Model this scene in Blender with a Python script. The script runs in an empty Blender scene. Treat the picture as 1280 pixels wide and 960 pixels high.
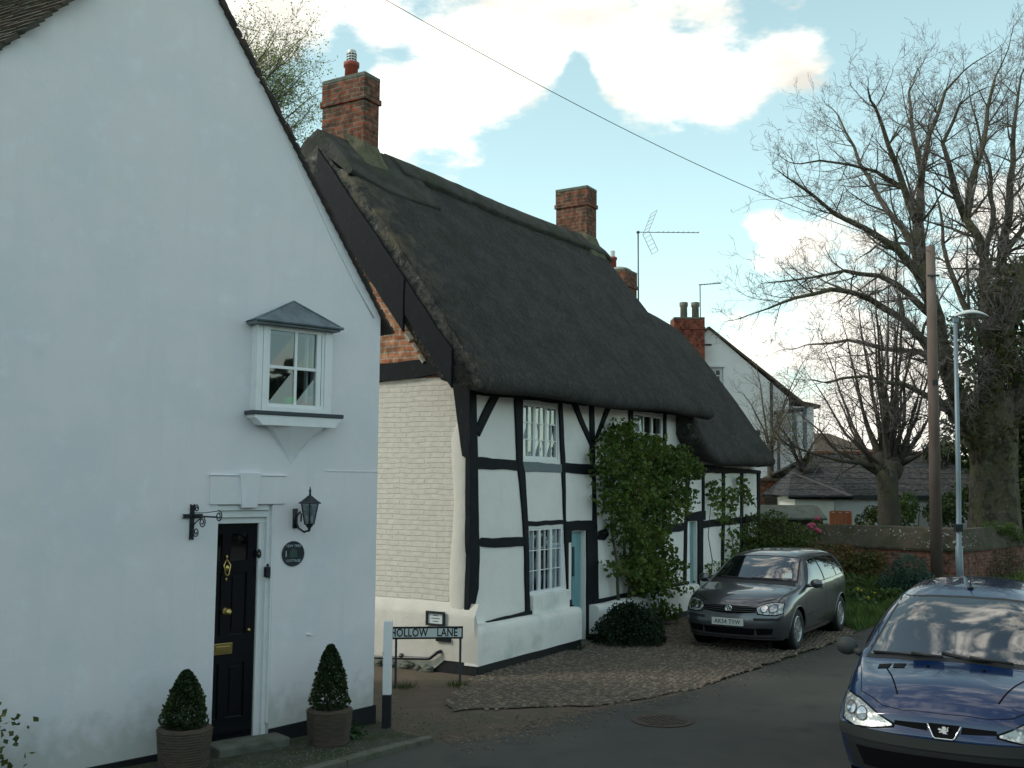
import bpy, bmesh, math, random
import numpy as np
from mathutils import Vector, Matrix, noise as mnoise
from mathutils.bvhtree import BVHTree

random.seed(7)
S = bpy.context.scene
COL = S.collection
R = math.radians

# ---------------------------------------------------------------- camera
FPX, EYE = 1300.0, 2.6
PITCH, ROLL = math.atan(126 / 1300), 0.0065
cam_d = bpy.data.cameras.new('camera')
cam = bpy.data.objects.new('camera', cam_d)
COL.objects.link(cam)
cam_d.sensor_width = 36
cam_d.lens = FPX / 1280 * 36
cam_d.clip_end = 2000
CM = (Matrix.Rotation(math.pi / 2 + PITCH, 3, 'X') @ Matrix.Rotation(ROLL, 3, 'Z'))
cam.matrix_world = Matrix.Translation((0, 0, EYE)) @ CM.to_4x4()
S.camera = cam

# ---------------------------------------------------------------- light
SUN_EL, SUN_AZ = R(40), R(-94)          # azimuth from +Y, negative = left
wld = bpy.data.worlds.new('World')
S.world = wld
wld.use_nodes = True
nt = wld.node_tree
for n in list(nt.nodes):
    nt.nodes.remove(n)

def wn(t, **k):
    n = nt.nodes.new(t)
    for a, v in k.items():
        setattr(n, a, v)
    return n

def wmath(op, a, b=None, c=None, clamp=False):
    n = wn('ShaderNodeMath', operation=op)
    n.use_clamp = clamp
    for i, v in enumerate((a, b, c)):
        if v is None:
            continue
        if isinstance(v, (int, float)):
            n.inputs[i].default_value = v
        else:
            nt.links.new(v, n.inputs[i])
    return n.outputs[0]

def cam_dir(px, py):
    return (CM @ Vector(((px - 640) / FPX, -(py - 480) / FPX, -1))).normalized()

sky = wn('ShaderNodeTexSky', sky_type='NISHITA')
sky.sun_disc = False
sky.sun_elevation = SUN_EL
sky.sun_rotation = SUN_AZ
sky.air_density = 1.0
sky.dust_density = 0.6
sky.ozone_density = 1.0
tc = wn('ShaderNodeTexCoord')
nrm = wn('ShaderNodeVectorMath', operation='NORMALIZE')
nt.links.new(tc.outputs['Generated'], nrm.inputs[0])
mp = wn('ShaderNodeMapping')
mp.inputs['Scale'].default_value = (1.0, 1.0, 2.1)
nt.links.new(nrm.outputs[0], mp.inputs['Vector'])
nz = wn('ShaderNodeTexNoise')
nz.inputs['Scale'].default_value = 3.6
nz.inputs['Detail'].default_value = 9
nz.inputs['Roughness'].default_value = 0.56
nz.inputs['Distortion'].default_value = 0.25
nt.links.new(mp.outputs[0], nz.inputs['Vector'])
nz2 = wn('ShaderNodeTexNoise')
nz2.inputs['Scale'].default_value = 7.0
nz2.inputs['Detail'].default_value = 6
nt.links.new(mp.outputs[0], nz2.inputs['Vector'])
# cloud banks: (direction given as where they stand in the sky, angular radius, weight)
acc = None
CL = [(560, 90, .055, .19), (630, 60, .06, .16), (610, 135, .05, .13), (690, 20, .06, .22), (460, 20, .04, .22), (800, 60, .06, .23), (880, 90, .06, .24), (960, 60, .05, .17), (1010, 90, .04, .18),
      (800, 120, .04, .20), (1040, 95, .045, .22), (1010, 60, .03, .15), (724, 75, .018, -.13), (718, 112, .020, -.20), (735, 160, .03, -.24), (655, 95, .016, -.16), (560, 170, .02, -.14), (500, 75, .02, -.18), (585, 40, .016, -.16), (850, 30, .016, -.16), (945, 20, .025, -.22), (980, 120, .018, -.12), (440, 60, .025, -.2), (910, 150, .03, .14), (330, 20, .05, .26), (300, 60, .04, .2), (490, 130, .035, .18), (790, 207, .026, .24), (960, 287, .035, .25), (1030, 290, .035, .22), (930, 430, .028, .26),
      (1080, 310, .03, .16), (560, 180, .03, .12), (820, 345, .022, .14), (890, 362, .022, .15), (1250, 250, .05, .14), (1050, 420, .06, .18), (620, 180, .02, .10),
      (1100, 560, .10, .25), (1190, 60, .09, -.22), (740, 260, .06, -.30), (860, 250, .05, -.22), (405, 90, .035, -.26), (380, 150, .03, -.2), (520, 20, .03, -.14),
      (1120, 180, .07, -.16), (700, 195, .045, -.22), (900, 200, .05, -.22), (640, 225, .05, -.20), (1070, 30, .04, -.20), (610, 165, .012, -.06), (725, 90, .02, -.20), (850, 330, .05, -.15), (940, 370, .03, -.14), (450, 80, .02, -.12), (1030, 230, .05, -.14), (850, 420, .04, -.1)]
for px, py, rad, wt in CL:
    d = cam_dir(px, py)
    sub = wn('ShaderNodeVectorMath', operation='DISTANCE')
    nt.links.new(nrm.outputs[0], sub.inputs[0])
    sub.inputs[1].default_value = d
    q = wmath('DIVIDE', sub.outputs['Value'], rad)
    q = wmath('MULTIPLY', q, q)
    q = wmath('MULTIPLY', q, -1.0)
    q = wmath('EXPONENT', q)
    q = wmath('MULTIPLY', q, wt)
    acc = q if acc is None else wmath('ADD', acc, q)
nz3 = wn('ShaderNodeTexNoise')
nz3.inputs['Scale'].default_value = 13
nz3.inputs['Detail'].default_value = 10
nz3.inputs['Roughness'].default_value = .62
nt.links.new(mp.outputs[0], nz3.inputs['Vector'])
den = wmath('ADD', nz.outputs['Fac'], acc)
den = wmath('ADD', den, wmath('MULTIPLY', wmath('SUBTRACT', nz3.outputs['Fac'], .5), .78))
spz = wn('ShaderNodeSeparateXYZ')
nt.links.new(nrm.outputs[0], spz.inputs[0])
den = wmath('ADD', den, wmath('MULTIPLY', wmath('SUBTRACT', spz.outputs[2], .62, clamp=True), .38))
cr = wn('ShaderNodeMapRange', interpolation_type='SMOOTHSTEP')
nt.links.new(den, cr.inputs['Value'])
cr.inputs['From Min'].default_value = 0.52
cr.inputs['From Max'].default_value = 0.74
cb = wn('ShaderNodeMapRange')
nt.links.new(nz2.outputs['Fac'], cb.inputs['Value'])
cb.inputs['From Min'].default_value = 0.36
cb.inputs['From Max'].default_value = 0.60
cb.inputs['To Min'].default_value = 5.6
cb.inputs['To Max'].default_value = 10.0
cc = wn('ShaderNodeVectorMath', operation='SCALE')
cc.inputs[0].default_value = (1.04, 1.0, 0.90)
nt.links.new(cb.outputs[0], cc.inputs['Scale'])
tint = wn('ShaderNodeMix', data_type='RGBA', blend_type='MULTIPLY')
tint.inputs['Factor'].default_value = 1.0
nt.links.new(sky.outputs[0], tint.inputs[6])
tint.inputs[7].default_value = (1.15, 1.05, 0.80, 1)
lift = wn('ShaderNodeMix', data_type='RGBA', blend_type='ADD')
lift.inputs['Factor'].default_value = 1.0
nt.links.new(tint.outputs[2], lift.inputs[6])
lift.inputs[7].default_value = (2.3, 3.9, 3.7, 1)
hz = wmath('SUBTRACT', 1.18, wmath('MULTIPLY', wmath('MAXIMUM', spz.outputs[2], 0.0), 1.25), clamp=True)
lsc = wn('ShaderNodeVectorMath', operation='SCALE')
lsc.inputs[0].default_value = (2.5, 3.9, 3.8)
nt.links.new(hz, lsc.inputs['Scale'])
nt.links.new(lsc.outputs[0], lift.inputs[7])
mx = wn('ShaderNodeMix', data_type='RGBA')
nt.links.new(cr.outputs[0], mx.inputs['Factor'])
nt.links.new(lift.outputs[2], mx.inputs[6])
nt.links.new(cc.outputs[0], mx.inputs[7])
bg = wn('ShaderNodeBackground')
bg.inputs['Strength'].default_value = 0.10
nt.links.new(mx.outputs[2], bg.inputs['Color'])
wo = wn('ShaderNodeOutputWorld')
nt.links.new(bg.outputs[0], wo.inputs['Surface'])

sun_d = bpy.data.lights.new('sun', 'SUN')
sun_d.energy = 1.3
sun_d.angle = R(14)
sun_d.color = (1, .94, .84)
sun = bpy.data.objects.new('sun', sun_d)
COL.objects.link(sun)
sd = Vector((math.sin(SUN_AZ) * math.cos(SUN_EL), math.cos(SUN_AZ) * math.cos(SUN_EL), math.sin(SUN_EL)))
sun.rotation_euler = sd.to_track_quat('Z', 'Y').to_euler()
sun.location = (0, 0, 30)

S.view_settings.view_transform = 'Standard'
S.view_settings.look = 'None'
S.view_settings.gamma = 1
S.view_settings.use_curve_mapping = False
S.view_settings.exposure = 0.60
S.cycles.max_bounces = 6
S.cycles.transparent_max_bounces = 16

# ---------------------------------------------------------------- measuring helpers
def ray(px, py):
    return CM @ Vector(((px - 640) / FPX, -(py - 480) / FPX, -1))

def gnd(px, py, z=0.0):
    d = ray(px, py)
    return Vector((0, 0, EYE)) + d * ((z - EYE) / d.z)

def at_y(px, py, Y):
    d = ray(px, py)
    return Vector((0, 0, EYE)) + d * (Y / d.y)

class Frame:
    """local X runs along a wall (angle a from +Y), local Y into the building"""
    def __init__(s, o, a):
        s.o = Vector((o[0], o[1], 0)); s.a = a
        s.X = Vector((math.sin(a), math.cos(a), 0)); s.Y = Vector((-math.cos(a), math.sin(a), 0))
    def hy(s, px, py, y=0.0):
        d = ray(px, py); c = Vector((0, 0, EYE)) - s.o
        p = c + d * ((y - c.dot(s.Y)) / d.dot(s.Y))
        return p.dot(s.X), p.z
    def hx(s, px, py, x=0.0):
        d = ray(px, py); c = Vector((0, 0, EYE)) - s.o
        p = c + d * ((x - c.dot(s.X)) / d.dot(s.X))
        return p.dot(s.Y), p.z
    def w(s, x, y, z):
        return s.o + s.X * x + s.Y * y + Vector((0, 0, z))
    def loc(s, p):
        q = Vector(p) - s.o
        return Vector((q.dot(s.X), q.dot(s.Y), q.z))
    def empty(s, name, label, cat, group=None):
        e = bpy.data.objects.new(name, None); COL.objects.link(e)
        e.location = s.o; e.rotation_euler = (0, 0, math.pi / 2 - s.a)
        e.empty_display_size = .2
        return tag(e, label, cat, group)

def tag(o, label=None, cat=None, group=None, kind=None):
    if label: o['label'] = label
    if cat: o['category'] = cat
    if group: o['group'] = group
    if kind: o['kind'] = kind
    return o

def thing(name, label, cat, loc=(0, 0, 0), rz=0.0, group=None):
    e = bpy.data.objects.new(name, None); COL.objects.link(e)
    e.location = loc; e.rotation_euler = (0, 0, rz); e.empty_display_size = .2
    return tag(e, label, cat, group)

def copy_tree(o, parent=None):
    c = o.copy(); COL.objects.link(c); c.parent = parent
    for ch in [x for x in COL.objects if x.parent == o]:
        copy_tree(ch, c)
    return c

# ---------------------------------------------------------------- mesh builder
class MB:
    def __init__(s):
        s.v = []; s.f = []
    def add(s, vs, fs):
        n = len(s.v); s.v += [tuple(v) for v in vs]; s.f += [tuple(i + n for i in f) for f in fs]
    def box(s, x0, x1, y0, y1, z0, z1, M=None):
        vs = [Vector((x, y, z)) for x in (x0, x1) for y in (y0, y1) for z in (z0, z1)]
        if M: vs = [M @ v for v in vs]
        s.add(vs, [(0, 1, 3, 2), (4, 6, 7, 5), (0, 4, 5, 1), (2, 3, 7, 6), (0, 2, 6, 4), (1, 5, 7, 3)])
    def prism(s, poly, d0, d1, axis='y'):
        """poly in 2D extruded from d0 to d1. axis y: (x,z); axis x: (y,z); axis z: (x,y)"""
        def P(p, d):
            return (p[0], d, p[1]) if axis == 'y' else (d, p[0], p[1]) if axis == 'x' else (p[0], p[1], d)
        n = len(poly)
        s.add([P(p, d0) for p in poly] + [P(p, d1) for p in poly],
              [tuple(range(n))[::-1], tuple(range(n, 2 * n))] + [(i, (i + 1) % n, n + (i + 1) % n, n + i) for i in range(n)])
    def tube(s, pts, rad, n=6, cap=True):
        pts = [Vector(p) for p in pts]
        if not isinstance(rad, (list, tuple)): rad = [rad] * len(pts)
        t0 = (pts[1] - pts[0]).normalized()
        up = Vector((0, 0, 1)) if abs(t0.z) < .9 else Vector((1, 0, 0))
        a = t0.cross(up).normalized()
        rings = []
        for i, p in enumerate(pts):
            t = (pts[min(i + 1, len(pts) - 1)] - pts[max(i - 1, 0)])
            if t.length < 1e-9: t = t0.copy()
            t.normalize()
            a = (a - t * a.dot(t))
            if a.length < 1e-6: a = t.orthogonal()
            a.normalize(); b = t.cross(a)
            rings.append([p + (a * math.cos(2 * math.pi * k / n) + b * math.sin(2 * math.pi * k / n)) * rad[i] for k in range(n)])
        vs = [v for r in rings for v in r]
        fs = [(i * n + k, i * n + (k + 1) % n, (i + 1) * n + (k + 1) % n, (i + 1) * n + k) for i in range(len(pts) - 1) for k in range(n)]
        if cap:
            fs += [tuple(range(n))[::-1], tuple((len(pts) - 1) * n + k for k in range(n))]
        s.add(vs, fs)
    def lathe(s, prof, n=24, M=None):
        """prof (r,z) around Z"""
        vs = [Vector((r * math.cos(2 * math.pi * k / n), r * math.sin(2 * math.pi * k / n), z)) for r, z in prof for k in range(n)]
        if M: vs = [M @ v for v in vs]
        fs = [(i * n + k, i * n + (k + 1) % n, (i + 1) * n + (k + 1) % n, (i + 1) * n + k) for i in range(len(prof) - 1) for k in range(n)]
        s.add(vs, fs + [tuple(range(n))[::-1], tuple((len(prof) - 1) * n + k for k in range(n))])
    def ell(s, c, r, nu=12, nv=8, M=None):
        pr = [(math.sin(math.pi * i / nv), -math.cos(math.pi * i / nv)) for i in range(nv + 1)]
        vs = []
        for a, z in pr:
            for k in range(nu):
                t = 2 * math.pi * k / nu
                v = Vector((r[0] * a * math.cos(t), r[1] * a * math.sin(t), r[2] * z))
                if M: v = M @ v
                vs.append(v + Vector(c))
        s.add(vs, [(i * nu + k, i * nu + (k + 1) % nu, (i + 1) * nu + (k + 1) % nu, (i + 1) * nu + k) for i in range(nv) for k in range(nu)])
    def grid(s, rows):
        m = len(rows[0]); vs = [p for r in rows for p in r]
        s.add(vs, [(i * m + k, i * m + k + 1, (i + 1) * m + k + 1, (i + 1) * m + k) for i in range(len(rows) - 1) for k in range(m - 1)])
    def build(s, name, mat, parent=None, smooth=False, fix=True, bevel=0, weld=0):
        me = bpy.data.meshes.new(name)
        me.from_pydata(s.v, [], s.f)
        if fix or weld:
            bm = bmesh.new(); bm.from_mesh(me)
            if weld: bmesh.ops.remove_doubles(bm, verts=bm.verts, dist=weld)
            if fix: bmesh.ops.recalc_face_normals(bm, faces=bm.faces)
            bm.to_mesh(me); bm.free()
        if smooth:
            for p in me.polygons: p.use_smooth = True
        me.materials.append(mat)
        o = bpy.data.objects.new(name, me); COL.objects.link(o)
        o.parent = parent
        if bevel:
            b = o.modifiers.new('bevel', 'BEVEL'); b.width = bevel; b.segments = 2; b.limit_method = 'ANGLE'
        return o

def leaves(mb, pts, size, flat=0.0, normal=None, fold=.3):
    """folded leaf quads at the given points"""
    for p in pts:
        d = Vector((random.gauss(0, 1), random.gauss(0, 1), random.gauss(0, 1))).normalized()
        if normal is not None: d = (d * (1 - flat) + Vector(normal) * flat).normalized()
        a = d.orthogonal().normalized()
        a.rotate(Matrix.Rotation(random.uniform(0, 6.28), 3, d))
        b = d.cross(a)
        L = size * random.uniform(.6, 1.35); Wd = L * random.uniform(.32, .45)
        p = Vector(p)
        mb.add([p - a * L * .5, p + b * Wd + d * fold * Wd, p + a * L * .5, p - b * Wd + d * fold * Wd], [(0, 1, 2), (0, 2, 3)])

# ---------------------------------------------------------------- materials
def mat(name, col, rough=.8, metal=0, spec=.5, bump=None, var=None, coat=0, emit=None):
    """bump=(scale, strength, distance[, stretch xyz]); var=(scale, second colour, lo, hi[, stretch])"""
    m = bpy.data.materials.new(name); m.use_nodes = True
    t = m.node_tree; b = t.nodes['Principled BSDF']
    b.inputs['Base Color'].default_value = (*col, 1)
    b.inputs['Roughness'].default_value = rough
    b.inputs['Metallic'].default_value = metal
    b.inputs['Specular IOR Level'].default_value = spec
    if coat:
        b.inputs['Coat Weight'].default_value = coat; b.inputs['Coat Roughness'].default_value = .03
    t.nodes.new('ShaderNodeTexCoord').name = 'tc'
    def noise_(scale, st=(1, 1, 1), det=6, rough_=.6):
        mpn = t.nodes.new('ShaderNodeMapping'); mpn.inputs['Scale'].default_value = st
        t.links.new(t.nodes['tc'].outputs['Object'], mpn.inputs['Vector'])
        n = t.nodes.new('ShaderNodeTexNoise'); n.inputs['Scale'].default_value = scale
        n.inputs['Detail'].default_value = det; n.inputs['Roughness'].default_value = rough_
        t.links.new(mpn.outputs[0], n.inputs['Vector'])
        return n
    if var:
        vs = var if isinstance(var, list) else [var]
        cur = None
        for v in vs:
            n = noise_(v[0], v[4] if len(v) > 4 else (1, 1, 1))
            r = t.nodes.new('ShaderNodeMapRange'); r.interpolation_type = 'SMOOTHSTEP'
            r.inputs['From Min'].default_value = v[2]; r.inputs['From Max'].default_value = v[3]
            t.links.new(n.outputs['Fac'], r.inputs['Value'])
            mxx = t.nodes.new('ShaderNodeMix'); mxx.data_type = 'RGBA'
            t.links.new(r.outputs[0], mxx.inputs['Factor'])
            if cur is None: mxx.inputs[6].default_value = (*col, 1)
            else: t.links.new(cur, mxx.inputs[6])
            mxx.inputs[7].default_value = (*v[1], 1)
            cur = mxx.outputs[2]
        t.links.new(cur, b.inputs['Base Color'])
    if bump:
        bs = bump if isinstance(bump, list) else [bump]
        prev = None
        for q in bs:
            n = noise_(q[0], q[3] if len(q) > 3 else (1, 1, 1), 8)
            bn = t.nodes.new('ShaderNodeBump'); bn.inputs['Strength'].default_value = q[1]; bn.inputs['Distance'].default_value = q[2]
            t.links.new(n.outputs['Fac'], bn.inputs['Height'])
            if prev: t.links.new(prev, bn.inputs['Normal'])
            prev = bn.outputs[0]
        t.links.new(prev, b.inputs['Normal'])
    return m

def brick_mat(name, c1, c2, mortar, bw=.225, bh=.075, ms=.012, mode='xy', bump=.6, rough=.9, paint=False):
    m = bpy.data.materials.new(name); m.use_nodes = True
    t = m.node_tree; b = t.nodes['Principled BSDF']; b.inputs['Roughness'].default_value = rough
    b.inputs['Specular IOR Level'].default_value = .2
    tc_ = t.nodes.new('ShaderNodeTexCoord')
    sp = t.nodes.new('ShaderNodeSeparateXYZ'); t.links.new(tc_.outputs['Object'], sp.inputs[0])
    ad = t.nodes.new('ShaderNodeMath'); ad.operation = 'ADD'
    t.links.new(sp.outputs[0], ad.inputs[0]); t.links.new(sp.outputs[1], ad.inputs[1])
    cb_ = t.nodes.new('ShaderNodeCombineXYZ'); t.links.new(ad.outputs[0], cb_.inputs[0]); t.links.new(sp.outputs[2], cb_.inputs[1])
    # slight unevenness of the courses
    n0 = t.nodes.new('ShaderNodeTexNoise'); n0.inputs['Scale'].default_value = 2.5
    t.links.new(tc_.outputs['Object'], n0.inputs['Vector'])
    sc = t.nodes.new('ShaderNodeVectorMath'); sc.operation = 'SCALE'; sc.inputs['Scale'].default_value = .05
    t.links.new(n0.outputs['Color'], sc.inputs[0])
    av = t.nodes.new('ShaderNodeVectorMath'); t.links.new(cb_.outputs[0], av.inputs[0]); t.links.new(sc.outputs[0], av.inputs[1])
    br = t.nodes.new('ShaderNodeTexBrick')
    br.inputs['Scale'].default_value = 1; br.inputs['Brick Width'].default_value = bw; br.inputs['Row Height'].default_value = bh
    br.inputs['Mortar Size'].default_value = ms; br.inputs['Mortar Smooth'].default_value = .3; br.inputs['Bias'].default_value = 0
    br.inputs['Color1'].default_value = (*c1, 1); br.inputs['Color2'].default_value = (*c2, 1); br.inputs['Mortar'].default_value = (*mortar, 1)
    t.links.new(av.outputs[0], br.inputs['Vector'])
    n1 = t.nodes.new('ShaderNodeTexNoise'); n1.inputs['Scale'].default_value = 9; n1.inputs['Detail'].default_value = 8
    t.links.new(tc_.outputs['Object'], n1.inputs['Vector'])
    mr = t.nodes.new('ShaderNodeMapRange'); mr.inputs['From Min'].default_value = .35; mr.inputs['From Max'].default_value = .7
    mr.inputs['To Min'].default_value = .92 if paint else .45; mr.inputs['To Max'].default_value = 1.03 if paint else 1.35
    t.links.new(n1.outputs['Fac'], mr.inputs['Value'])
    vm = t.nodes.new('ShaderNodeVectorMath'); vm.operation = 'SCALE'
    t.links.new(br.outputs['Color'], vm.inputs[0]); t.links.new(mr.outputs[0], vm.inputs['Scale'])
    t.links.new(vm.outputs[0], b.inputs['Base Color'])
    mh = t.nodes.new('ShaderNodeMath'); mh.operation = 'MULTIPLY_ADD'
    t.links.new(br.outputs['Fac'], mh.inputs[0]); mh.inputs[1].default_value = -1
    t.links.new(n1.outputs['Fac'], mh.inputs[2])
    bn = t.nodes.new('ShaderNodeBump'); bn.inputs['Strength'].default_value = bump; bn.inputs['Distance'].default_value = .012
    t.links.new(mh.outputs[0], bn.inputs['Height']); t.links.new(bn.outputs[0], b.inputs['Normal'])
    return m

def leaf_mat(name, c1, c2, rough=.55, c3=None):
    m = mat(name, c1, rough, spec=.3, var=[(1.7, c2, .4, .62)] + ([(6, c3, .55, .7)] if c3 else []))
    t = m.node_tree; b = t.nodes['Principled BSDF']
    out = t.nodes['Material Output']
    tr = t.nodes.new('ShaderNodeBsdfTranslucent')
    src = b.inputs['Base Color'].links[0].from_socket
    t.links.new(src, tr.inputs['Color'])
    ms = t.nodes.new('ShaderNodeMixShader'); ms.inputs[0].default_value = .3
    t.links.new(b.outputs[0], ms.inputs[1]); t.links.new(tr.outputs[0], ms.inputs[2]); t.links.new(ms.outputs[0], out.inputs['Surface'])
    return m

def pane_mat(name, tintc=(.75, .82, .84), refl=.22):
    m = bpy.data.materials.new(name); m.use_nodes = True
    t = m.node_tree; t.nodes.remove(t.nodes['Principled BSDF'])
    tr = t.nodes.new('ShaderNodeBsdfTransparent'); tr.inputs[0].default_value = (*tintc, 1)
    gl = t.nodes.new('ShaderNodeBsdfGlossy'); gl.inputs['Roughness'].default_value = .02; gl.inputs['Color'].default_value = (.85, .92, .95, 1)
    tcn = t.nodes.new('ShaderNodeTexCoord')
    n = t.nodes.new('ShaderNodeTexNoise'); n.inputs['Scale'].default_value = 2.2
    t.links.new(tcn.outputs['Object'], n.inputs['Vector'])
    bn = t.nodes.new('ShaderNodeBump'); bn.inputs['Strength'].default_value = .06; bn.inputs['Distance'].default_value = .01
    t.links.new(n.outputs['Fac'], bn.inputs['Height']); t.links.new(bn.outputs[0], gl.inputs['Normal'])
    ms = t.nodes.new('ShaderNodeMixShader'); ms.inputs[0].default_value = refl
    t.links.new(tr.outputs[0], ms.inputs[1]); t.links.new(gl.outputs[0], ms.inputs[2])
    t.links.new(ms.outputs[0], t.nodes['Material Output'].inputs['Surface'])
    return m

M = {}
M['render'] = mat('white_render', (.78, .765, .80), .85, spec=.2, bump=[(3, .12, .05), (40, .25, .004), (150, .2, .002)],
                  var=[(1.1, (.71, .735, .78), .4, .7), (4, (.80, .81, .86), .5, .75), (2.3, (.66, .69, .70), .62, .85), (2.0, (.745, .745, .785), .50, .72, (3.2, 3.2, .22)), (14, (.64, .65, .66), .66, .8)])
# splash-back dirt near the foot of the rendered wall
_t = M['render'].node_tree; _b = _t.nodes['Principled BSDF']; _src = _b.inputs['Base Color'].links[0].from_socket
_sp = _t.nodes.new('ShaderNodeSeparateXYZ'); _t.links.new(_t.nodes['tc'].outputs['Object'], _sp.inputs[0])
_n = _t.nodes.new('ShaderNodeTexNoise'); _n.inputs['Scale'].default_value = 7; _n.inputs['Detail'].default_value = 8; _t.links.new(_t.nodes['tc'].outputs['Object'], _n.inputs['Vector'])
_a = _t.nodes.new('ShaderNodeMath'); _a.operation = 'MULTIPLY_ADD'; _t.links.new(_n.outputs['Fac'], _a.inputs[0]); _a.inputs[1].default_value = -.9; _t.links.new(_sp.outputs[2], _a.inputs[2])
_r = _t.nodes.new('ShaderNodeMapRange'); _t.links.new(_a.outputs[0], _r.inputs['Value']); _r.inputs['From Min'].default_value = .12; _r.inputs['From Max'].default_value = -.22; _r.inputs['To Max'].default_value = .55
_x = _t.nodes.new('ShaderNodeMix'); _x.data_type = 'RGBA'; _t.links.new(_r.outputs[0], _x.inputs['Factor']); _t.links.new(_src, _x.inputs[6]); _x.inputs[7].default_value = (.40, .42, .38, 1)
_t.links.new(_x.outputs[2], _b.inputs['Base Color'])
M['render_smooth'] = mat('painted_plaster', (.77, .78, .82), .7, spec=.25, bump=[(4, .12, .02)], var=(2.5, (.60, .68, .70), .5, .8))
M['panel'] = mat('limewashed_panel', (.86, .85, .825), .88, spec=.15, bump=[(2.2, .5, .05), (25, .25, .006)],
                 var=[(1.4, (.80, .795, .77), .42, .7), (9, (.62, .64, .61), .62, .85)])
M['plinth_white'] = mat('painted_plinth', (.84, .835, .81), .85, spec=.15, bump=[(2.0, .5, .06), (30, .3, .006)],
                        var=[(2, (.60, .66, .62), .45, .75), (7, (.42, .45, .40), .68, .85)])
M['cream_plaster'] = mat('cream_painted_plaster', (.62, .61, .56), .85, spec=.15, bump=[(2.5, .5, .05), (30, .25, .006)],
                         var=[(2, (.57, .56, .50), .45, .75), (6, (.45, .44, .37), .68, .85)])
M['cream_brick'] = brick_mat('cream_painted_brick', (.68, .66, .59), (.66, .64, .575), (.645, .62, .555), bump=.8, paint=True)
M['red_brick'] = brick_mat('old_red_brick', (.46, .17, .09), (.50, .27, .16), (.45, .38, .30), bw=.24, bh=.085)
M['chimney_brick'] = brick_mat('sooty_red_brick', (.235, .075, .045), (.085, .055, .04), (.15, .13, .10), bw=.23, bh=.08)
M['orange_brick'] = brick_mat('orange_brick', (.30, .10, .05), (.20, .075, .04), (.19, .15, .12))
M['old_wall_brick'] = brick_mat('weathered_wall_brick', (.27, .10, .07), (.17, .085, .062), (.17, .145, .12), bw=.24, bh=.08)
M['black_timber'] = mat('tarred_timber', (.006, .009, .013), .7, spec=.2, bump=[(30, .5, .006, (1, 1, .15))], var=[(8, (.014, .018, .023), .5, .8), (26, (.04, .045, .05), .62, .76, (1, 1, .3))])
M['timber_grey'] = mat('weathered_grey_board', (.16, .20, .22), .8, bump=(20, .4, .004))
M['black_paint'] = mat('black_tar_paint', (.006, .008, .012), .55, bump=(12, .5, .01))
M['gloss_black'] = mat('gloss_black_paint', (.006, .007, .010), .18, spec=.5)
M['white_paint'] = mat('white_gloss_paint', (.80, .82, .84), .4, var=(5, (.66, .72, .74), .5, .8))
M['duck_paint'] = mat('duck_egg_paint', (.17, .38, .42), .5, var=(5, (.15, .34, .38), .45, .7))
M['iron'] = mat('black_iron', (.008, .012, .018), .4, spec=.5)
M['brass'] = mat('brass', (.55, .42, .16), .3, 1)
M['lead'] = mat('sheet_lead', (.17, .21, .24), .6, .2, bump=(8, .3, .02), var=[(4, (.10, .13, .15), .4, .7)])
M['slate_dark'] = mat('dark_slate_edge', (.04, .05, .065), .6)
M['stone'] = mat('worn_stone', (.12, .13, .11), .9, bump=(15, .5, .01), var=(6, (.07, .08, .06), .4, .7))
M['interior'] = mat('dark_interior', (.03, .032, .035), .9)
M['curtain'] = mat('white_curtain', (.72, .76, .80), .9, bump=(6, 1, .05, (6, 6, .3)))
M['pane'] = pane_mat('window_glass', refl=.14)
M['pane_bright'] = pane_mat('old_window_glass', refl=.22)
M['pane_dark'] = pane_mat('shaded_glass', (.5, .55, .58), .14)
M['mortar'] = mat('lime_mortar', (.42, .40, .34), .9, bump=(20, .8, .02), var=(10, (.28, .24, .2), .5, .7))
M['flaunching'] = mat('mossy_cement_fillet', (.11, .105, .07), .95, bump=(14, .7, .02), var=[(6, (.06, .07, .03), .4, .65)])
M['terracotta'] = mat('terracotta_pot', (.30, .06, .035), .7, var=(8, (.20, .05, .035), .4, .7))
M['buff_pot'] = mat('weathered_buff_pot', (.20, .19, .15), .85, var=(8, (.10, .10, .09), .4, .7))
M['zinc'] = mat('zinc_cowl', (.5, .5, .48), .4, .7)
M['galv'] = mat('galvanised_steel', (.17, .22, .25), .5, .3, var=(6, (.17, .24, .28), .4, .7))
M['alu'] = mat('aerial_aluminium', (.16, .17, .19), .5, .6)
M['sign_white'] = mat('sign_white', (.66, .73, .74), .45)
M['glass_frost'] = mat('dull_lantern_glass', (.20, .22, .22), .2, spec=.6)
M['wood_planter'] = mat('weathered_planter_wood', (.10, .075, .055), .85, bump=(20, .6, .01, (1, 1, 6)), var=(5, (.06, .05, .04), .4, .7, (1, 1, 6)))
M['soil'] = mat('soil', (.03, .022, .015), 1)
M['bark'] = mat('grey_brown_bark', (.105, .09, .07), .95, bump=[(5, 1, .12, (2, 2, .5)), (18, .8, .04)], var=[(1.5, (.10, .10, .05), .4, .6), (4, (.05, .045, .03), .45, .62), (9, (.17, .15, .12), .56, .68)])
M['bark_dark'] = mat('dark_bark', (.05, .042, .035), .95, bump=(12, .9, .04), var=(2, (.07, .07, .035), .45, .7))
M['twig'] = mat('bare_twigs', (.17, .145, .14), .9)
M['pole_wood'] = mat('pole_wood', (.125, .095, .08), .85, bump=(30, .6, .01, (1, 1, .06)), var=[(3, (.085, .06, .05), .4, .7, (1, 1, .3)), (1.2, (.20, .185, .16), .5, .8, (1, 1, .25))])
M['slate'] = None

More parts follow.
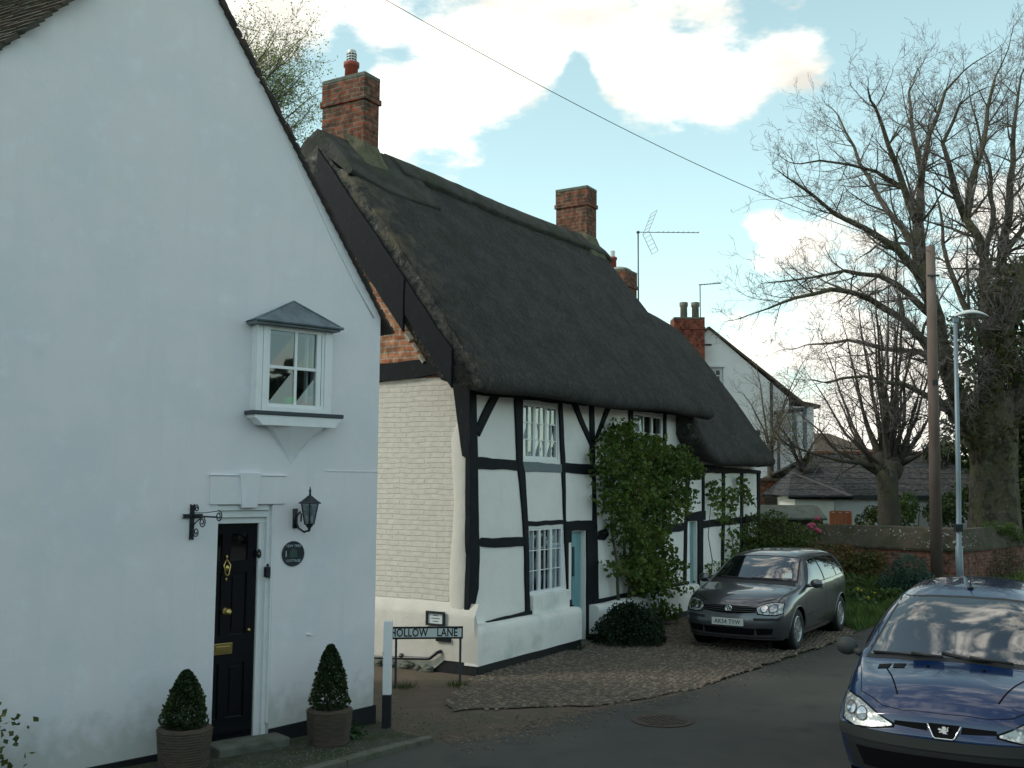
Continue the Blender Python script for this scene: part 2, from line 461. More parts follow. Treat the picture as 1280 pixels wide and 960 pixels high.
# ================================================================ GROUND
def sheet(name, pts, z, m, label=None, kind='structure', sub=0):
    bm = bmesh.new()
    vs = [bm.verts.new((p[0], p[1], z)) for p in pts]
    f = bm.faces.new(vs); bmesh.ops.triangulate(bm, faces=[f])
    bmesh.ops.recalc_face_normals(bm, faces=bm.faces)
    if bm.faces[:][0].normal.z < 0: bmesh.ops.reverse_faces(bm, faces=bm.faces)
    me = bpy.data.meshes.new(name); bm.to_mesh(me); bm.free(); me.materials.append(m)
    o = bpy.data.objects.new(name, me); COL.objects.link(o)
    return tag(o, label, None, None, kind)

m_earth = mat('earth', (.05, .045, .03), .95, bump=(3, .6, .05), var=[(.6, (.035, .045, .02), .4, .65), (5, (.06, .05, .04), .5, .7)])
m_asph = mat('asphalt', (.056, .058, .053), .88, spec=.25, bump=[(220, .5, .004), (9, .25, .012)],
             var=[(.35, (.072, .073, .066), .42, .62), (1.6, (.039, .044, .043), .50, .72), (90, (.085, .088, .078), .56, .72), (.8, (.075, .067, .056), .60, .8)])
m_lane = mat('brown_lane_surface', (.110, .086, .069), .92, spec=.2, bump=[(60, .6, .01), (6, .4, .02)],
             var=[(1.3, (.09, .082, .058), .42, .65), (4, (.135, .10, .083), .5, .7), (60, (.14, .12, .10), .58, .72)])
m_pave = mat('mossy_pavement', (.06, .062, .048), .95, spec=.2, bump=[(50, .6, .01)], var=[(3, (.035, .05, .022), .42, .62), (9, (.085, .08, .065), .52, .7), (40, (.12, .11, .09), .6, .72)])
m_kerb = mat('kerb_stone', (.11, .11, .085), .9, bump=(30, .5, .006), var=(5, (.06, .07, .04), .45, .7))
m_cob = mat('cobble_stone', (.165, .135, .105), .8, spec=.3, bump=(25, .5, .01),
            var=[(8, (.095, .08, .064), .45, .55), (14, (.27, .225, .175), .54, .66), (11, (.15, .09, .068), .6, .7)])
m_cobbed = mat('cobble_bed', (.072, .062, .048), .95, bump=(30, .6, .01), var=[(2, (.045, .05, .028), .5, .7), (25, (.09, .08, .065), .58, .7)])

sheet('ground', [(-150, -80), (150, -80), (150, 900), (-150, 900)], -.03, m_earth)
G = lambda px, py: tuple(gnd(px, py)[:2])
edge = [(560, 929), (600, 925), (644, 916), (675, 908), (707, 899), (741, 888), (813, 876), (872, 862), (923, 844), (982, 827), (1035, 808), (1072, 790)]
vedge = [(1092, 783), (1115, 776), (1140, 769), (1190, 761), (1280, 750)]
K0, K1 = Vector(gnd(420, 960)), Vector(gnd(541, 927))
kd = (K1 - K0).normalized()
K2 = K0 - kd * 9
road = [tuple(K2[:2]), tuple(K1[:2])] + [G(*p) for p in edge] + [G(*p) for p in vedge] + [(34, 36), (60, 40), (60, -40), (-30, -40)]
sheet('road', road, 0.0, m_asph)
lane = [tuple(K2[:2]), tuple((K1 - kd * .02)[:2])] + [G(*p) for p in edge[:8]] + [(5, 18), (3, 19), (-14, 28), (-22, 22), (-6, 3)]
sheet('lane', [(p[0], p[1]) for p in lane], -.012, m_lane)

# cobbled forecourt
cob_poly0 = [G(*p) for p in [(556, 876), (566, 889), (615, 886), (660, 884), (741, 882), (813, 872), (872, 859), (923, 841), (982, 823), (1035, 805), (1070, 790)]] + \
           [(8.3, 22.6), (8.0, 28), (5.2, 26.2), (-.46, 14.5)]
cob_poly = []
for i in range(len(cob_poly0)):
    a_, b_ = Vector((*cob_poly0[i], 0)), Vector((*cob_poly0[(i + 1) % len(cob_poly0)], 0)); n_ = max(1, int((b_ - a_).length / .12))
    for k in range(n_):
        p_ = a_.lerp(b_, k / n_); w_ = mnoise.noise_vector(p_ * 3.1) * .07 + mnoise.noise_vector(p_ * 9) * .04
        cob_poly.append((p_.x + (w_.x if i < 11 else 0), p_.y + (w_.y if i < 11 else 0)))
sheet('cobble_bed', cob_poly, .004, m_cobbed)

def inpoly(x, y, P):
    c = False; j = len(P) - 1
    for i in range(len(P)):
        if (P[i][1] > y) != (P[j][1] > y) and x < (P[j][0] - P[i][0]) * (y - P[i][1]) / (P[j][1] - P[i][1]) + P[i][0]: c = not c
        j = i
    return c

mb = MB()
x = -1.5
while x < 9:
    y = 11.5
    while y < 23.5:
        xx = x + random.uniform(-.018, .018) + (.04 if int(y / .1) % 2 else 0); yy = y + random.uniform(-.018, .018)
        if inpoly(xx + .10 * mnoise.noise(Vector((xx * 2.5, yy * 2.5, 4))), yy + .10 * mnoise.noise(Vector((xx * 2.5, yy * 2.5, 8))), cob_poly) and random.random() > .05 + (.35 if mnoise.noise(Vector((xx * .7, yy * .7, 0))) > .42 else 0):
            a = random.uniform(0, 3.14); ra = random.uniform(.036, .056); rb = ra * random.uniform(.6, .85); h = random.uniform(.005, .014)
            n = 6; vs = []
            for r_, hh in ((1, -.01), (.8, h * .75), (.4, h)):
                for k in range(n):
                    t = 2 * math.pi * k / n
                    u, v = ra * r_ * math.cos(t), rb * r_ * math.sin(t)
                    vs.append((xx + u * math.cos(a) - v * math.sin(a), yy + u * math.sin(a) + v * math.cos(a), .005 + hh))
            mb.add(vs, [(i * n + k, i * n + (k + 1) % n, (i + 1) * n + (k + 1) % n, (i + 1) * n + k) for i in range(2) for k in range(n)] + [tuple(2 * n + k for k in range(n))])
        y += .092
    x += .083
tag(mb.build('cobbles', m_cob, None, True, fix=False), 'worn rounded cobbles set in the forecourt of the thatched cottages', None, None, 'structure')

# raised mossy pavement with a kerb in front of the left house
perp = Vector((-kd.y, kd.x, 0))
pv = [K2, K1 - kd * .05, K1 + perp * .5 - kd * .05, gnd(487, 912), gnd(466, 905) + Vector((-.1, .2, 0)), Vector((-12, 3, 0)), K2 + perp * 3]
mb = MB(); mb.prism([(p.x, p.y) for p in pv], -.02, .04, 'z')
tag(mb.build('pavement', m_pave), None, None, None, 'structure')
mb = MB()
d0 = 0.0
L = (K1 - K2).length
while d0 < L - .05:
    l = min(random.uniform(.7, .95), L - d0)
    a, b = K2 + kd * d0, K2 + kd * (d0 + l - .012)
    j = random.uniform(-.006, .006)
    q = [a - perp * (.03 + j), b - perp * (.03 + j), b + perp * .09, a + perp * .09]
    mb.prism([(p.x, p.y) for p in q], -.02, .058 + j, 'z'); d0 += l
tag(mb.build('kerb', m_kerb, None, bevel=.008), None, None, None, 'structure')
# loose grit and litter along the foot of the pavement
mb = MB()
for i in range(900):
    t = random.random(); p = K0 - kd * 1.5 + kd * (t * 4) + perp * abs(random.gauss(0, .5))
    r_ = random.uniform(.004, .016)
    if p.x > -1.2 and p.y > 12: continue
    mb.ell((p.x, p.y, .043), (r_, r_ * .8, r_ * .6), 5, 3)
tag(mb.build('grit', m_kerb, None, fix=False), 'loose grit lying on the mossy pavement', 'grit', None, 'stuff')

# grit and small stones strayed on to the road edge
mb = MB()
for i in range(1500):
    k = random.randrange(len(edge) - 1); a_, b_ = Vector((*G(*edge[k]), 0)), Vector((*G(*edge[k + 1]), 0)); p_ = a_.lerp(b_, random.random())
    dn = Vector((b_.y - a_.y, a_.x - b_.x, 0)).normalized(); p_ += dn * random.gauss(.0, .22); r_ = random.uniform(.004, .014)
    mb.ell((p_.x, p_.y, .004), (r_ * 1.2, r_, r_ * .6), 5, 3)
tag(mb.build('road_grit', m_cob, None, fix=False), 'stray grit and small stones along the edge of the grey road', 'grit', None, 'stuff')

# round drain cover in the road
dc = gnd(828, 901)
mb = MB(); mb.lathe([(.0, .004), (.34, .004), (.34, .010), (.31, .010), (.30, .006), (0, .006)], 32)
tk = thing('manhole_cover', 'rusty brown drain cover set in the grey road', 'manhole cover', (dc.x, dc.y, 0), R(20))
m_cover = mat('rusty_iron', (.060, .045, .038), .85, .2, bump=(30, .5, .01), var=(6, (.05, .045, .04), .45, .7))
mb.build('rim', m_cover, tk)
mb = MB()
for i in range(-4, 5):
    for j in range(-4, 5):
        if (i * i + j * j) < 15: mb.box(i * .066 - .024, i * .066 + .024, j * .066 - .024, j * .066 + .024, .004, .013)
mb.build('tread_plate', m_cover, tk)

# ================================================================ generic building helpers
def wall_holes(mb, x0, x1, z0, z1, holes, y, depth=.12, axis='y'):
    """flat wall with rectangular holes and reveals that run inwards by depth"""
    xs = sorted({x0, x1, *[h[0] for h in holes], *[h[1] for h in holes]})
    zs = sorted({z0, z1, *[h[2] for h in holes], *[h[3] for h in holes]})
    for i in range(len(xs) - 1):
        for j in range(len(zs) - 1):
            cx, cz = (xs[i] + xs[i + 1]) / 2, (zs[j] + zs[j + 1]) / 2
            if any(h[0] < cx < h[1] and h[2] < cz < h[3] for h in holes): continue
            mb.add([(xs[i], y, zs[j]), (xs[i + 1], y, zs[j]), (xs[i + 1], y, zs[j + 1]), (xs[i], y, zs[j + 1])], [(0, 1, 2, 3)])
    for a, b, c, d in holes:
        q = [(a, c), (b, c), (b, d), (a, d)]
        for k in range(4):
            p, r_ = q[k], q[(k + 1) % 4]
            mb.add([(p[0], y, p[1]), (r_[0], y, r_[1]), (r_[0], y + depth, r_[1]), (p[0], y + depth, p[1])], [(3, 2, 1, 0)])

def window(parent, x0, x1, z0, z1, y, lights, cols, rows, fw=.045, bw=.018, pane=None, curtain=False, dark=True, opened=None, label=None, back=.35):
    """casement window: outer frame, `lights` sashes each cols x rows panes; opened = index of a sash standing proud"""
    mb = MB(); pn = MB()
    mb.box(x0, x1, y - .02, y + .06, z0, z0 + fw); mb.box(x0, x1, y - .02, y + .06, z1 - fw, z1)
    mb.box(x0, x0 + fw, y - .018, y + .06, z0 + fw, z1 - fw); mb.box(x1 - fw, x1, y - .018, y + .06, z0 + fw, z1 - fw)
    wl = (x1 - x0 - 2 * fw) / lights
    for L_ in range(lights):
        a, b = x0 + fw + L_ * wl, x0 + fw + (L_ + 1) * wl
        yo = y - .035 if opened == L_ else y
        s = fw * .75
        mb.box(a + .002, a + s, yo - .006, yo + .035, z0 + fw, z1 - fw); mb.box(b - s, b - .002, yo - .006, yo + .035, z0 + fw, z1 - fw)
        mb.box(a + s, b - s, yo - .005, yo + .034, z0 + fw, z0 + fw + s); mb.box(a + s, b - s, yo - .005, yo + .034, z1 - fw - s, z1 - fw)
        ia, ib, ic, id_ = a + s, b - s, z0 + fw + s, z1 - fw - s
        for c in range(1, cols):
            xc = ia + (ib - ia) * c / cols; mb.box(xc - bw / 2, xc + bw / 2, yo, yo + .026, ic, id_)
        for r_ in range(1, rows):
            zc = ic + (id_ - ic) * r_ / rows; mb.box(ia, ib, yo + .003, yo + .029, zc - bw / 2, zc + bw / 2)
        for c in range(cols):
            for r_ in range(rows):
                pa = ia + (ib - ia) * c / cols; pb = ia + (ib - ia) * (c + 1) / cols
                pc = ic + (id_ - ic) * r_ / rows; pd = ic + (id_ - ic) * (r_ + 1) / rows
                t1, t2 = random.uniform(-.006, .006), random.uniform(-.006, .006)
                pn.add([(pa, yo + .016 + t1, pc), (pb, yo + .016 - t1, pc), (pb, yo + .016 + t2, pd), (pa, yo + .016 - t2, pd)], [(0, 1, 2, 3)])
    w = mb.build('window', M['white_paint'], parent)
    if label: w['label'] = label
    pn.build('pane', pane or M['pane'], w, fix=False)
    if curtain:
        for (ca, cb_) in curtain:
            rows_ = []
            n = max(6, int((cb_ - ca) * 60))
            for z in (z0 + .02, z1 - .02):
                rows_.append([(x0 + (x1 - x0) * 0 + ca + (cb_ - ca) * k / n, y + .10 + .018 * math.sin(k * 1.3) + random.uniform(-.003, .003), z) for k in range(n + 1)])
            c = MB(); c.grid(rows_); c.build('curtain', M['curtain'], w, True, fix=False)
    if dark:
        bk = MB(); e = .01
        bk.add([(x0 + e, y + .05, z0 + e), (x1 - e, y + .05, z0 + e), (x1 - e, y + .05, z1 - e), (x0 + e, y + .05, z1 - e),
                (x0 - .3, y + back, z0 - .3), (x1 + .3, y + back, z0 - .3), (x1 + .3, y + back, z1 + .2), (x0 - .3, y + back, z1 + .2)],
               [(0, 1, 5, 4), (1, 2, 6, 5), (2, 3, 7, 6), (3, 0, 4, 7), (4, 5, 6, 7)])
        bk.build('dark_room', M['interior'], w, fix=False)
    return w

def wobble_poly(pts, step=.12, amp=.012):
    out = []
    for i in range(len(pts)):
        a, b = Vector((pts[i][0], pts[i][1])), Vector((pts[(i + 1) % len(pts)][0], pts[(i + 1) % len(pts)][1]))
        n = max(1, int((b - a).length / step))
        for k in range(n):
            p = a.lerp(b, k / n)
            w = mnoise.noise_vector(Vector((p.x * 3.1, p.y * 3.1, 3.3)))
            out.append((p.x + w.x * amp, p.y + w.y * amp))
    return out

def text(body, size, m, parent, mw, extrude=.002, align='CENTER', space=1.0, name='lettering', sx=1.0, bold=0.0):
    c = bpy.data.curves.new(name, 'FONT'); c.body = body; c.size = size; c.extrude = extrude
    c.align_x = align; c.align_y = 'CENTER'; c.space_character = space; c.materials.append(m)
    c.resolution_u = 3
    c.offset = bold
    tmp = bpy.data.objects.new(name + '_curve', c)
    me = bpy.data.meshes.new_from_object(tmp); me.materials.clear(); me.materials.append(m)
    bpy.data.objects.remove(tmp); bpy.data.curves.remove(c)
    o = bpy.data.objects.new(name, me); COL.objects.link(o); o.parent = parent
    o.matrix_local = mw @ Matrix.Diagonal((sx, 1, 1, 1))
    return o

def facing_my(x, y, z):
    """text that stands on a wall and faces local -Y"""
    return Matrix.Translation((x, y, z)) @ Matrix.Rotation(math.pi / 2, 4, 'X')

def facing_mx(x, y, z):
    return Matrix.Translation((x, y, z)) @ Matrix.Rotation(-math.pi / 2, 4, 'Z') @ Matrix.Rotation(math.pi / 2, 4, 'X')

def tile_slope(mb, A, B, d, length, gauge=.105, thick=.028, seg=.17, jit=.02, nrm_hint=None):
    """plain tiles laid in courses from eave point A up to B; courses run along d"""
    A, B, d = Vector(A), Vector(B), Vector(d).normalized()
    r_ = (B - A).normalized(); n = d.cross(r_).normalized()
    if nrm_hint is not None and n.dot(Vector(nrm_hint)) < 0: n = -n
    L = (B - A).length; k = 0; pos = 0
    while pos < L:
        off = random.uniform(-jit, jit); s = off
        while s < length:
            e = min(s + seg * random.uniform(.95, 1.0), length)
            j, j2 = random.uniform(-.006, .008), random.uniform(-.012, .004)
            p0 = A + r_ * (pos + j2) + d * s; p1 = A + r_ * (pos + j2) + d * e
            q0 = A + r_ * min(pos + gauge * 1.6, L) + d * s; q1 = A + r_ * min(pos + gauge * 1.6, L) + d * e
            up = n * (thick * 1.5 + j); lo = n * (thick * .35 + j)
            mb.add([p0 + lo, p1 + lo, q1 - n * thick * .5, q0 - n * thick * .5, p0 + up, p1 + up, q1 + lo, q0 + lo],
                   [(0, 1, 2, 3), (4, 5, 6, 7), (0, 1, 5, 4), (1, 2, 6, 5), (2, 3, 7, 6), (3, 0, 4, 7)])
            s += seg
        pos += gauge; k += 1
    return mb

m_tile = mat('old_clay_tiles', (.085, .068, .055), .9, bump=[(14, .7, .015)],
             var=[(6, (.055, .058, .05), .42, .6), (2.5, (.07, .085, .05), .5, .7), (9, (.13, .12, .06), .60, .72)])
m_tile_dark = mat('dark_verge_tiles', (.04, .035, .032), .9, bump=(14, .7, .015), var=(8, (.08, .05, .04), .5, .65))

# ================================================================ LEFT WHITE HOUSE
h1 = Frame(gnd(466, 909), R(49))
H1 = h1.empty('white_house', 'white rendered gable house filling the left of the view with a black front door', 'house')
P1 = lambda px, py, y=0: h1.hy(px, py, y)
dx0, dx1, dz1 = P1(271, 700)[0], P1(341, 700)[0], P1(306, 631)[1]
bay_h = (P1(331, 450)[0], P1(414, 450)[0], P1(336, 508)[1], P1(336, 412)[1])
mb = MB()
wall_holes(mb, -5.95, 0, 0, 4.2, [(dx0, dx1, .0, dz1), (bay_h[0], bay_h[1], bay_h[2] - .0, bay_h[3])], 0, .24)
apx, apz = -2.48, 8.13
HD = 3.4
mb.add([(-5.95, 0, 4.2), (0, 0, 4.2), (0, 0, 4.44), (-.05, 0, 4.53), (apx, 0, apz), (-5.95, 0, 4.23)], [(0, 1, 2, 3, 4, 5)])
mb.add([(0, 0, 0), (0, HD, 0), (0, HD, 4.44), (0, 0, 4.44)], [(0, 1, 2, 3)])
mb.add([(-5.95, 0, 0), (-5.95, 0, 4.23), (-7.2, HD, 4.23), (-7.2, HD, 0)], [(0, 1, 2, 3)])
mb.add([(-7.2, HD, 0), (0, HD, 0), (0, HD, 4.4), (apx, HD, apz - .1), (-7.2, HD, 4.2)], [(0, 1, 2, 3, 4)])
wl = mb.build('wall', M['render'], H1)
# faint raised fillet of render that follows the right-hand verge
mb = MB()
pts = [P1(*p) for p in [(470, 398), (445, 352), (415, 292), (380, 215), (345, 140), (310, 62), (281, 0)]]
pts.append((pts[-1][0] - .4, pts[-1][1] + .62))
mb.tube([(p[0] - .03, -.004, p[1]) for p in pts], .009, 5)
mb.build('verge_fillet', M['render_smooth'], wl, True)
mb = MB()
for x0, x1 in ((-5.95, P1(206, 900)[0]), (P1(206, 900)[0], dx0), (dx1, -.002)):
    za = lambda x: .23 + x * .055
    mb.prism([(x0, -.02), (x1, -.02), (x1, za(x1)), (x0, max(za(x0), .0))], -.022, .004, 'y')
mb.box(-.01, .022, -.022, HD, -.02, .235)
mb.build('plinth', M['black_paint'], H1)
# roofs
mb = MB()
tile_slope(mb, (.13, -.05, 4.27), (apx - .03, -.05, apz + .04), (0, 1, 0), HD + .1, seg=HD + .2, thick=.020, jit=.008, nrm_hint=(1, 0, 1))
rf = mb.build('roof', m_tile_dark, H1)
# slightly ragged verge: tile ends
mb = MB()
A_, B_ = Vector((.13, 0, 4.27)), Vector((apx, 0, apz + .03)); rr = (B_ - A_).normalized(); nn = Vector((-rr.z, 0, rr.x)) * -1
if nn.x < 0: nn = -nn
q = 0
while q < (B_ - A_).length:
    if random.random() > .12:
        l = random.uniform(.07, .11); o_ = random.uniform(-.012, .02)
        p0 = A_ + rr * q; p1 = A_ + rr * (q + l)
        y0 = -.052 - random.uniform(0, .018)
        mb.add([Vector((p.x, y, p.z)) + nn * h for p in (p0, p1) for y in (y0, .1) for h in (-.005 + o_ * .4, .022 + o_ * .4)],
               [(0, 1, 3, 2), (4, 6, 7, 5), (0, 4, 5, 1), (2, 3, 7, 6), (0, 2, 6, 4), (1, 5, 7, 3)])
    q += .105
tag(mb.build('verge_tiles', m_tile_dark, rf), None, None, None, 'stuff')
mb = MB()
dl = Vector((-.37, .93, 0)).normalized()
a0, b0 = Vector((-6.1, 0, 4.06)), Vector((apx - .03, 0, apz + .0))
tile_slope(mb, a0 - dl * .10, b0 - dl * .10, dl, 3.4, gauge=.092, thick=.03, seg=.165, jit=.06, nrm_hint=(-1, -.5, 1))
rf2 = mb.build('roof', m_tile, H1)
mb = MB()
n_ = dl.cross((b0 - a0).normalized());
if n_.z < 0: n_ = -n_
p = [a0 + dl * .01, b0 + dl * .01, b0 + dl * 3.2, a0 + dl * 3.2]
mb.add([v - n_ * .02 for v in p] + [v - n_ * .05 for v in p], [(0, 1, 2, 3), (4, 5, 6, 7), (0, 1, 5, 4), (2, 3, 7, 6), (1, 2, 6, 5), (3, 0, 4, 7)])
mb.build('roof_boarding', M['black_paint'], rf2)
# lintel with keystone
mb = MB()
lx0, lx1 = P1(262, 610)[0], P1(356, 610)[0]; lz = P1(306, 595)[1]
mb.box(lx0, lx1, -.018, .004, dz1 + .004, lz)
mb.box(lx0 - .01, lx1 + .01, -.028, .004, lz, lz + .014)
kx0, kx1 = P1(299, 610)[0], P1(323, 610)[0]
mb.prism([(kx0 + .02, dz1 - .03), (kx1 - .025, dz1 - .03), (kx1 + .01, lz + .035), (kx0 - .01, lz + .035)], -.045, .01, 'y')
mb.build('lintel', M['render'], H1, bevel=.006)
mb = MB()
cz = P1(440, 589)[1]
mb.box(P1(405, 589)[0], -.002, -.006, .004, cz - .006, cz + .004)
mb.build('string_ridge', M['render'], wl)
# door, frame, step
yd = .13
fx0, fx1 = dx0 + .001, dx1 - .001
D = lambda px, py: h1.hy(px, py, yd)
jx = D(318, 800)[0]; jl = jx - .66
dtop = D(300, 654)[1]; dbot = .10
mb = MB()
mb.box(jx, dx1 - .03, .10, .22, .05, dtop + .03); mb.box(dx1 - .05, dx1 - .001, .05, .12, .05, dz1 - .002)
mb.box(dx1 - .018, dx1 - .001, .0, .05, .22, dz1 - .003)
mb.box(dx0, dx1 - .03, .09, .22, dtop, dtop + .06)
mb.box(dx0, dx1 - .05, .05, .20, dtop + .061, dtop + .13); mb.box(dx0, dx1 - .05, .02, .20, dtop + .13, dz1 - .003)
mb.box(jx + .03, jx + .045, .092, .1, .05, dtop - .01)
df = mb.build('door_frame', M['white_paint'], H1, bevel=.005)
mb = MB()
x0, x1 = jl, jx - .002
st = .10
pan = [(D(0, 0)[0], 0)]
zg0, zg1 = D(300, 700)[1], D(300, 667)[1]
zl0, zl1 = D(280, 822)[1], D(280, 802)[1]
zm0, zm1 = zl1 + .06, zg0 - .12
mid = (x0 + x1) / 2
# stiles and rails around two lights and four panels
cols_ = [(x0 + st, mid - .045), (mid + .045, x1 - st)]
rows_ = [(.30, zl0 - .06), (zm0, zm1), (zg0, zg1)]
holes = [(a, b, c, d) for a, b in cols_ for c, d in rows_]
wall_holes(mb, x0, x1, dbot, dtop, holes, yd, .03)
mb.box(x0, x1, yd + .06, yd + .07, dbot, dtop)
for i, (a, b, c, d) in enumerate(holes):
    if (c, d) != rows_[2]:
        mb.box(a, b, yd + .022, yd + .03, c, d); mb.box(a + .035, b - .035, yd + .008, yd + .022, c + .04, d - .04)
door = mb.build('door', M['gloss_black'], H1)
mb = MB()
for a, b, c, d in holes:
    if (c, d) == rows_[2]: mb.add([(a, yd + .02, c), (b, yd + .02, c), (b, yd + .02, d), (a, yd + .02, d)], [(0, 1, 2, 3)])
mb.build('pane', M['pane_dark'], door, fix=False)
mb = MB()
kx, kz = D(282, 710)
mb.ell((kx, yd - .03, kz), (.022, .02, .035)); mb.tube([(kx, yd - .02, kz + .09), (kx - .035, yd - .035, kz + .03), (kx - .018, yd - .04, kz - .06), (kx, yd - .04, kz - .075), (kx + .018, yd - .04, kz - .06), (kx + .035, yd - .035, kz + .03), (kx, yd - .02, kz + .09)], .007)
mb.ell((kx, yd - .02, kz + .11), (.012, .012, .02)); mb.ell((kx, yd - .02, kz - .11), (.012, .012, .018))
mb.build('door_knocker', M['brass'], door, True)
mb = MB(); kx, kz = D(282, 764)
mb.lathe([(.0, 0), (.036, 0), (.036, .008), (.014, .012), (.012, .04), (.028, .05), (.034, .065), (.026, .08), (0, .086)], 16, Matrix.Translation((kx, yd, kz)) @ Matrix.Rotation(math.pi / 2, 4, 'X'))
mb.build('door_knob', M['brass'], door, True)
mb = MB(); kx, kz = D(279, 811)
mb.box(kx - .11, kx + .09, yd - .014, yd, kz - .055, kz + .055); mb.box(kx - .085, kx + .065, yd - .022, yd - .014, kz - .028, kz + .028)
mb.build('letterbox', M['brass'], door, bevel=.004)
mb = MB(); kx, kz = D(311, 787)
mb.lathe([(0, 0), (.018, 0), (.016, .012), (0, .014)], 12, Matrix.Translation((kx, yd, kz)) @ Matrix.Rotation(math.pi / 2, 4, 'X'))
mb.build('lock', M['brass'], door, True)
mb = MB()
sx0, sx1 = P1(256, 930)[0], P1(345, 920)[0]
mb.box(sx0, sx1, -.30, .0 - .001, .02, .125); mb.box(dx0 + .001, dx1 - .001, -.0, .24, .02, .095)
tag(mb.build('doorstep', M['stone'], H1, bevel=.02))

# bay window (oriel)
M['pane_oriel'] = pane_mat('oriel_glass', (.45, .50, .52), .12)
yb = -.13
B_ = lambda px, py: h1.hy(px, py, yb)
bx0, bx1 = B_(329, 460)[0], B_(411, 460)[0]; bz0, bz1 = B_(330, 513)[1], B_(365, 405)[1]
w = window(H1, bx0, bx1, bz0, bz1, yb + .02, 1, 2, 2, fw=.045, bw=.03, pane=M['pane_oriel'], dark=False, label='small square oriel casement')
mb = MB()
for xa, xb in ((bx0 - .065, bx0 - .003), (bx1 + .003, bx1 + .045)):
    mb.box(xa, xb, yb + .01, 0, bz0, bz1)
mb.box(bx0 - .065, bx1 + .045, yb + .02, 0, bz1 + .001, bz1 + .03)
mb.build('cheek', M['white_paint'], w)
mb = MB()
s0, s1 = h1.hy(316, 516, yb - .06)[0], h1.hy(430, 516, yb - .06)[0]
mb.box(s0, s1, yb - .06, -.001, bz0 - .045, bz0 - .004)
mb.build('sill', M['slate_dark'], w, bevel=.006)
mb = MB()
zz = bz0 - .046
mb.prism([(s0 + .03, zz), (s1 - .03, zz), (s1 - .03, zz - .03), (s1 - .06, zz - .045), (s1 - .09, zz - .10), (s0 + .12, zz - .10), (s0 + .06, zz - .04), (s0 + .03, zz - .03)], yb - .045, -.001, 'y')
mb.build('apron', M['white_paint'], w)
# plaster corbel: concave inverted half-pyramid running down to a point
tip = P1(364, 584)
rows_ = []
zc0 = zz - .10
for k in range(11):
    t = k / 10; e = (1 - t) ** 1.9
    xa = tip[0] + (s0 + .26 - tip[0]) * (1 - t) ** 1.3; xb = tip[0] + (s1 - .20 - tip[0]) * (1 - t) ** 1.5
    yy = -.001 + (yb - .04) * e; z = zc0 + (tip[1] - zc0) * t
    wv = .012 * math.sin(k * 1.9)
    rows_.append([(xa - .01, .002, z), (xa, yy * .6, z), (xa * .7 + xb * .3, yy, z), ((xa + xb) / 2, yy, z), (xb - .04 * (1 - t) + wv * .4, yy, z), (xb + wv, yy * .8, z), (xb + .01 + wv, .002, z)])
mb = MB(); mb.grid(rows_); mb.build('corbel', M['render_smooth'], w, False)
mb = MB()
e0, e1 = h1.hy(320, 402, yb - .10)[0], h1.hy(429, 404, yb - .10)[0]; ez = h1.hy(370, 404, yb - .1)[1]
ap = P1(366, 377)
mb.add([(e0, yb - .1, ez), (e1, yb - .1, ez), (e1, .004, ez), (e0, .004, ez), (ap[0] + .0, -.02, ap[1]), (ap[0], .004, ap[1])], [(0, 1, 4), (1, 2, 5, 4), (0, 4, 5, 3), (0, 3, 2, 1)])
mb.tube([(e0, yb - .1, ez), (e1, yb - .1, ez)], .016, 6); mb.tube([(e1, yb - .1, ez), (ap[0], -.02, ap[1])], .012, 6); mb.tube([(e0, yb - .1, ez), (ap[0], -.02, ap[1])], .010, 6)
mb.tube([(e1, yb - .1, ez), (e1, 0, ez)], .016, 6)
mb.box(e0 + .02, e1 - .02, yb - .08, 0, ez - .035, ez - .004)
mb.build('lead_roof', M['lead'], w)
# room behind
mb = MB()
mb.box(bay_h[0] - .6, -.04, .245, 2.4, 2.6, 4.3)
mb.box(bx0 - .003, bx1 + .003, yb + .07, -.001, bz0 - .002, bz0 + .012)
mb.build('dark_room', M['interior'], w, fix=False)
mb = MB(); mb.box(bx1 - .14, bx1 - .09, -.12, .0, bz0 + .02, bz1 - .03); mb.box(bx1 - .22, bx1 - .2, -.05, .0, bz0 + .02, bz1 - .03)
mb.build('inner_casement', M['white_paint'], w)
# things on the bay sill
gx, gz = h1.hy(361, 503, yb + .09)
tg = thing('plastic_tub', 'bright green plastic tub on the sill inside the oriel window', 'tub', tuple(h1.w(gx + .02, yb + .10, bz0 + .012)), math.pi / 2 - h1.a)
mb = MB(); mb.lathe([(0, 0), (.062, 0), (.064, .06), (.068, .062), (.07, .13), (.062, .145), (0, .15)], 20)
mb.build('lid', mat('bright_green_plastic', (.03, .62, .10), .4), tg, True)
gx, gz = h1.hy(384, 503, yb + .10)
tg = thing('ornament', 'small sitting doll ornament with dark hair inside the oriel window', 'ornament', tuple(h1.w(gx, yb + .09, bz0 + .012)), math.pi / 2 - h1.a)
mb = MB(); mb.ell((0, 0, .045), (.06, .04, .05)); mb.ell((-.05, -.02, .075), (.045, .02, .018)); mb.ell((.02, 0, .09), (.03, .025, .04))
mb.build('body', mat('tan_cloth', (.30, .22, .16), .9), tg, True)
mb = MB(); mb.ell((.022, -.005, .145), (.03, .028, .034)); mb.build('face', mat('doll_face', (.52, .42, .36), .7), tg, True)
mb = MB(); mb.ell((.026, .008, .165), (.036, .03, .03)); mb.ell((.045, .01, .135), (.018, .02, .045)); mb.build('hair', mat('dark_green_hair', (.02, .04, .035), .8), tg, True)

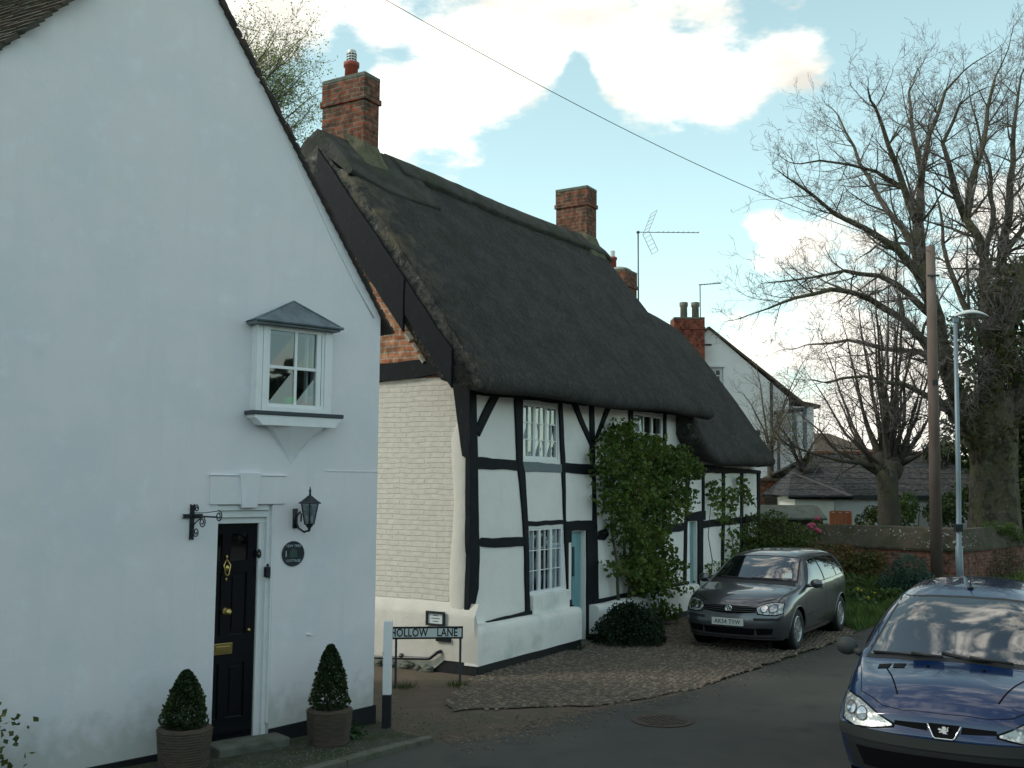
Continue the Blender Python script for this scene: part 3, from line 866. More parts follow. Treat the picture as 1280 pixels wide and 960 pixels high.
# wall lantern
def spiral(c, r0, turns, start, y, n=22, sgn=1, shrink=.8):
    return [(c[0] + r0 * (1 - shrink * k / n) * math.cos(start + sgn * turns * 2 * math.pi * k / n), y, c[1] + r0 * (1 - shrink * k / n) * math.sin(start + sgn * turns * 2 * math.pi * k / n)) for k in range(n + 1)]
lx, lz_ = P1(368, 648)
yl = -.20
cx_, cz_ = h1.hy(387, 640, yl)
lt = thing('wall_lantern', 'black six-sided lantern on a curled arm, on the white wall right of the black door', 'lantern', tuple(h1.w(0, 0, 0)), math.pi / 2 - h1.a)
mb = MB()
mb.box(lx - .022, lx + .022, -.03, -.001, lz_ - .10, lz_ + .10)
mb.tube([(lx, -.02, lz_ + .0), (lx + .03, -.06, lz_ + .07), (lx + .03, -.09, lz_ + .04), (lx + .02, -.1, lz_ - .03)] , .009, 6)
mb.tube([(lx, -.03, lz_ - .03), (lx + .02, -.06, lz_ - .10), (lx + .06, -.11, lz_ - .14), (cx_ - .03, yl + .02, cz_ - .195), (cx_, yl, cz_ - .19)], .011, 8)
mb.build('bracket', M['iron'], lt, True)
Tm = Matrix.Translation((cx_, yl, cz_))
mb = MB()
mb.lathe([(0, .20), (.012, .20), (.014, .17), (.030, .16), (.05, .145), (.10, .11), (.13, .095), (.13, .085), (.0, .085)], 6, Tm)
mb.ell((cx_, yl, cz_ + .215), (.013, .013, .02)); mb.ell((cx_, yl, cz_ + .24), (.007, .007, .018))
mb.lathe([(0, -.135), (.05, -.13), (.055, -.12), (0, -.12)], 6, Tm); mb.lathe([(0, -.20), (.012, -.195), (.02, -.16), (.045, -.135), (0, -.13)], 6, Tm)
for k in range(6):
    t = 2 * math.pi * k / 6
    mb.tube([(cx_ + .098 * math.cos(t), yl + .098 * math.sin(t), cz_ + .09), (cx_ + .053 * math.cos(t), yl + .053 * math.sin(t), cz_ - .125)], .007, 4)
mb.build('lantern_frame', M['iron'], lt)
mb = MB(); mb.lathe([(.05, -.118), (.092, .086)], 6, Tm); mb.build('pane', M['pane_dark'], lt, fix=False)
mb = MB(); mb.lathe([(0, -.05), (.014, -.05), (.032, -.02), (.034, .03), (.02, .06), (0, .065)], 12, Tm); mb.lathe([(0, -.12), (.02, -.12), (.02, -.05), (0, -.05)], 10, Tm)
mb.build('bulb', mat('pale_bulb', (.6, .62, .58), .3), lt, True)

# wrought iron hanging bracket
hx, hz = P1(240, 638)
ib = thing('sign_bracket', 'black wrought iron bracket with scrolls and no sign, left of the black door', 'bracket', tuple(h1.o), math.pi / 2 - h1.a)
za, zb_ = P1(240, 630)[1], P1(240, 675)[1]
xb0 = hx
mb = MB(); mb.prism([(xb0 - .022, zb_), (xb0, zb_ + .012), (xb0 + .022, zb_), (xb0 + .022, za), (xb0, za - .012), (xb0 - .022, za)], -.014, -.001, 'y')
zc = P1(240, 645)[1]
mb.prism([(xb0 - .10, zc - .02), (xb0 - .09, zc), (xb0 - .10, zc + .02), (xb0 + .10, zc + .02), (xb0 + .10, zc - .02)], -.026, -.012, 'y')
mb.build('back_plate', M['iron'], ib)
mb = MB()
# the arm sticks out from the wall; scrolls lie in its plane
def armpt(u, z): return (xb0 + u * .15, -.012 - u * .98, z)
mb.tube([armpt(0, zc), armpt(.2, zc + .0), armpt(.42, zc)], .009, 6)
mb.tube([armpt(.0, zc + .03), armpt(.2, zc + .035), armpt(.42, zc + .055)], .004, 5)
def sc(cu, cz2, r0, st, sg):
    n = 20
    return [armpt(cu + r0 * (1 - .75 * k / n) * math.cos(st + sg * 1.6 * 2 * math.pi * k / n), cz2 + r0 * (1 - .75 * k / n) * math.sin(st + sg * 1.6 * 2 * math.pi * k / n)) for k in range(n + 1)]
for cu, c2, r0, st_, sg in ((.44, zc + .008, .055, 1.8, -1), (.17, zc - .055, .055, 1.4, -1), (.07, zc - .15, .05, 2.6, 1), (.07, zc + .075, .04, 3.6, -1)):
    mb.tube(sc(cu, c2, r0, st_, sg), .006, 5)
mb.tube([armpt(0, zc - .10), armpt(.08, zc - .05), armpt(.17, zc - .005)], .006, 5)
mb.build('scroll_arm', M['iron'], ib, True)

# round name plaque
qx, qz = P1(366, 692)
pq = thing('name_plaque', 'round dark house name plaque with pale lettering below the wall lantern', 'plaque', tuple(h1.w(qx, 0, qz)), math.pi / 2 - h1.a)
mb = MB(); mb.lathe([(0, 0), (.128, 0), (.128, .012), (.118, .016), (.112, .012), (0, .012)], 40, Matrix.Rotation(math.pi / 2, 4, 'X')); mb.build('plate', mat('plaque_black', (.012, .02, .03), .4), pq)
m_let = mat('pale_lettering', (.45, .52, .54), .6)
text('YEW TREE', .038, m_let, pq, facing_my(0, -.014, .078), .001)
text('COTTAGE', .036, m_let, pq, facing_my(0, -.014, -.072), .001)
mb = MB(); mb.prism([(-.05, -.035), (.05, -.035), (.045, -.02), (.036, .025), (.016, .05), (-.016, .05), (-.036, .025), (-.045, -.02)], -.015, -.012, 'y'); mb.box(-.008, .008, -.015, -.012, -.048, -.034)
mb.build('tree_motif', mat('dull_green_enamel', (.03, .07, .06), .5), pq)
mb = MB(); mb.box(-.088, -.080, -.016, -.012, -.03, .03); mb.build('white_stroke', m_let, pq)
# bell push and key safe on the door surround
bxx, bzz = h1.hy(323, 692, .1)
bp = thing('bell_push', 'small oval black bell push on the white door frame', 'bell push', tuple(h1.w(bxx, .092, bzz)), math.pi / 2 - h1.a)
mb = MB(); mb.lathe([(0, 0), (.024, 0), (.022, .01), (0, .012)], 20, Matrix.Diagonal((1, 1, 2.0, 1)) @ Matrix.Rotation(math.pi / 2, 4, 'X')); mb.build('plate', M['iron'], bp)
mb = MB(); mb.ell((0, -.012, 0), (.008, .006, .008)); mb.build('button', M['brass'], bp)
kx, kz = h1.hy(334, 714, .03)
ks = thing('key_safe', 'small black key safe box fixed beside the door on the reveal', 'key safe', tuple(h1.w(dx1 - .020, .0, kz)), math.pi / 2 - h1.a)
mb = MB(); mb.box(-.05, .0, .0, .06, -.06, .045); mb.ell((-.02, .03, .06), (.012, .012, .016)); mb.build('box', M['iron'], ks, bevel=.008)
mb = MB(); mb.box(-.053, -.049, .012, .048, -.045, .03); mb.build('cover', M['gloss_black'], ks)
tx, tz = P1(387, 794)
tp = thing('outside_tap_stub', 'tiny white pipe stub low on the white wall', 'pipe stub', tuple(h1.w(tx, 0, tz)), math.pi / 2 - h1.a)
mb = MB(); mb.tube([(-.02, 0, .01), (-.015, -.03, .01), (.01, -.045, 0)], .008, 6); mb.ell((-.02, -.004, .01), (.016, .008, .016)); mb.build('stub', M['white_paint'], tp, True)

# potted topiary
m_top = leaf_mat('box_topiary', (.020, .038, .012), (.045, .07, .018), c3=(.06, .075, .03))
def potted(px, py, top_px, label, w_px):
    g = gnd(px, py, .04)
    t = thing('potted_topiary', label, 'potted plant', (g.x, g.y, .04), R(12), 'topiary cones in ribbed planters by the black door')
    s = w_px
    mb = MB(); r0 = .235 * s; hh = .36 * s
    mb.lathe([(0, 0), (r0 * .86, 0), (r0 * 1.0, hh), (r0 * 1.0, hh + .02), (r0 * .86, hh + .02), (r0 * .84, hh - .03), (0, hh - .03)], 8)
    k = 0
    while k < 15:
        z = .02 + k * hh / 15.5; rr_ = r0 * (.86 + .14 * z / hh) + .004
        mb.lathe([(rr_ * .98, z), (rr_ + .011, z + .004), (rr_ + .011, z + hh / 22), (rr_ * .98, z + hh / 20)], 8)
        k += 1
    mb.build('planter', M['wood_planter'], t)
    mb = MB(); mb.lathe([(0, hh - .028), (r0 * .83, hh - .026), (0, hh)], 8); mb.build('soil', M['soil'], t)
    ht = (EYE - g.z) ; top = at_y(px, top_px, g.y).z - .04
    mb = MB(); pts = []
    for i in range(5200):
        u = random.random() ** .8; z = hh + .0 + (top - hh) * u
        prof = (1 - u) ** .62 * (min(1, .55 + u * 4))
        rad = r0 * .93 * prof + .012
        a = random.uniform(0, 6.283); rad *= (1 + .16 * mnoise.noise(Vector((math.cos(a) * 2.4, math.sin(a) * 2.4, z * 9)))) * random.uniform(.62, 1.05)
        pts.append((rad * math.cos(a), rad * math.sin(a), z))
    leaves(mb, pts, .030)
    mb.build('foliage', m_top, t, fix=False)
    mb = MB(); mb.tube([(0, 0, hh - .04), (.01, 0, (hh + top) / 2), (0, 0, top - .05)], [.02, .015, .004]); mb.build('stem', M['bark'], t)
    return t
potted(229, 962, 838, 'narrow dark topiary cone in an octagonal ribbed planter left of the doorstep', 1.0)
potted(411, 930, 806, 'fuller topiary cone in an octagonal ribbed planter at the right corner of the white house', .92)
# shrub at the lower left edge
g = Vector((-4.35, 8.55, .04))
t = thing('garden_shrub', 'yellow-green shrub at the lower left edge of the photo', 'shrub', tuple(g))
mb = MB(); pts = [(random.gauss(0, .16), random.gauss(0, .16), random.uniform(.0, .72) + random.gauss(0, .02)) for _ in range(700)]
leaves(mb, pts, .06); mb.build('foliage', leaf_mat('variegated_leaves', (.12, .13, .03), (.05, .08, .03), c3=(.22, .20, .06)), t, fix=False)
mb = MB()
for i in range(7): mb.tube([(0, 0, 0), (random.uniform(-.1, .1), random.uniform(-.1, .1), .3), (random.uniform(-.2, .2), random.uniform(-.2, .2), .6)], .006, 4)
mb.build('stem', M['twig'], t)
# weeds at the plinth
g = gnd(437, 921, .04)
t = thing('weed', 'small leafy weed at the foot of the white house corner', 'weed', tuple(g))
mb = MB(); leaves(mb, [(random.gauss(0, .07), random.gauss(0, .07), abs(random.gauss(.05, .05))) for _ in range(70)], .07)
mb.build('foliage', leaf_mat('weed_leaves', (.03, .06, .02), (.04, .09, .03)), t, fix=False)

# ================================================================ THATCHED COTTAGE (main)
co = Frame(gnd(597, 845), R(31))
YW = .22
CO = co.empty('thatched_cottage', 'tall timber-framed white cottage with dark thatched roof and two brick chimneys', 'cottage')
C = lambda px, py, y=YW: co.hy(px, py, y)
wa = (C(652, 540)[0], C(699, 540)[0], C(676, 577)[1], C(676, 503)[1])
wb = (C(790, 540)[0], C(829, 540)[0], C(810, 588)[1], C(810, 516)[1])
wc = (C(659, 700)[0], C(705, 700)[0], C(682, 743)[1], C(682, 656)[1])
wd = (C(791, 690)[0], C(828, 690)[0], C(810, 716)[1], C(815, 645)[1])
do = (C(713, 740)[0], C(731.6, 740)[0], .0, C(722, 664)[1])
XE = 8.45
XW = .10
mb = MB()
wall_holes(mb, XW, XE, 0, 4.35, [wa, wb, wc, wd, do], YW, .16)
mb.add([(XE, YW, 0), (XE, 5.3, 0), (XE, 5.3, 4.3), (XE, 2.7, 7.6), (XE, YW, 4.35)], [(0, 1, 2, 3, 4)])
mb.add([(XW, 5.3, 0), (XE, 5.3, 0), (XE, 5.3, 4.3), (XW, 5.3, 4.3)], [(0, 1, 2, 3)])
mb.build('front_wall', M['panel'], CO)
zc1 = 4.10
mb = MB()
nseg = 12
# cream painted brick gable: ragged top below the beam
top = [(YW + (5.3 - YW) * k / nseg, zc1 + .03 + random.uniform(-.02, .02)) for k in range(nseg + 1)]
mb.add([(XW, YW + .002, 0), (XW, 5.3, 0)] + [(XW, p[0], p[1]) for p in reversed(top)], [tuple(range(nseg + 3))])
mb.build('gable_wall', M['cream_brick'], CO)
# smooth rounded plaster corner buttress on the gable
mb = MB()
rows_ = []
for k in range(15):
    z = .7 + (3.95 - .7) * k / 14
    o_ = .012 * math.sin(k * 1.7) + (.03 if k < 10 else 0)
    wdt = .24 + .03 * math.sin(k * .7) - (.10 if k > 11 else 0)
    rows_.append([(XW - .004, YW + wdt + .06, z), (XW - .03 - o_ * .4, YW + wdt, z), (XW - .034 - o_ * .4, YW + .08, z), (XW - .018, YW + .01, z), (XW - .0, YW - .006, z)])
mb.grid(rows_); mb.build('corner_render', M['cream_plaster'], CO, True)
mb = MB(); mb.add([(XW + .03, YW, zc1), (XW + .03, 5.3, zc1), (XW + .03, 2.75, 7.55)], [(0, 1, 2)])
mb.build('gable_brickwork', M['red_brick'], CO)
# mortar line below the verge
mb = MB()
bl = [(1.0, 4.35), (1.35, 4.85), (1.62, 5.28), (1.95, 5.75), (2.3, 6.2), (2.62, 6.75)]
for i in range(len(bl) - 1):
    for k in range(3):
        a = Vector(bl[i]).lerp(Vector(bl[i + 1]), k / 3 + .05); b = Vector(bl[i]).lerp(Vector(bl[i + 1]), k / 3 + .28)
        mb.tube([(XW - .03, a.x, a.y), (XW - .04, b.x, b.y)], random.uniform(.03, .06), 6)
mb.build('verge_mortar', M['mortar'], CO)
# beams of the gable
mb = MB()
q = [(YW + .25, zc1 + .0), (.75, zc1 + .09), (1.2, zc1 + .05), (2.2, zc1 + .02), (5.2, zc1 + .02), (5.2, zc1 + .30), (2.0, zc1 + .30), (1.3, zc1 + .31), (.9, zc1 + .33), (YW + .25, zc1 + .26)]
mb.prism(wobble_poly(q, .15, .02), XW - .045, XW + .04, 'x')
mb.build('timber_rail', M['black_timber'], CO)
mb = MB(); mb.box(XW - .10, XW - .045, .42, .62, zc1 + .06, zc1 + .24); mb.build('beam_end', M['black_timber'], CO, bevel=.01)

def tpx(name, poly, y0=None, proud=.03, amp=.016, y=YW, frame=co, clampx=None, par=None, m=None):
    q = [frame.hy(px, py, y) for px, py in poly]
    if clampx is not None: q = [(max(a, clampx), b) for a, b in q]
    mb = MB(); mb.prism(wobble_poly(q, .14, amp), y - proud if y0 is None else y0, y + .05, 'y')
    return mb.build(name, m or M['black_timber'], par or CO, bevel=.008)

tpx('timber_post', [(577, 478), (593, 484), (595, 580), (597, 700), (596, 735), (592, 752), (587, 768), (580, 769), (583, 745), (585, 710), (581, 660), (584, 600), (583, 560)], clampx=XW - .055, proud=.04)
mb = MB(); mb.prism(wobble_poly([(YW - .02, 2.95), (YW + .10, 3.0), (YW + .16, 3.3), (YW + .22, 3.6), (YW + .30, 4.15), (YW - .02, 4.2)], .15, .012), XW - .06, XW + .01, 'x'); mb.build('timber_post', M['black_timber'], CO, bevel=.008)
tpx('timber_plate', [(590, 480), (735, 500), (868, 512), (864, 521), (735, 508), (592, 493)], proud=.05)
tpx('timber_brace', [(615, 490), (625, 491), (598, 546), (593, 536)])
tpx('timber_post', [(642, 494), (652, 495), (652, 580), (655, 590), (659, 660), (660, 700), (661, 766), (656, 766), (655, 700), (653, 655), (647, 590), (645, 575)])
tpx('timber_post', [(697, 500), (701, 500), (705, 575), (706, 650), (713, 660), (713, 700), (713.5, 757), (709, 757), (706, 700), (704, 650), (701, 590), (700, 570)])
tpx('timber_post', [(736, 503), (741, 503), (743, 590), (745, 660), (740, 660), (740, 600), (737, 575)])
tpx('timber_post', [(732, 655), (745, 655), (747, 748), (740, 760), (739, 806), (732.2, 808), (732.2, 700)])
tpx('timber_brace', [(713, 503), (719, 503), (738, 548), (737, 558)])
tpx('timber_brace', [(757, 508), (763, 508), (746, 548), (742, 550)])
tpx('timber_post', [(785, 510), (790, 511), (791, 600), (790, 650), (791, 735), (786, 735), (786, 650), (786, 600)])
tpx('timber_post', [(829, 515), (832, 515), (832, 600), (829.5, 665), (829.5, 735), (827.5, 735), (828, 600)])
tpx('timber_brace', [(846, 515), (850, 515), (860, 556), (858, 561)])
tpx('timber_post', [(861, 516), (866, 516), (863, 580), (861, 600), (858, 660), (856.5, 738), (853.5, 738), (855, 655), (857, 600), (860, 560)])
tpx('timber_rail', [(594, 571), (646, 575), (647, 588), (595, 586)], proud=.024)
tpx('timber_rail', [(652.5, 577), (701, 580), (701, 591), (654, 589)], proud=.022, m=M['timber_grey'])
tpx('timber_rail', [(701.5, 578), (738, 580), (741, 593), (703, 590)], proud=.024)
tpx('timber_rail', [(745, 582), (787, 584), (858, 586), (858, 596), (787, 596), (745, 594)], proud=.024)
tpx('timber_rail', [(597, 676), (601, 672), (656, 671), (658, 682), (603, 684), (597, 682)], proud=.024)
tpx('timber_rail', [(657, 652), (705, 650), (706, 655), (658, 658)], proud=.024)
tpx('timber_lintel', [(705, 652), (742, 650), (742, 663), (706, 664)], proud=.034)
tpx('timber_rail', [(606, 777), (656, 764), (714, 755), (714, 765), (660, 775), (609, 784)], proud=.05)
tpx('timber_rail', [(739, 750), (775, 743), (859, 726), (859, 734), (775, 752), (739, 759)], proud=.05)
tpx('timber_rail', [(747, 664), (757, 660), (760, 668), (755, 675), (747, 675)], proud=.03)
tpx('timber_rail', [(828, 657), (857, 653), (858, 663), (828, 667)], proud=.024)
mb = MB(); q0, q1 = C(662, 744), C(708, 763); mb.prism([(q0[0], q1[1]), (q1[0], q1[1] + .02), (q1[0], q0[1] - .004), (q0[0], q0[1] - .004)], YW - .07, YW + .02, 'y'); mb.build('window_sill', M['plinth_white'], CO, bevel=.02)
q0, q1 = C(708.5, 678), C(711, 750); mb = MB(); mb.box(do[0] - .12, do[0] - .02, YW - .035, YW + .01, q1[1], q0[1]); mb.build('door_side_fillet', M['plinth_white'], CO, bevel=.015)

# plinths
def plinth_front(x0, x1, zt, par, mtl):
    n = max(2, int((x1 - x0) / .25)); rows_ = []
    for k in range(n + 1):
        x = x0 + (x1 - x0) * k / n; w1 = .02 * mnoise.noise(Vector((x * 1.3, 0, 5))); z = zt(x) + .5 * w1
        rows_.append([(x, 0.0, .12 + w1 * .5), (x, 0.0 + w1 * .3, .3), (x, .0 + w1 * .5, z - .11), (x, .015 + w1 * .4, z - .04), (x, .05, z - .005), (x, YW - .08, z + .0), (x, YW + .002, z + .0)])
    mb = MB(); mb.grid(rows_)
    for r_ in (rows_[0], rows_[-1]):
        mb.add(r_ + [(r_[-1][0], YW + .002, .12)], [tuple(range(len(r_) + 1))])
    return mb.build('plinth', mtl, par, True)
fz = lambda px, py: co.hy(px, py, 0)[1]
zA, zB = fz(600, 784), fz(717, 761)
plinth_front(0.0, do[0] - .006, lambda x: zA + (zB - zA) * x / 3.1, CO, M['plinth_white'])
plinth_front(do[1] + .08, XE, lambda x: fz(740, 759) + .0 * x, CO, M['plinth_white'])
mb = MB(); mb.box(.03, do[0] - .02, .012, YW, -.03, .125); mb.box(do[1] + .1, XE - .01, .012, YW, -.03, .125)
mb.build('plinth_base', M['black_paint'], CO)
# gable plinth with sloping ledge
rows_ = []
for k in range(22):
    s = .06 + 5.2 * k / 21; w1 = .02 * mnoise.noise(Vector((s * 1.5, 0, 9)))
    zb_ = .16 if s < .75 else -.06
    rows_.append([(0 + .0, s, max(zb_, -.03)), (w1 * .4, s, .45), (.0 + w1 * .5, s, .76), (.02, s, .82 + w1 * .5), (XW - .002, s, .95)])
mb = MB(); mb.grid(rows_); mb.grid([[(0, -.0, .14), (0, 0, .45), (0, 0, .62), (.02, .02, .69), (.06, .10, .78)], rows_[0]])
mb.build('gable_plinth', M['cream_plaster'], CO, True)
mb = MB(); mb.box(.012, .09, .02, .78, -.03, .16); mb.build('plinth_base', M['black_paint'], CO)
# rubble footing
mb = MB()
for i in range(70):
    s = random.uniform(.7, 5); mb.ell((-.02 + random.uniform(-.05, .02), s, random.uniform(-.02, .05)), (random.uniform(.03, .07), random.uniform(.04, .1), random.uniform(.03, .05)), 7, 5)
tag(mb.build('rubble_footing', M['stone'], CO, True, fix=False), None, None, None, 'stuff')

# windows and door
window(CO, *wa, YW + .02, 3, 2, 3, fw=.045, bw=.016, pane=M['pane_bright'], curtain=[(.05, wa[1] - wa[0] - .05)], label='upper three-light window with drawn white curtains')
window(CO, *wb, YW + .02, 3, 1, 3, fw=.045, bw=.016, opened=0, curtain=[(.4, .62)], label='upper casement window with its left sash ajar, behind the climbing shrub')
window(CO, *wc, YW + .02, 3, 2, 3, fw=.045, bw=.012, curtain=[(.08, .36), (.85, wc[1] - wc[0] - .08)], label='ground floor casement window with parted curtains left of the blue door')
window(CO, *wd, YW + .02, 3, 2, 3, fw=.05, bw=.016, curtain=[(.1, .3), (.7, .95)], label='ground floor window half hidden by the climbing shrub')
def plank_door(par, x0, x1, z0, z1, y, glass=True):
    mb = MB(); n = 5
    if glass:
        gx0, gx1 = x0 + (x1 - x0) * .30, x0 + (x1 - x0) * .58; gz0, gz1 = z1 - .75, z1 - .26
        wall_holes(mb, x0, x1, z0, z1, [(gx0, gx1, gz0, gz1)], y, .03); mb.box(x0, x1, y + .04, y + .05, z0, z1)
        for a, b, c, d in ((gx0 - .03, gx1 + .03, gz0 - .03, gz0), (gx0 - .03, gx1 + .03, gz1, gz1 + .03), (gx0 - .03, gx0, gz0, gz1), (gx1, gx1 + .03, gz0, gz1)): mb.box(a, b, y - .012, y, c, d)
    else:
        mb.box(x0, x1, y, y + .05, z0, z1)
    for k in range(1, n):
        xx = x0 + (x1 - x0) * k / n; mb.box(xx - .006, xx + .006, y - .006, y + .001, z0 + .03, (gz0 - .04) if glass and gx0 - .04 < xx < gx1 + .04 else z1 - .03)
    d_ = mb.build('door', M['duck_paint'], par)
    if glass:
        g_ = MB(); g_.box(gx0, gx1, y + .012, y + .018, gz0, gz1); g_.build('pane', M['pane_dark'], d_, fix=False)
        b_ = MB(); b_.box((gx0 + gx1) / 2 - .012, (gx0 + gx1) / 2 + .012, y - .005, y + .012, gz0 + .02, gz1 - .02); b_.build('lead_bar', M['iron'], d_)
    h_ = MB(); hx_ = x0 + .09; h_.ell((hx_, y - .04, 1.0), (.022, .02, .022)); h_.tube([(hx_, y, 1.0), (hx_, y - .03, 1.0)], .008)
    h_.build('door_handle', M['iron'], d_, True)
    return d_
plank_door(CO, do[0] + .012, do[1] - .02, .03, do[3] - .002, YW + .09)
mb = MB(); mb.box(do[0] - .0, do[1], YW - .2, YW + .16, -.02, .03); mb.build('doorstep', M['stone'], CO, bevel=.01)

# ---------------------------------------------------------------- thatch
m_thatch = mat('dark_weathered_thatch', (.106, .104, .098), .95, spec=.12,
               bump=[(5, .8, .06), (20, 1.0, .04, (3, .5, .5)), (70, 1, .022, (3, .35, .35))],
               var=[(2.2, (.070, .073, .070), .40, .62), (7, (.105, .104, .095), .55, .72, (3, 1, .7)), (1.1, (.064, .072, .058), .52, .7), (40, (.045, .047, .044), .5, .62, (3, 1, .8)), (16, (.17, .16, .13), .66, .76, (2, 1, .5)), (38, (.040, .043, .043), .48, .60, (3, .22, .22)), (34, (.19, .185, .165), .59, .68, (3.4, .2, .2))])
m_thatch_lt = mat('paler_ridge_thatch', (.094, .097, .092), .95, spec=.12, bump=[(5, 1.0, .08), (26, 1.0, .045, (2.5, 1, .6)), (70, .8, .015)],
                  var=[(2.5, (.065, .068, .06), .42, .62), (6, (.14, .13, .105), .58, .75), (1.2, (.075, .088, .062), .5, .7)])

# bleached, broken straw along the exposed left verge
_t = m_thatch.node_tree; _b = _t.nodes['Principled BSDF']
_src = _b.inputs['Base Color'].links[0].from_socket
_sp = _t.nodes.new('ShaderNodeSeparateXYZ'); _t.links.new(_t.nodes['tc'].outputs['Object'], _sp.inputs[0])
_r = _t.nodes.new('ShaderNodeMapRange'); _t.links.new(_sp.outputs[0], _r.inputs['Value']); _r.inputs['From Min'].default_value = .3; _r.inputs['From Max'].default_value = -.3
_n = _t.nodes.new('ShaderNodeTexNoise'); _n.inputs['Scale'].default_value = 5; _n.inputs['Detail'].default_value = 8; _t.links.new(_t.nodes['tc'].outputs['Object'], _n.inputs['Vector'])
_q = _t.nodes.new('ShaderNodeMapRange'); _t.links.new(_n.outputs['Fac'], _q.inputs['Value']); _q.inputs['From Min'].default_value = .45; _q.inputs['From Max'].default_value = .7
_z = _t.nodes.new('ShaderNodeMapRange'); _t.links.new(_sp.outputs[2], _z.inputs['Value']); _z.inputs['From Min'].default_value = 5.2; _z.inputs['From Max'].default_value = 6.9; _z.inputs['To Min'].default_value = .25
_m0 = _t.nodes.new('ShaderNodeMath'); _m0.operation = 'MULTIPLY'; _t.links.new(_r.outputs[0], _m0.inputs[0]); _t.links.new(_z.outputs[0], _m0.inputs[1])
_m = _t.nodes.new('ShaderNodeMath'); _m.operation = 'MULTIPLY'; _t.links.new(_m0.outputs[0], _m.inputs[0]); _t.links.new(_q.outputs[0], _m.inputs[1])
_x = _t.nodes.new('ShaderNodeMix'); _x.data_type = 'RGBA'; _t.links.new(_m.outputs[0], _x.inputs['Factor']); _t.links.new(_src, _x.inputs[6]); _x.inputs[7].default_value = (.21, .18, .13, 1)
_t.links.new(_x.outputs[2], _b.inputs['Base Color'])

def thatch(name, par, t0, t1, ez, rz, yr, eave=-.40, thick=.50, mtl=None, dt=.11, back=True, zmid=.10, ns=26, edge=.05, amp=.012):
    """closed slab of thatch over front slope, ridge and back slope"""
    n = max(4, int((t1 - t0) / dt)); rings = []
    for i in range(n + 1):
        t = t0 + (t1 - t0) * i / n
        e, r_, y_ = ez(t), rz(t), yr(t)
        k = min(i, n - i); sh = edge * max(0, 1 - k / 2.0) ** 2
        out = [(eave + .72, e + .17), (eave + .12, e - .01), (eave + .02, e + .035), (eave, e + .12), (eave + .045, e + .25)]
        a = Vector((eave + .14, e + .40)); b = Vector((y_, r_))
        for j in range(1, ns):
            q = j / ns; p = a.lerp(b, q); bulge = zmid * math.sin(math.pi * q) - .16 * max(0, (q - .86) / .14) ** 2
            out.append((p.x - bulge * .5, p.y + bulge * .5))
        out.append((y_, r_ - .12))
        yb_ = 2 * y_ - eave
        if back:
            for j in range(6, -1, -1):
                q = j / 7; p = Vector((yb_ - .14, e + .40)).lerp(b, q); out.append((p.x, p.y))
            out.append((yb_ - .1, e)); out.append((yb_ - .8, e + .2))
        inner = [(y_, r_ - thick * 1.75)]
        ring = out + inner
        vs = []
        for j, (yy, zz_) in enumerate(ring):
            w = mnoise.noise_vector(Vector((t * 1.1, yy * 1.1, zz_ * 1.1))) * amp * 1.6 + mnoise.noise_vector(Vector((t * 6, yy * 6, zz_ * 6))) * amp * .55
            if j < 4: w = w * .8
            cy = y_; sy = 1 if yy < cy else -1
            vs.append((t + w.x * .3, yy + w.y * .5 + (sh * .6 * sy if j not in (0,) else 0), zz_ + w.z - (sh if j > 3 else -sh * .5)))
        rings.append(vs)
    m_ = len(rings[0]); mb = MB()
    mb.add([p for r_ in rings for p in r_], [(i * m_ + k, i * m_ + (k + 1) % m_, (i + 1) * m_ + (k + 1) % m_, (i + 1) * m_ + k) for i in range(n) for k in range(m_)])
    bm = bmesh.new()
    vv = [bm.verts.new(v) for v in mb.v]
    for f in mb.f: bm.faces.new([vv[i] for i in f])
    for base in (0, n * m_):
        f = bm.faces.new([vv[base + k] for k in range(m_)]); bmesh.ops.triangulate(bm, faces=[f])
    bmesh.ops.recalc_face_normals(bm, faces=bm.faces)
    me = bpy.data.meshes.new(name); bm.to_mesh(me); bm.free()
    for p in me.polygons: p.use_smooth = True
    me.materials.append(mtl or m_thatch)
    o = bpy.data.objects.new(name, me); COL.objects.link(o); o.parent = par
    return o

ez = lambda t: 3.86 + .016 * t + .025 * math.sin(t * 1.3)
rz = lambda t: 8.05 + .020 * t + .02 * math.sin(t * .9) - (.10 * max(0, (t - 8.0)) ** 2)
yr = lambda t: 2.7
TL, TR = -.50, 8.42
# the right verge leans outwards towards the ridge
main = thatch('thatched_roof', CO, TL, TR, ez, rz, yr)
for v in main.data.vertices:
    if v.co.x > 7.2:
        q = max(0, min(1, (v.co.z - 4.0) / 4.1)); v.co.x += (v.co.x - 7.2) / 1.22 * .62 * q
    if v.co.x < .3 and v.co.z > 7.3 and v.co.y < 3.3:
        v.co.z -= .10 * max(0, (.3 - v.co.x) / .8) ** 1.5
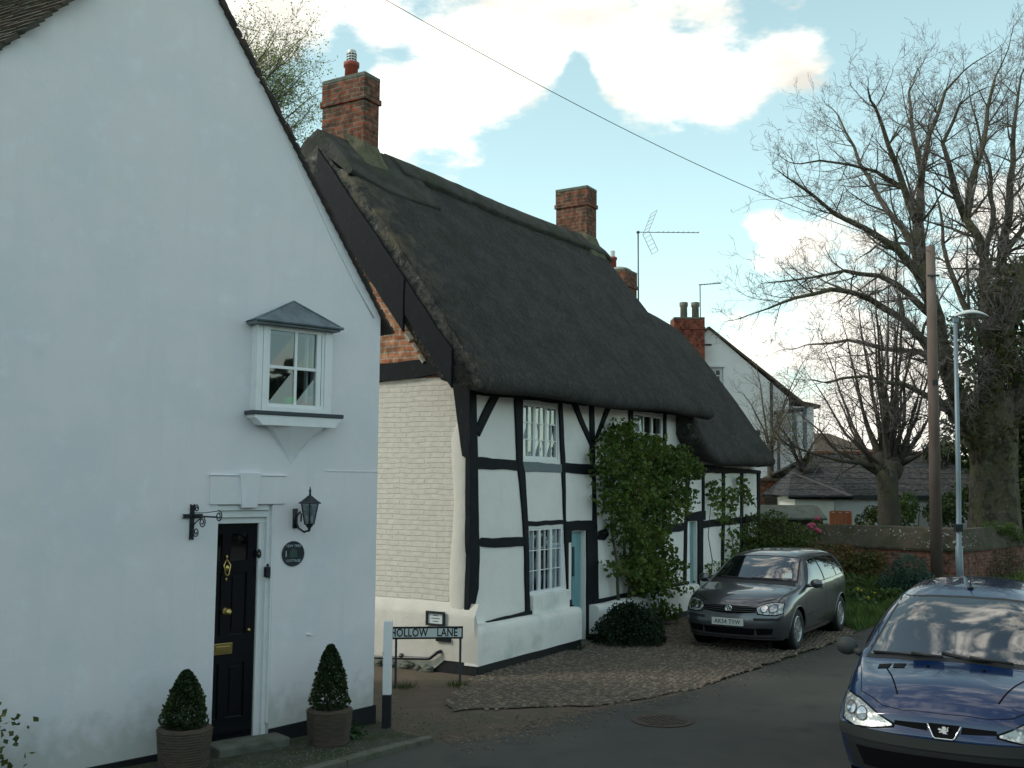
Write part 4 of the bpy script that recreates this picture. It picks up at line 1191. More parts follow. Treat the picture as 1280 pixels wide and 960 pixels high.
# ridge cap
def cap(name, t0, t1, drop, mtl, over=.05, lift=.05, wave=.006):
    mb = MB(); n = max(3, int((t1 - t0) / .12)); rows_ = []
    for i in range(n + 1):
        t = t0 + (t1 - t0) * i / n; r_, y_ = rz(t), yr(t)
        a = Vector((-.26, ez(t) + .40)); b = Vector((y_, r_)); L_ = (b - a).length; u = (b - a) / L_; nn_ = Vector((-u.y, u.x))
        dr = drop(t) + wave * math.sin(t * 5)
        row = []
        for j, (q, h) in enumerate([(dr, .02), (dr - .004, over + .05), (dr - .06, over + .065), (dr * .75, over + .07), (dr * .5, over + .06), (dr * .25, over + .03), (.10, lift)]):
            p = b - u * q + nn_ * h; wv = mnoise.noise_vector(Vector((t * 4, p.x * 4, p.y * 4))) * .008
            row.append((t, p.x + wv.x, p.y + wv.y))
        row.append((t, y_ - .02, r_ + lift - .055)); row.append((t, y_ + .25, r_ - .18)); row.append((t, y_ + .9, r_ - 1.0))
        rows_.append(row)
    mb.grid(rows_)
    for r_ in (rows_[0], rows_[-1]): mb.add(r_, [tuple(range(len(r_)))])
    return mb.build(name, mtl, main, True)
capo = cap('ridge_cap', 1.15, 9.02, lambda t: .62 + .015 * math.sin(t * 7), m_thatch_lt)
cap('ridge_apron', -.50, 1.62, lambda t: 1.36 - .10 * abs(t - .9) - .22 * max(0, .2 - t), m_thatch_lt, over=.03, lift=.03, wave=.008)
# bargeboards under the left verge: overlapping tarred boards
def bargeboard(y0, y1, d0, d1, x):
    sl = 1.305
    f = lambda y: 4.28 + (y + .26) * sl
    mb = MB(); k = math.sqrt(1 + sl * sl)
    q = [(y0, f(y0) - d0 * k), (y1, f(y1) - d0 * k), (y1, f(y1) - d1 * k), (y0, f(y0) - d1 * k)]
    mb.prism(wobble_poly(q, .2, .02), x, x + .05, 'x')
    return mb.build('bargeboard', M['black_timber'], main, bevel=.01)
bargeboard(.10, .98, .20, .52, -.565)
bargeboard(.93, 1.95, .20, .68, -.58)
bargeboard(1.90, 2.62, .22, .80, -.56)
mb = MB(); f = lambda y: 4.28 + (y + .26) * 1.305
mb.prism(wobble_poly([(.20, f(.20) - .80), (2.72, f(2.72) - 1.22), (2.72, f(2.72) - .9), (.20, f(.20) - .5)], .2, .03), -.33, XW, 'x')
mb.build('soffit_board', M['black_paint'], main)

# eave soffit shadow boards
# ---------------------------------------------------------------- chimneys
def chimney(par, x0, x1, y0, y1, zb, zt, band=.0, label=None, fillet=None, m=None, flare=0):
    mb = MB(); w = .03
    mb.box(x0, x1, y0, y1, zb, zt - .30)
    mb.box(x0 - w, x1 + w, y0 - w, y1 + w, zt - .40, zt - .31)
    mb.box(x0 - .008, x1 + .008, y0 - .008, y1 + .008, zt - .31, zt - .02)
    c = mb.build('chimney', m or M['chimney_brick'], par, bevel=.006)
    if label: c['label'] = label
    mb = MB(); mb.box(x0 - .012, x1 + .012, y0 - .012, y1 + .012, zt - .02, zt + .05); mb.build('cap', M['stone'], c, bevel=.012)
    if fillet:
        tt = (x0 + x1) / 2; e0 = 3.86 + .016 * tt
        zs = lambda y: e0 + .43 + (y + .26) * 1.284 + .07
        mb = MB()
        ring_in = [(x1 + .004, 2.62), (x1 + .004, y0 - .004), (x0 - .004, y0 - .004), (x0 - .004, 2.62)]
        ring_out = [(x1 + .12, 2.66), (x1 + .16, y0 - .20), (x0 - .16, y0 - .22), (x0 - .13, 2.66)]
        def res_(R_):
            o = []
            for i in range(3):
                for k in range(5): o.append(Vector((*R_[i], 0)).lerp(Vector((*R_[i + 1], 0)), k / 5))
            o.append(Vector((*R_[3], 0))); return o
        A1, A2 = res_(ring_in), res_(ring_out); rw = []
        for q, up_ in ((0, .24), (.35, .13), (.75, .06), (1.0, -.06)):
            rw.append([(p_.x, p_.y, zs(p_.y) + up_ + .015 * math.sin(i * 2.3)) for i, p_ in enumerate([a_.lerp(b_, q) for a_, b_ in zip(A1, A2)])])
        rw = [[(x_, y_, z_ - (z_ - zs(y_)) * .85 * max(0, min(1, (y_ - y0) / (2.62 - y0)))) for x_, y_, z_ in r__] for r__ in rw]
        mb.grid(rw)
        mb.build('mortar_fillet', M['flaunching'], c)
    return c
def pot(c, x, y, z, r, h, m, cowl=False):
    mb = MB(); mb.lathe([(0, z), (r * .95, z), (r * .92, z + h * .72), (r * 1.12, z + h * .76), (r * 1.12, z + h * .98), (r * .9, z + h), (0, z + h)], 18)
    vs = [(vx + x, vy + y, vz) for vx, vy, vz in mb.v]; mb.v = vs
    p = mb.build('chimney_pot', m, c, True)
    if cowl:
        k = MB(); z0 = z + h
        k.lathe([(0, z0), (r * .68, z0), (r * .68, z0 + .17), (r * .60, z0 + .2), (0, z0 + .2)], 16)
        k.v = [(vx + x, vy + y, vz) for vx, vy, vz in k.v]
        k.build('cowl', M['zinc'], c, False)
        s_ = MB()
        for j in range(3):
            for i in range(10):
                a = 2 * math.pi * i / 10; 
                s_.box(-.018, .018, r * .67, r * .70, z0 + .03 + j * .045, z0 + .052 + j * .045, Matrix.Translation((x, y, 0)) @ Matrix.Rotation(a, 4, 'Z'))
        s_.build('cowl_slot', M['interior'], c)
    return p
y0c = 2.35
cx0 = co.hy(454, 180, y0c)[0]; cx1 = co.hy(473, 180, y0c)[0]; cy1 = co.hx(403, 130, cx0)[0]
czt = co.hy(453, 91, y0c)[1]
ch1 = chimney(CO, cx0, cx1, y0c, cy1, 6.6, czt, label='left chimney stack with red pot and metal cowl', fillet=(co.hy(455, 205, y0c)[1], 0, 1.25))
pot(ch1, (cx0 + cx1) / 2, (y0c + cy1) / 2 , czt + .04, .115, .30, M['terracotta'], True)
y0d = 2.42
cx0 = co.hy(734, 270, y0d)[0]; cx1 = co.hy(744, 270, y0d)[0] + .06; cy1 = co.hx(695, 250, cx0)[0]
czt2 = co.hy(734, 234, y0d)[1]
ch2 = chimney(CO, cx0, cx1, y0d, cy1, 7.0, czt2, label='right chimney stack without pots near the end of the ridge', fillet=(co.hy(734, 296, y0d)[1] - .05, 0, 1.2))

# ================================================================ LOWER THATCHED COTTAGE
LO = co.empty('low_thatched_cottage', 'low timber-framed cottage with swept thatch joined to the right end of the tall cottage', 'cottage')
XL0, XL1 = XE + .02, 12.95
d2 = (C(861, 700)[0], C(871, 700)[0], 0, C(866, 652)[1])
mb = MB(); wall_holes(mb, XL0, XL1, 0, 3.15, [d2], YW, .12)
mb.add([(XL1, YW, 0), (XL1, 4.4, 0), (XL1, 4.4, 3.1), (XL1, 2.2, 6.2), (XL1, YW, 3.15)], [(0, 1, 2, 3, 4)])
mb.add([(XL0, 4.4, 0), (XL1, 4.4, 0), (XL1, 4.4, 3.1), (XL0, 4.4, 3.1)], [(0, 1, 2, 3)])
mb.build('wall', M['panel'], LO)
T = lambda name, poly, **k: tpx(name, poly, par=LO, **k)
T('timber_plate', [(866, 580), (949, 588), (949, 592), (866, 591)], proud=.05)
T('timber_post', [(877, 588), (879.5, 588), (879.5, 640), (877, 640)])
T('timber_post', [(902, 588), (905, 588), (905, 648), (904, 700), (902, 726), (900.5, 726), (902, 650)])
T('timber_post', [(925, 588), (928, 588), (928, 648), (927, 700), (926.5, 722), (924.5, 722), (925, 650)])
T('timber_post', [(946, 588), (949.3, 588), (949, 650), (948, 718), (945.5, 718), (946, 650)])
T('timber_lintel', [(857, 641), (880, 638), (880, 650), (858, 652)], proud=.045)
T('timber_post', [(871.5, 650), (878, 650), (877.5, 742), (871.5, 744)])
T('timber_rail', [(878, 651), (948, 644), (948, 652), (878, 660)], proud=.024)
T('timber_rail', [(878, 722), (948, 706), (948, 711), (878, 729)], proud=.024)
plinth_front(d2[1] + .1, XL1, lambda x: .62, LO, M['plinth_white'])
mb = MB(); mb.box(d2[1] + .12, XL1 - .01, .012, YW, -.03, .125); mb.build('plinth_base', M['black_paint'], LO)
plank_door(LO, d2[0] + .01, d2[1] - .01, .03, d2[3] - .002, YW + .08)
ez2 = lambda t: 3.03 + .012 * (t - 8.5) + (.25 * max(0, 9.0 - t) ** 2 * 1.2)
def rz2(t):
    if t < 8.9: return 7.95
    q = min(1, (t - 8.9) / 1.75); q = q * q * (3 - 2 * q)
    return 7.98 * (1 - q) + (6.98 - .08 * (t - 10.6)) * q
def yr2(t):
    q = max(0, min(1, (t - 8.9) / 1.6)); return 2.7 - .45 * q
low = thatch('thatched_roof', LO, 7.75, 12.75, ez2, rz2, yr2, eave=-.36, thick=.42, dt=.11)
mb = MB(); mb.prism(wobble_poly([(-.2, 3.1), (.1, 3.05), (2.0, 5.7), (2.0, 6.0)], .2, .02), 12.62, 12.68, 'x'); mb.build('bargeboard', M['black_timber'], low)
# chimney of the low cottage
yq = 3.0
a0, a1 = co.hy(781, 355, yq)[0], co.hy(796, 355, yq)[0] ; zt3 = co.hy(790, 341, yq)[1]
ch3 = chimney(LO, a0, a1, yq, yq + .62, 6.4, zt3, label='small chimney stack with a red pot behind the swept thatch')
mb = MB(); mb.ell(((a0 + a1) / 2, yq + .3, zt3 + .04), ((a1 - a0) / 2 + .02, .3, .12), 14, 8); mb.build('flaunching', M['mortar'], ch3, True)
xp = co.hy(775, 330, yq + .3)[0]
pot(ch3, a0 + .10, yq + .38, zt3 + .08, .10, .30, M['terracotta'], False)
mb = MB(); mb.lathe([(0, 0), (.062, 0), (.062, .16), (0, .16)], 14); mb.v = [(vx + a0 + .10, vy + yq + .38, vz + zt3 + .38) for vx, vy, vz in mb.v]; mb.build('flue_liner', M['zinc'], ch3)

# TV aerial behind it
mx_, mz0 = co.hy(798, 371, 3.3); _, mz1 = co.hy(799, 291, 3.3)
ta = thing('tv_aerial', 'tall TV aerial with a long boom and reflector beside the small chimney', 'aerial', tuple(co.w(mx_, 3.3, mz0 - .5)))
Hh = mz1 - mz0 + .5
mb = MB(); mb.tube([(0, 0, 0), (0, 0, Hh)], .022, 6); mb.ell((0, 0, Hh), (.05, .05, .04)); mb.build('mast', M['alu'], ta, True)
mb = MB(); bd = Vector((.97, .24, .0))
zc = Hh + .0
mb.tube([Vector((.0, 0, zc)), Vector((0, 0, zc)) + bd * 1.75 + Vector((0, 0, .10))], .011, 5)
for k in range(9):
    p = Vector((0, 0, zc)) + bd * (.55 + k * .145) + Vector((0, 0, .1 * (.55 + k * .145) / 1.75)); s_ = Vector((-.24, .97, 0)).normalized() * .11
    mb.tube([p - s_, p + s_ + Vector((0, 0, .02))], .006, 4)
mb.build('boom', M['alu'], ta)
mb = MB(); s_ = Vector((-.24, .97, 0)).normalized() * .22; c0 = Vector((0, 0, zc)) + bd * .30
for sg, tp_ in ((1, (.24, .58)), (-1, (.26, -.52))):
    tip_ = c0 + bd * tp_[0] + Vector((0, 0, tp_[1])); 
    for e in (-1, 1): mb.tube([c0 + s_ * e - bd * .08, tip_ + s_ * e - bd * .08], .007, 4)
    for k in range(6):
        p = c0.lerp(tip_, k / 5) - bd * .08; mb.tube([p - s_, p + s_], .005, 4)
mb.build('reflector', M['alu'], ta)

# notice frame and waste pipe on the cream wall
gx_ = lambda px, py, x=0: co.hx(px, py, x)
a = gx_(557, 772); b = gx_(534, 772); z0, z1 = gx_(546, 782)[1], gx_(546, 764)[1]
nf = thing('framed_notice', 'small black-framed white notice on the cream wall above the street sign', 'notice', tuple(co.w(0, (a[0] + b[0]) / 2, (z0 + z1) / 2)), math.pi / 2 - co.a)
hw, hh = (b[0] - a[0]) / 2, (z1 - z0) / 2
mb = MB()
for q in ((-hw, hw, -hh, -hh + .03), (-hw, hw, hh - .03, hh), (-hw, -hw + .03, -hh + .03, hh - .03), (hw - .03, hw, -hh + .03, hh - .03)): mb.box(-.04, -.008, q[0], q[1], q[2], q[3])
mb.build('frame', M['iron'], nf)
mb = MB(); mb.box(-.02, -.008, -hw + .03, hw - .03, -hh + .03, hh - .03); mb.build('notice_sheet', M['sign_white'], nf)
m_gt = mat('faded_blue_print', (.12, .17, .22), .7)
for k, wd_ in enumerate((.55, .9, .6)):
    mb = MB(); mb.box(-.022, -.020, -hw * .5 * wd_, hw * .5 * wd_, .035 - k * .04, .048 - k * .04); mb.build('printed_line', m_gt, nf)
p0, p1 = gx_(470, 821), gx_(540, 823); p2 = gx_(549, 815); 
wp = thing('waste_pipe', 'black waste pipe running low along the cream wall behind the white post', 'pipe', tuple(co.w(0, 0, 0)), math.pi / 2 - co.a)
mb = MB(); xx = -.05
mb.tube([(xx, 4.5, p0[1] + .05), (xx, p0[0], p0[1]), (xx, p1[0] + .05, p1[1]), (xx, p1[0], p1[1] + .01), (xx, p2[0], p2[1]), (xx + .05, p2[0] - .04, p2[1] + .015)], .024, 8); mb.build('pipe', M['iron'], wp, True)
mb = MB()
for s_ in (p0[0] - .2, (p0[0] + p1[0]) / 2): mb.tube([(xx, s_ - .02, p1[1] + .003), (xx, s_ + .02, p1[1] + .003)], .032, 8)
mb.build('pipe_clip', M['iron'], wp)
a = gx_(564, 800, -.0); b = gx_(546, 800)
vb = thing('wall_vent', 'small dark vent on the cream wall just under the street sign', 'vent', tuple(co.w(0, (a[0] + b[0]) / 2, a[1])), math.pi / 2 - co.a)
mb = MB(); mb.box(-.03, .004, -abs(b[0] - a[0]) / 2, abs(b[0] - a[0]) / 2, -.03, .03); mb.build('frame', M['iron'], vb)
mb = MB(); [mb.box(-.036, -.03, -abs(b[0] - a[0]) / 2, abs(b[0] - a[0]) / 2, -.02 + k * .018, -.01 + k * .018) for k in range(3)]; mb.build('slat', M['iron'], vb)

# ---------------------------------------------------------------- street name sign
gR = gnd(575, 858); yS = gR.y
PL, PR = at_y(489, 790, yS - .10), at_y(578, 793, yS)
sg = thing('street_sign', 'black and white street name plate on two short legs reading HOLLOW LANE', 'street sign', tuple(gR + Vector((0, 0, 0))), math.atan2(PR.y - PL.y, PR.x - PL.x))
Ls = (PR - PL).length; zt = at_y(534, 782.5, yS).z; zb_ = at_y(534, 798, yS).z
mb = MB(); mb.box(-Ls + .03, .03, -.012, .012, zb_, zt); mb.build('border', M['iron'], sg, bevel=.004)
mb = MB(); mb.box(-Ls + .05, .010, -.016, -.012, zb_ + .024, zt - .024); mb.build('name_plate', M['sign_white'], sg)
text('HOLLOW', (zt - zb_) * .92, M['iron'], sg, facing_my(-Ls * .725, -.018, (zb_ + zt) / 2), .001, space=1.04, sx=.74, bold=.0025)
text('LANE', (zt - zb_) * .92, M['iron'], sg, facing_my(-Ls * .19, -.018, (zb_ + zt) / 2), .001, space=1.04, sx=.74, bold=.0025)
for xx in (-.0, -Ls + .09):
    mb = MB(); mb.box(xx - .015, xx + .015, .012, .035, -.02, zt - .005); mb.build('leg', M['slate_dark'], sg)
g = gnd(483, 912, .02)
wpst = thing('marker_post', 'slim white marker post with a black foot at the corner of the lane', 'post', (g.x, g.y, .0))
zt = at_y(484, 776, g.y).z; zm = at_y(484, 868, g.y).z
mb = MB(); mb.box(-.045, .045, -.04, .04, zm, zt); mb.build('shaft', M['white_paint'], wpst, bevel=.006)
mb = MB(); mb.box(-.047, .047, -.042, .042, -.02, zm); mb.build('foot', M['black_paint'], wpst, bevel=.004)

# ---------------------------------------------------------------- climbers
m_climb = leaf_mat('glossy_rose_leaves', (.060, .115, .020), (.13, .18, .036), c3=(.18, .16, .05))
m_dark = leaf_mat('dark_shrub_leaves', (.014, .030, .014), (.024, .048, .02))
def climber(name, label, cat, polys, n, size, depth, m, stems, stem_r=.02, dens=1.0):
    t = co.empty(name, label, cat)
    pts = []
    for poly, wgt in polys:
        q = [co.hy(px, py, YW - .15) for px, py in poly]
        x0, x1 = min(a for a, _ in q), max(a for a, _ in q); z0, z1 = min(b for _, b in q), max(b for _, b in q)
        k = 0; tries = 0
        while k < n * wgt and tries < n * 40:
            tries += 1
            x, z = random.uniform(x0, x1), random.uniform(z0, z1)
            if not inpoly(x, z, q): continue
            cl = mnoise.noise(Vector((x * 3.2, 7, z * 3.2))) + .5 * mnoise.noise(Vector((x * 9, 3, z * 9)))
            if cl < -.12 and random.random() < .9: continue
            dd = depth * (.35 + .65 * max(0, min(1, .6 + cl))) 
            y = YW - .02 - random.random() ** .7 * dd
            pts.append((x, y, z)); k += 1
    mb = MB(); leaves(mb, pts, size, .25, (0.2, -1, .3)); mb.build('foliage', m, t, fix=False)
    mb = MB()
    for s_ in stems:
        q = [co.hy(px, py, YW - .18) for px, py in s_]
        pp = [(a + random.uniform(-.03, .03), YW - .16 + random.uniform(-.06, .06), b) for a, b in q]
        mb.tube(pp, [stem_r * (1 - .6 * i / len(pp)) for i in range(len(pp))], 6)
    mb.build('stem', M['bark'], t, True)
    return t
climber('climbing_rose', 'big bushy green climber covering the wall between the two blue doors', 'climber',
        [([(738, 560), (748, 548), (760, 532), (772, 528), (790, 540), (808, 545), (816, 562), (838, 556), (852, 568), (861, 590), (858, 612), (848, 632), (838, 640), (830, 655), (820, 668), (826, 690), (832, 710), (816, 722), (805, 745), (790, 740), (780, 720), (774, 695), (764, 680), (757, 650), (745, 628), (738, 595)], 1.0),
         ([(752, 700), (765, 705), (770, 722), (758, 716)], .012), ([(800, 730), (836, 700), (852, 738), (828, 748), (812, 742)], .03), ([(765, 527), (776, 522), (775, 532), (766, 534)], .006),
         ([(812, 750), (828, 755), (826, 772), (808, 776)], .03), ([(778, 700), (825, 695), (812, 765), (784, 765)], .05)],
        8200, .088, .62, m_climb,
        [[(778, 775), (775, 740), (772, 700), (768, 660), (765, 610)], [(797, 770), (799, 730), (803, 690), (808, 640), (815, 600)], [(783, 772), (790, 730), (785, 690), (780, 640)], [(790, 772), (800, 745), (820, 735)]], .035)
climber('wall_rose', 'thin straggling climber on the white wall of the low cottage', 'climber',
        [([(884, 625), (892, 600), (905, 595), (915, 612), (925, 606), (934, 618), (926, 640), (918, 655), (900, 655), (892, 645)], .45),
         ([(925, 592), (934, 604), (928, 622), (922, 610)], .10), ([(935, 618), (944, 622), (938, 632)], .04), ([(905, 660), (930, 658), (928, 690), (912, 715), (905, 690)], .25),
         ([(880, 705), (905, 700), (910, 730), (880, 745)], .16), ([(885, 600), (893, 605), (890, 625)], .05)],
        620, .105, .28, m_climb,
        [[(886, 742), (890, 700), (885, 670), (892, 630), (905, 605)], [(914, 735), (916, 690), (912, 650), (918, 620)], [(920, 730), (924, 680), (926, 640), (930, 600)]], .012)
# low shrub at the foot
cg = gnd(790, 806)
t = thing('low_shrub', 'dense dark feathery shrub on the cobbles at the foot of the climber', 'shrub', (cg.x, cg.y + .15, 0))
mb = MB(); pts = []
for i in range(7500):
    a = random.uniform(0, 6.283); u = random.random() ** .45; z = random.random()
    rr_ = math.sqrt(max(0, 1 - z * z)) * u
    lump = 1 + .22 * mnoise.noise(Vector((math.cos(a) * 1.7, math.sin(a) * 1.7, z * 2.5)))
    pts.append((.64 * rr_ * math.cos(a) * lump, .52 * rr_ * math.sin(a) * lump, .62 * z * lump * (.6 + .4 * u) + .02))
leaves(mb, pts, .045); mb.build('foliage', m_dark, t, fix=False)
mb = MB()
for i in range(9): mb.tube([(0, 0, 0), (random.uniform(-.2, .2), random.uniform(-.2, .2), .25), (random.uniform(-.4, .4), random.uniform(-.35, .35), .45)], .008, 4)
mb.build('stem', M['twig'], t)
# weed and grass tufts at the base of the cottage corner
m_tuft = leaf_mat('tuft_grass', (.05, .08, .02), (.08, .10, .03))
for k, (px, py, lab) in enumerate([(572, 858, 'bright green grass tuft at the right leg of the street sign'), (505, 860, 'dull grass tuft at the foot of the cream wall'), (722, 812, 'small dark weed patch by the blue door step')]):
    g = gnd(px, py, 0)
    t = thing('grass_tuft', lab, 'grass tuft', tuple(g)); mb = MB()
    for i in range(90):
        a, l = random.uniform(0, 6.28), random.uniform(.04, .12); bx, by = random.gauss(0, .07), random.gauss(0, .05)
        mb.add([(bx - .004, by, 0), (bx + .004, by, 0), (bx + math.cos(a) * l * .4, by + math.sin(a) * l * .4, l)], [(0, 1, 2)])
    mb.build('blades', m_tuft if k < 2 else m_dark, t, fix=False)

# ================================================================ BACKGROUND BUILDINGS
fb = Frame((0, 38), R(90))
WH = fb.empty('white_gable_house', 'tall white gabled house with a red brick chimney behind the low thatch', 'house')
Bq = lambda px, py, y=0: fb.hy(px, py, y)
m_far_white = mat('far_white_render', (.86, .87, .87), .9, spec=.1, bump=(6, .4, .03), var=[(1.2, (.78, .80, .79), .45, .7), (5, (.62, .63, .58), .62, .85)])
m_far_tile = mat('far_roof_tiles', (.10, .075, .055), .9, bump=(9, .6, .03), var=(3, (.065, .06, .04), .4, .7))
apx_ = Bq(885.5, 411); er = Bq(992, 499); el = Bq(832, 470)
wx = (Bq(881, 470)[0], Bq(904, 470)[0], Bq(892, 492)[1], Bq(892, 459)[1])
xr = Bq(987, 560)[0]
mb = MB(); wall_holes(mb, el[0], xr, 0, Bq(892, 500)[1] - .3, [], 0)
zt_ = Bq(892, 500)[1] - .3
zr_e = er[1]
# gable with a window opening
poly_l = [(el[0], zt_), (wx[0], zt_), (wx[0], wx[2]), (wx[0], wx[3]), (wx[1], wx[3]), (wx[1], wx[2]), (wx[1], zt_), (xr, zt_), (xr, zr_e + .05), apx_, (el[0], el[1])]
mb.add([(a, 0, b) for a, b in [(el[0], zt_), (wx[0], zt_), (wx[0], wx[3] + .5), (el[0], el[1])]], [(0, 1, 2, 3)])
mb.add([(a, 0, b) for a, b in [(wx[0], zt_), (wx[1], zt_), (wx[1], wx[2]), (wx[0], wx[2])]], [(0, 1, 2, 3)])
mb.add([(a, 0, b) for a, b in [(wx[0], wx[3]), (wx[1], wx[3]), (wx[1], wx[3] + .5), (wx[0], wx[3] + .5)]], [(0, 1, 2, 3)])
mb.add([(a, 0, b) for a, b in [(wx[1], zt_), (xr, zt_), (xr, zr_e + .05), (wx[1], wx[3] + .5)]], [(0, 1, 2, 3)])
mb.add([(a, 0, b) for a, b in [(el[0], el[1]), (wx[0], wx[3] + .5), (wx[1], wx[3] + .5), (xr, zr_e + .05), apx_]], [(0, 1, 2, 3, 4)])
mb.add([(xr, 0, 0), (xr, 9, 0), (xr, 9, zr_e), (xr, 0, zr_e)], [(0, 1, 2, 3)])
mb.add([(el[0], 0, 0), (el[0], 9, 0), (el[0], 9, el[1]), (el[0], 0, el[1])], [(0, 1, 2, 3)])
mb.add([(el[0], 9, 0), (xr, 9, 0), (xr, 9, zr_e), (apx_[0], 9, apx_[1]), (el[0], 9, el[1])], [(0, 1, 2, 3, 4)])
mb.build('wall', m_far_white, WH, fix=False)
mb = MB()
for a, b in ((apx_, (er[0] + .5, er[1] - .32)), (apx_, (el[0] - .3, el[1] - .25))):
    d_ = Vector((b[0] - a[0], b[1] - a[1])).normalized(); n_ = Vector((-d_.y, d_.x)); n_ = n_ if n_.y > 0 else -n_
    q = [a, b, (b[0] + n_.x * .08, b[1] + n_.y * .08), (a[0] + n_.x * .03, a[1] + .08)]
    mb.prism(wobble_poly(q, .5, .03) if a is None else q, -.10, 9.1, 'y')
mb.build('roof', m_far_tile, WH)
w_ = window(WH, wx[0], wx[1], wx[2], wx[3], .10, 1, 3, 4, fw=.06, bw=.03, pane=M['pane_bright'], label='sash window in the white gable')
mb = MB(); mb.box(wx[0] - .08, wx[1] + .08, -.05, .1, wx[3] + .0, wx[3] + .08); mb.box(wx[0] - .08, wx[1] + .08, -.06, .1, wx[2] - .08, wx[2] - .0); mb.build('sill', M['white_paint'], w_)
mb = MB(); v = Bq(885, 431); mb.box(v[0] - .13, v[0] + .13, -.03, .0, v[1] - .03, v[1] + .03); v = Bq(947, 541); mb.box(v[0] - .08, v[0] + .08, -.05, .0, v[1] - .09, v[1] + .09); mb.build('vent', M['bark_dark'], WH)
for (pa, pb, pc, yy) in ((964, 478, 640, -.16), (972.5, 516, 640, -.20)):
    mb = MB(); a = Bq(pa, pb, yy); b = Bq(pa + 1.5, pc, yy); mb.tube([(a[0], yy, a[1]), (b[0], yy, 0.0)], .06, 6)
    mb.build('drainpipe', M['iron'], WH, True)
a, b = Bq(968, 516, -.2), Bq(1003, 512, -.2)
mb = MB(); mb.tube([(a[0], -.2, a[1]), (b[0], -.2, b[1])], .08, 6); mb.build('gutter', M['iron'], WH, True)
# lit side wing on the right
a, b = Bq(987, 520, .2), Bq(1017, 512, .2)
mb = MB(); mb.box(a[0], b[0], .2, 7, 0, Bq(1000, 508, .2)[1]); mb.build('wing_wall', m_far_white, WH)
mb = MB(); zt = Bq(1000, 508, .2)[1]
mb.prism([(a[0] - .6, zt + .3), (b[0] + .25, zt - .05), (b[0] + .25, zt + .06), (a[0] - .6, zt + .42)], .15, 7.2, 'y'); mb.build('wing_roof', m_far_tile, WH)
for k, px in enumerate((992, 1005)):
    q = Bq(px, 535, .2); window(WH, q[0] - .12, q[0] + .16, q[1] - .8, q[1] + .8, .17, 1, 1, 3, fw=.03, bw=.02, dark=False, pane=M['pane_dark'])
# chimney stack standing on the left slope
a, b = Bq(843, 430, -.6), Bq(881, 430, -.6)
ct = Bq(862, 398, -.6)[1]
c4 = chimney(WH, a[0], b[0], -.6, .3, 5.5, ct, m=brick_mat('far_chimney_brick', (.26, .07, .045), (.20, .06, .04), (.16, .08, .06)), label='broad red brick stack with two buff pots')
for px in (855, 869.5): q = Bq(px, 390, -.2); pot(c4, q[0], -.15, ct + .04, .14, Bq(px, 378, -.15)[1] - ct - .04, M['buff_pot'])
q = Bq(875.5, 396, .35); qt = Bq(875.5, 356, .35)
ta2 = thing('tv_aerial', 'thin TV aerial beside the twin chimney pots of the white gabled house', 'aerial', (q[0], 38.35, q[1] - .5))
hh = qt[1] - q[1] + .5
mb = MB(); mb.tube([(0, 0, 0), (0, 0, hh)], .022, 5); mb.build('mast', M['alu'], ta2)
mb = MB(); mb.tube([(-.05, 0, hh), (.8, 0, hh + .07)], .02, 5)
for k in range(7): mb.tube([(.08 + k * .11, -.14, hh + .01 * k), (.08 + k * .11, .14, hh + .01 * k)], .010, 4)
mb.build('boom', M['alu'], ta2)

# brick outhouse piece left of the shed
ob = thing('brick_outhouse', 'small red brick outhouse between the low cottage and the slate building', 'outhouse', (at_y(969, 640, 33).x, 33, 0))
mb = MB(); x0, x1 = at_y(949, 640, 33).x - at_y(969, 640, 33).x, at_y(987, 640, 33).x - at_y(969, 640, 33).x; zt = at_y(969, 601, 33).z
mb.box(x0, x1, 0, 3, 0, zt); mb.build('wall', M['orange_brick'], ob)
mb = MB(); mb.box(x0 - .1, x1 + .1, -.1, 3.1, zt, zt + .08); mb.build('flat_roof', m_far_tile, ob)
mb = MB(); mb.box(-.35, .25, -.02, .0, .8, zt - .35); mb.build('door', M['bark_dark'], ob)

# slate-roofed white outbuilding
def slate_mat():
    m = brick_mat('mossy_slate', (.055, .062, .068), (.080, .080, .078), (.02, .022, .022), bw=.30, bh=.17, ms=.012, bump=.8)
    return m
M['slate'] = slate_mat()
fo = Frame((0, 31), R(90)); OB = fo.empty('slate_outbuilding', 'long low white outbuilding with a dark slate roof behind the brick wall', 'outbuilding')
O = lambda px, py, y=0: fo.hy(px, py, y)
zw = O(1100, 620)[1]; x0, x1 = O(1043, 640)[0], O(1230, 640)[0]
mb = MB(); mb.box(x0, x1, 0, 5, 0, zw); mb.prism([(0, 0), (5, 0), (5, zw), (2.5, zw + 1.2), (0, zw)], x0, x0 + .01, 'x'); mb.prism([(0, 0), (5, 0), (5, zw), (2.5, zw + 1.2), (0, zw)], x1, x1 - .01, 'x')
mb.build('wall', m_far_white, OB)
zr2_ = O(1080, 567, 2.6)[1]; xl = O(1016, 567, 2.6)[0]
def roof_slab(mb, A, B, Cc, D, th=.07):
    n_ = (Vector(B) - Vector(A)).cross(Vector(D) - Vector(A)).normalized()
    if n_.z < 0: n_ = -n_
    v = [Vector(p) for p in (A, B, Cc, D)]
    mb.add(v + [p - n_ * th for p in v], [(0, 1, 2, 3), (4, 5, 6, 7), (0, 1, 5, 4), (1, 2, 6, 5), (2, 3, 7, 6), (3, 0, 4, 7)])
mb = MB()
roof_slab(mb, (x0 - 2.2, -.25, zw + .02), (x1 + .2, -.25, zw + .02), (x1 + .2, 2.6, zr2_), (xl, 2.6, zr2_))
roof_slab(mb, (x0 - 2.0, 5.3, zw), (x1 + .2, 5.3, zw), (x1 + .2, 2.6, zr2_), (xl, 2.6, zr2_))
rf_ = mb.build('roof', M['slate'], OB)
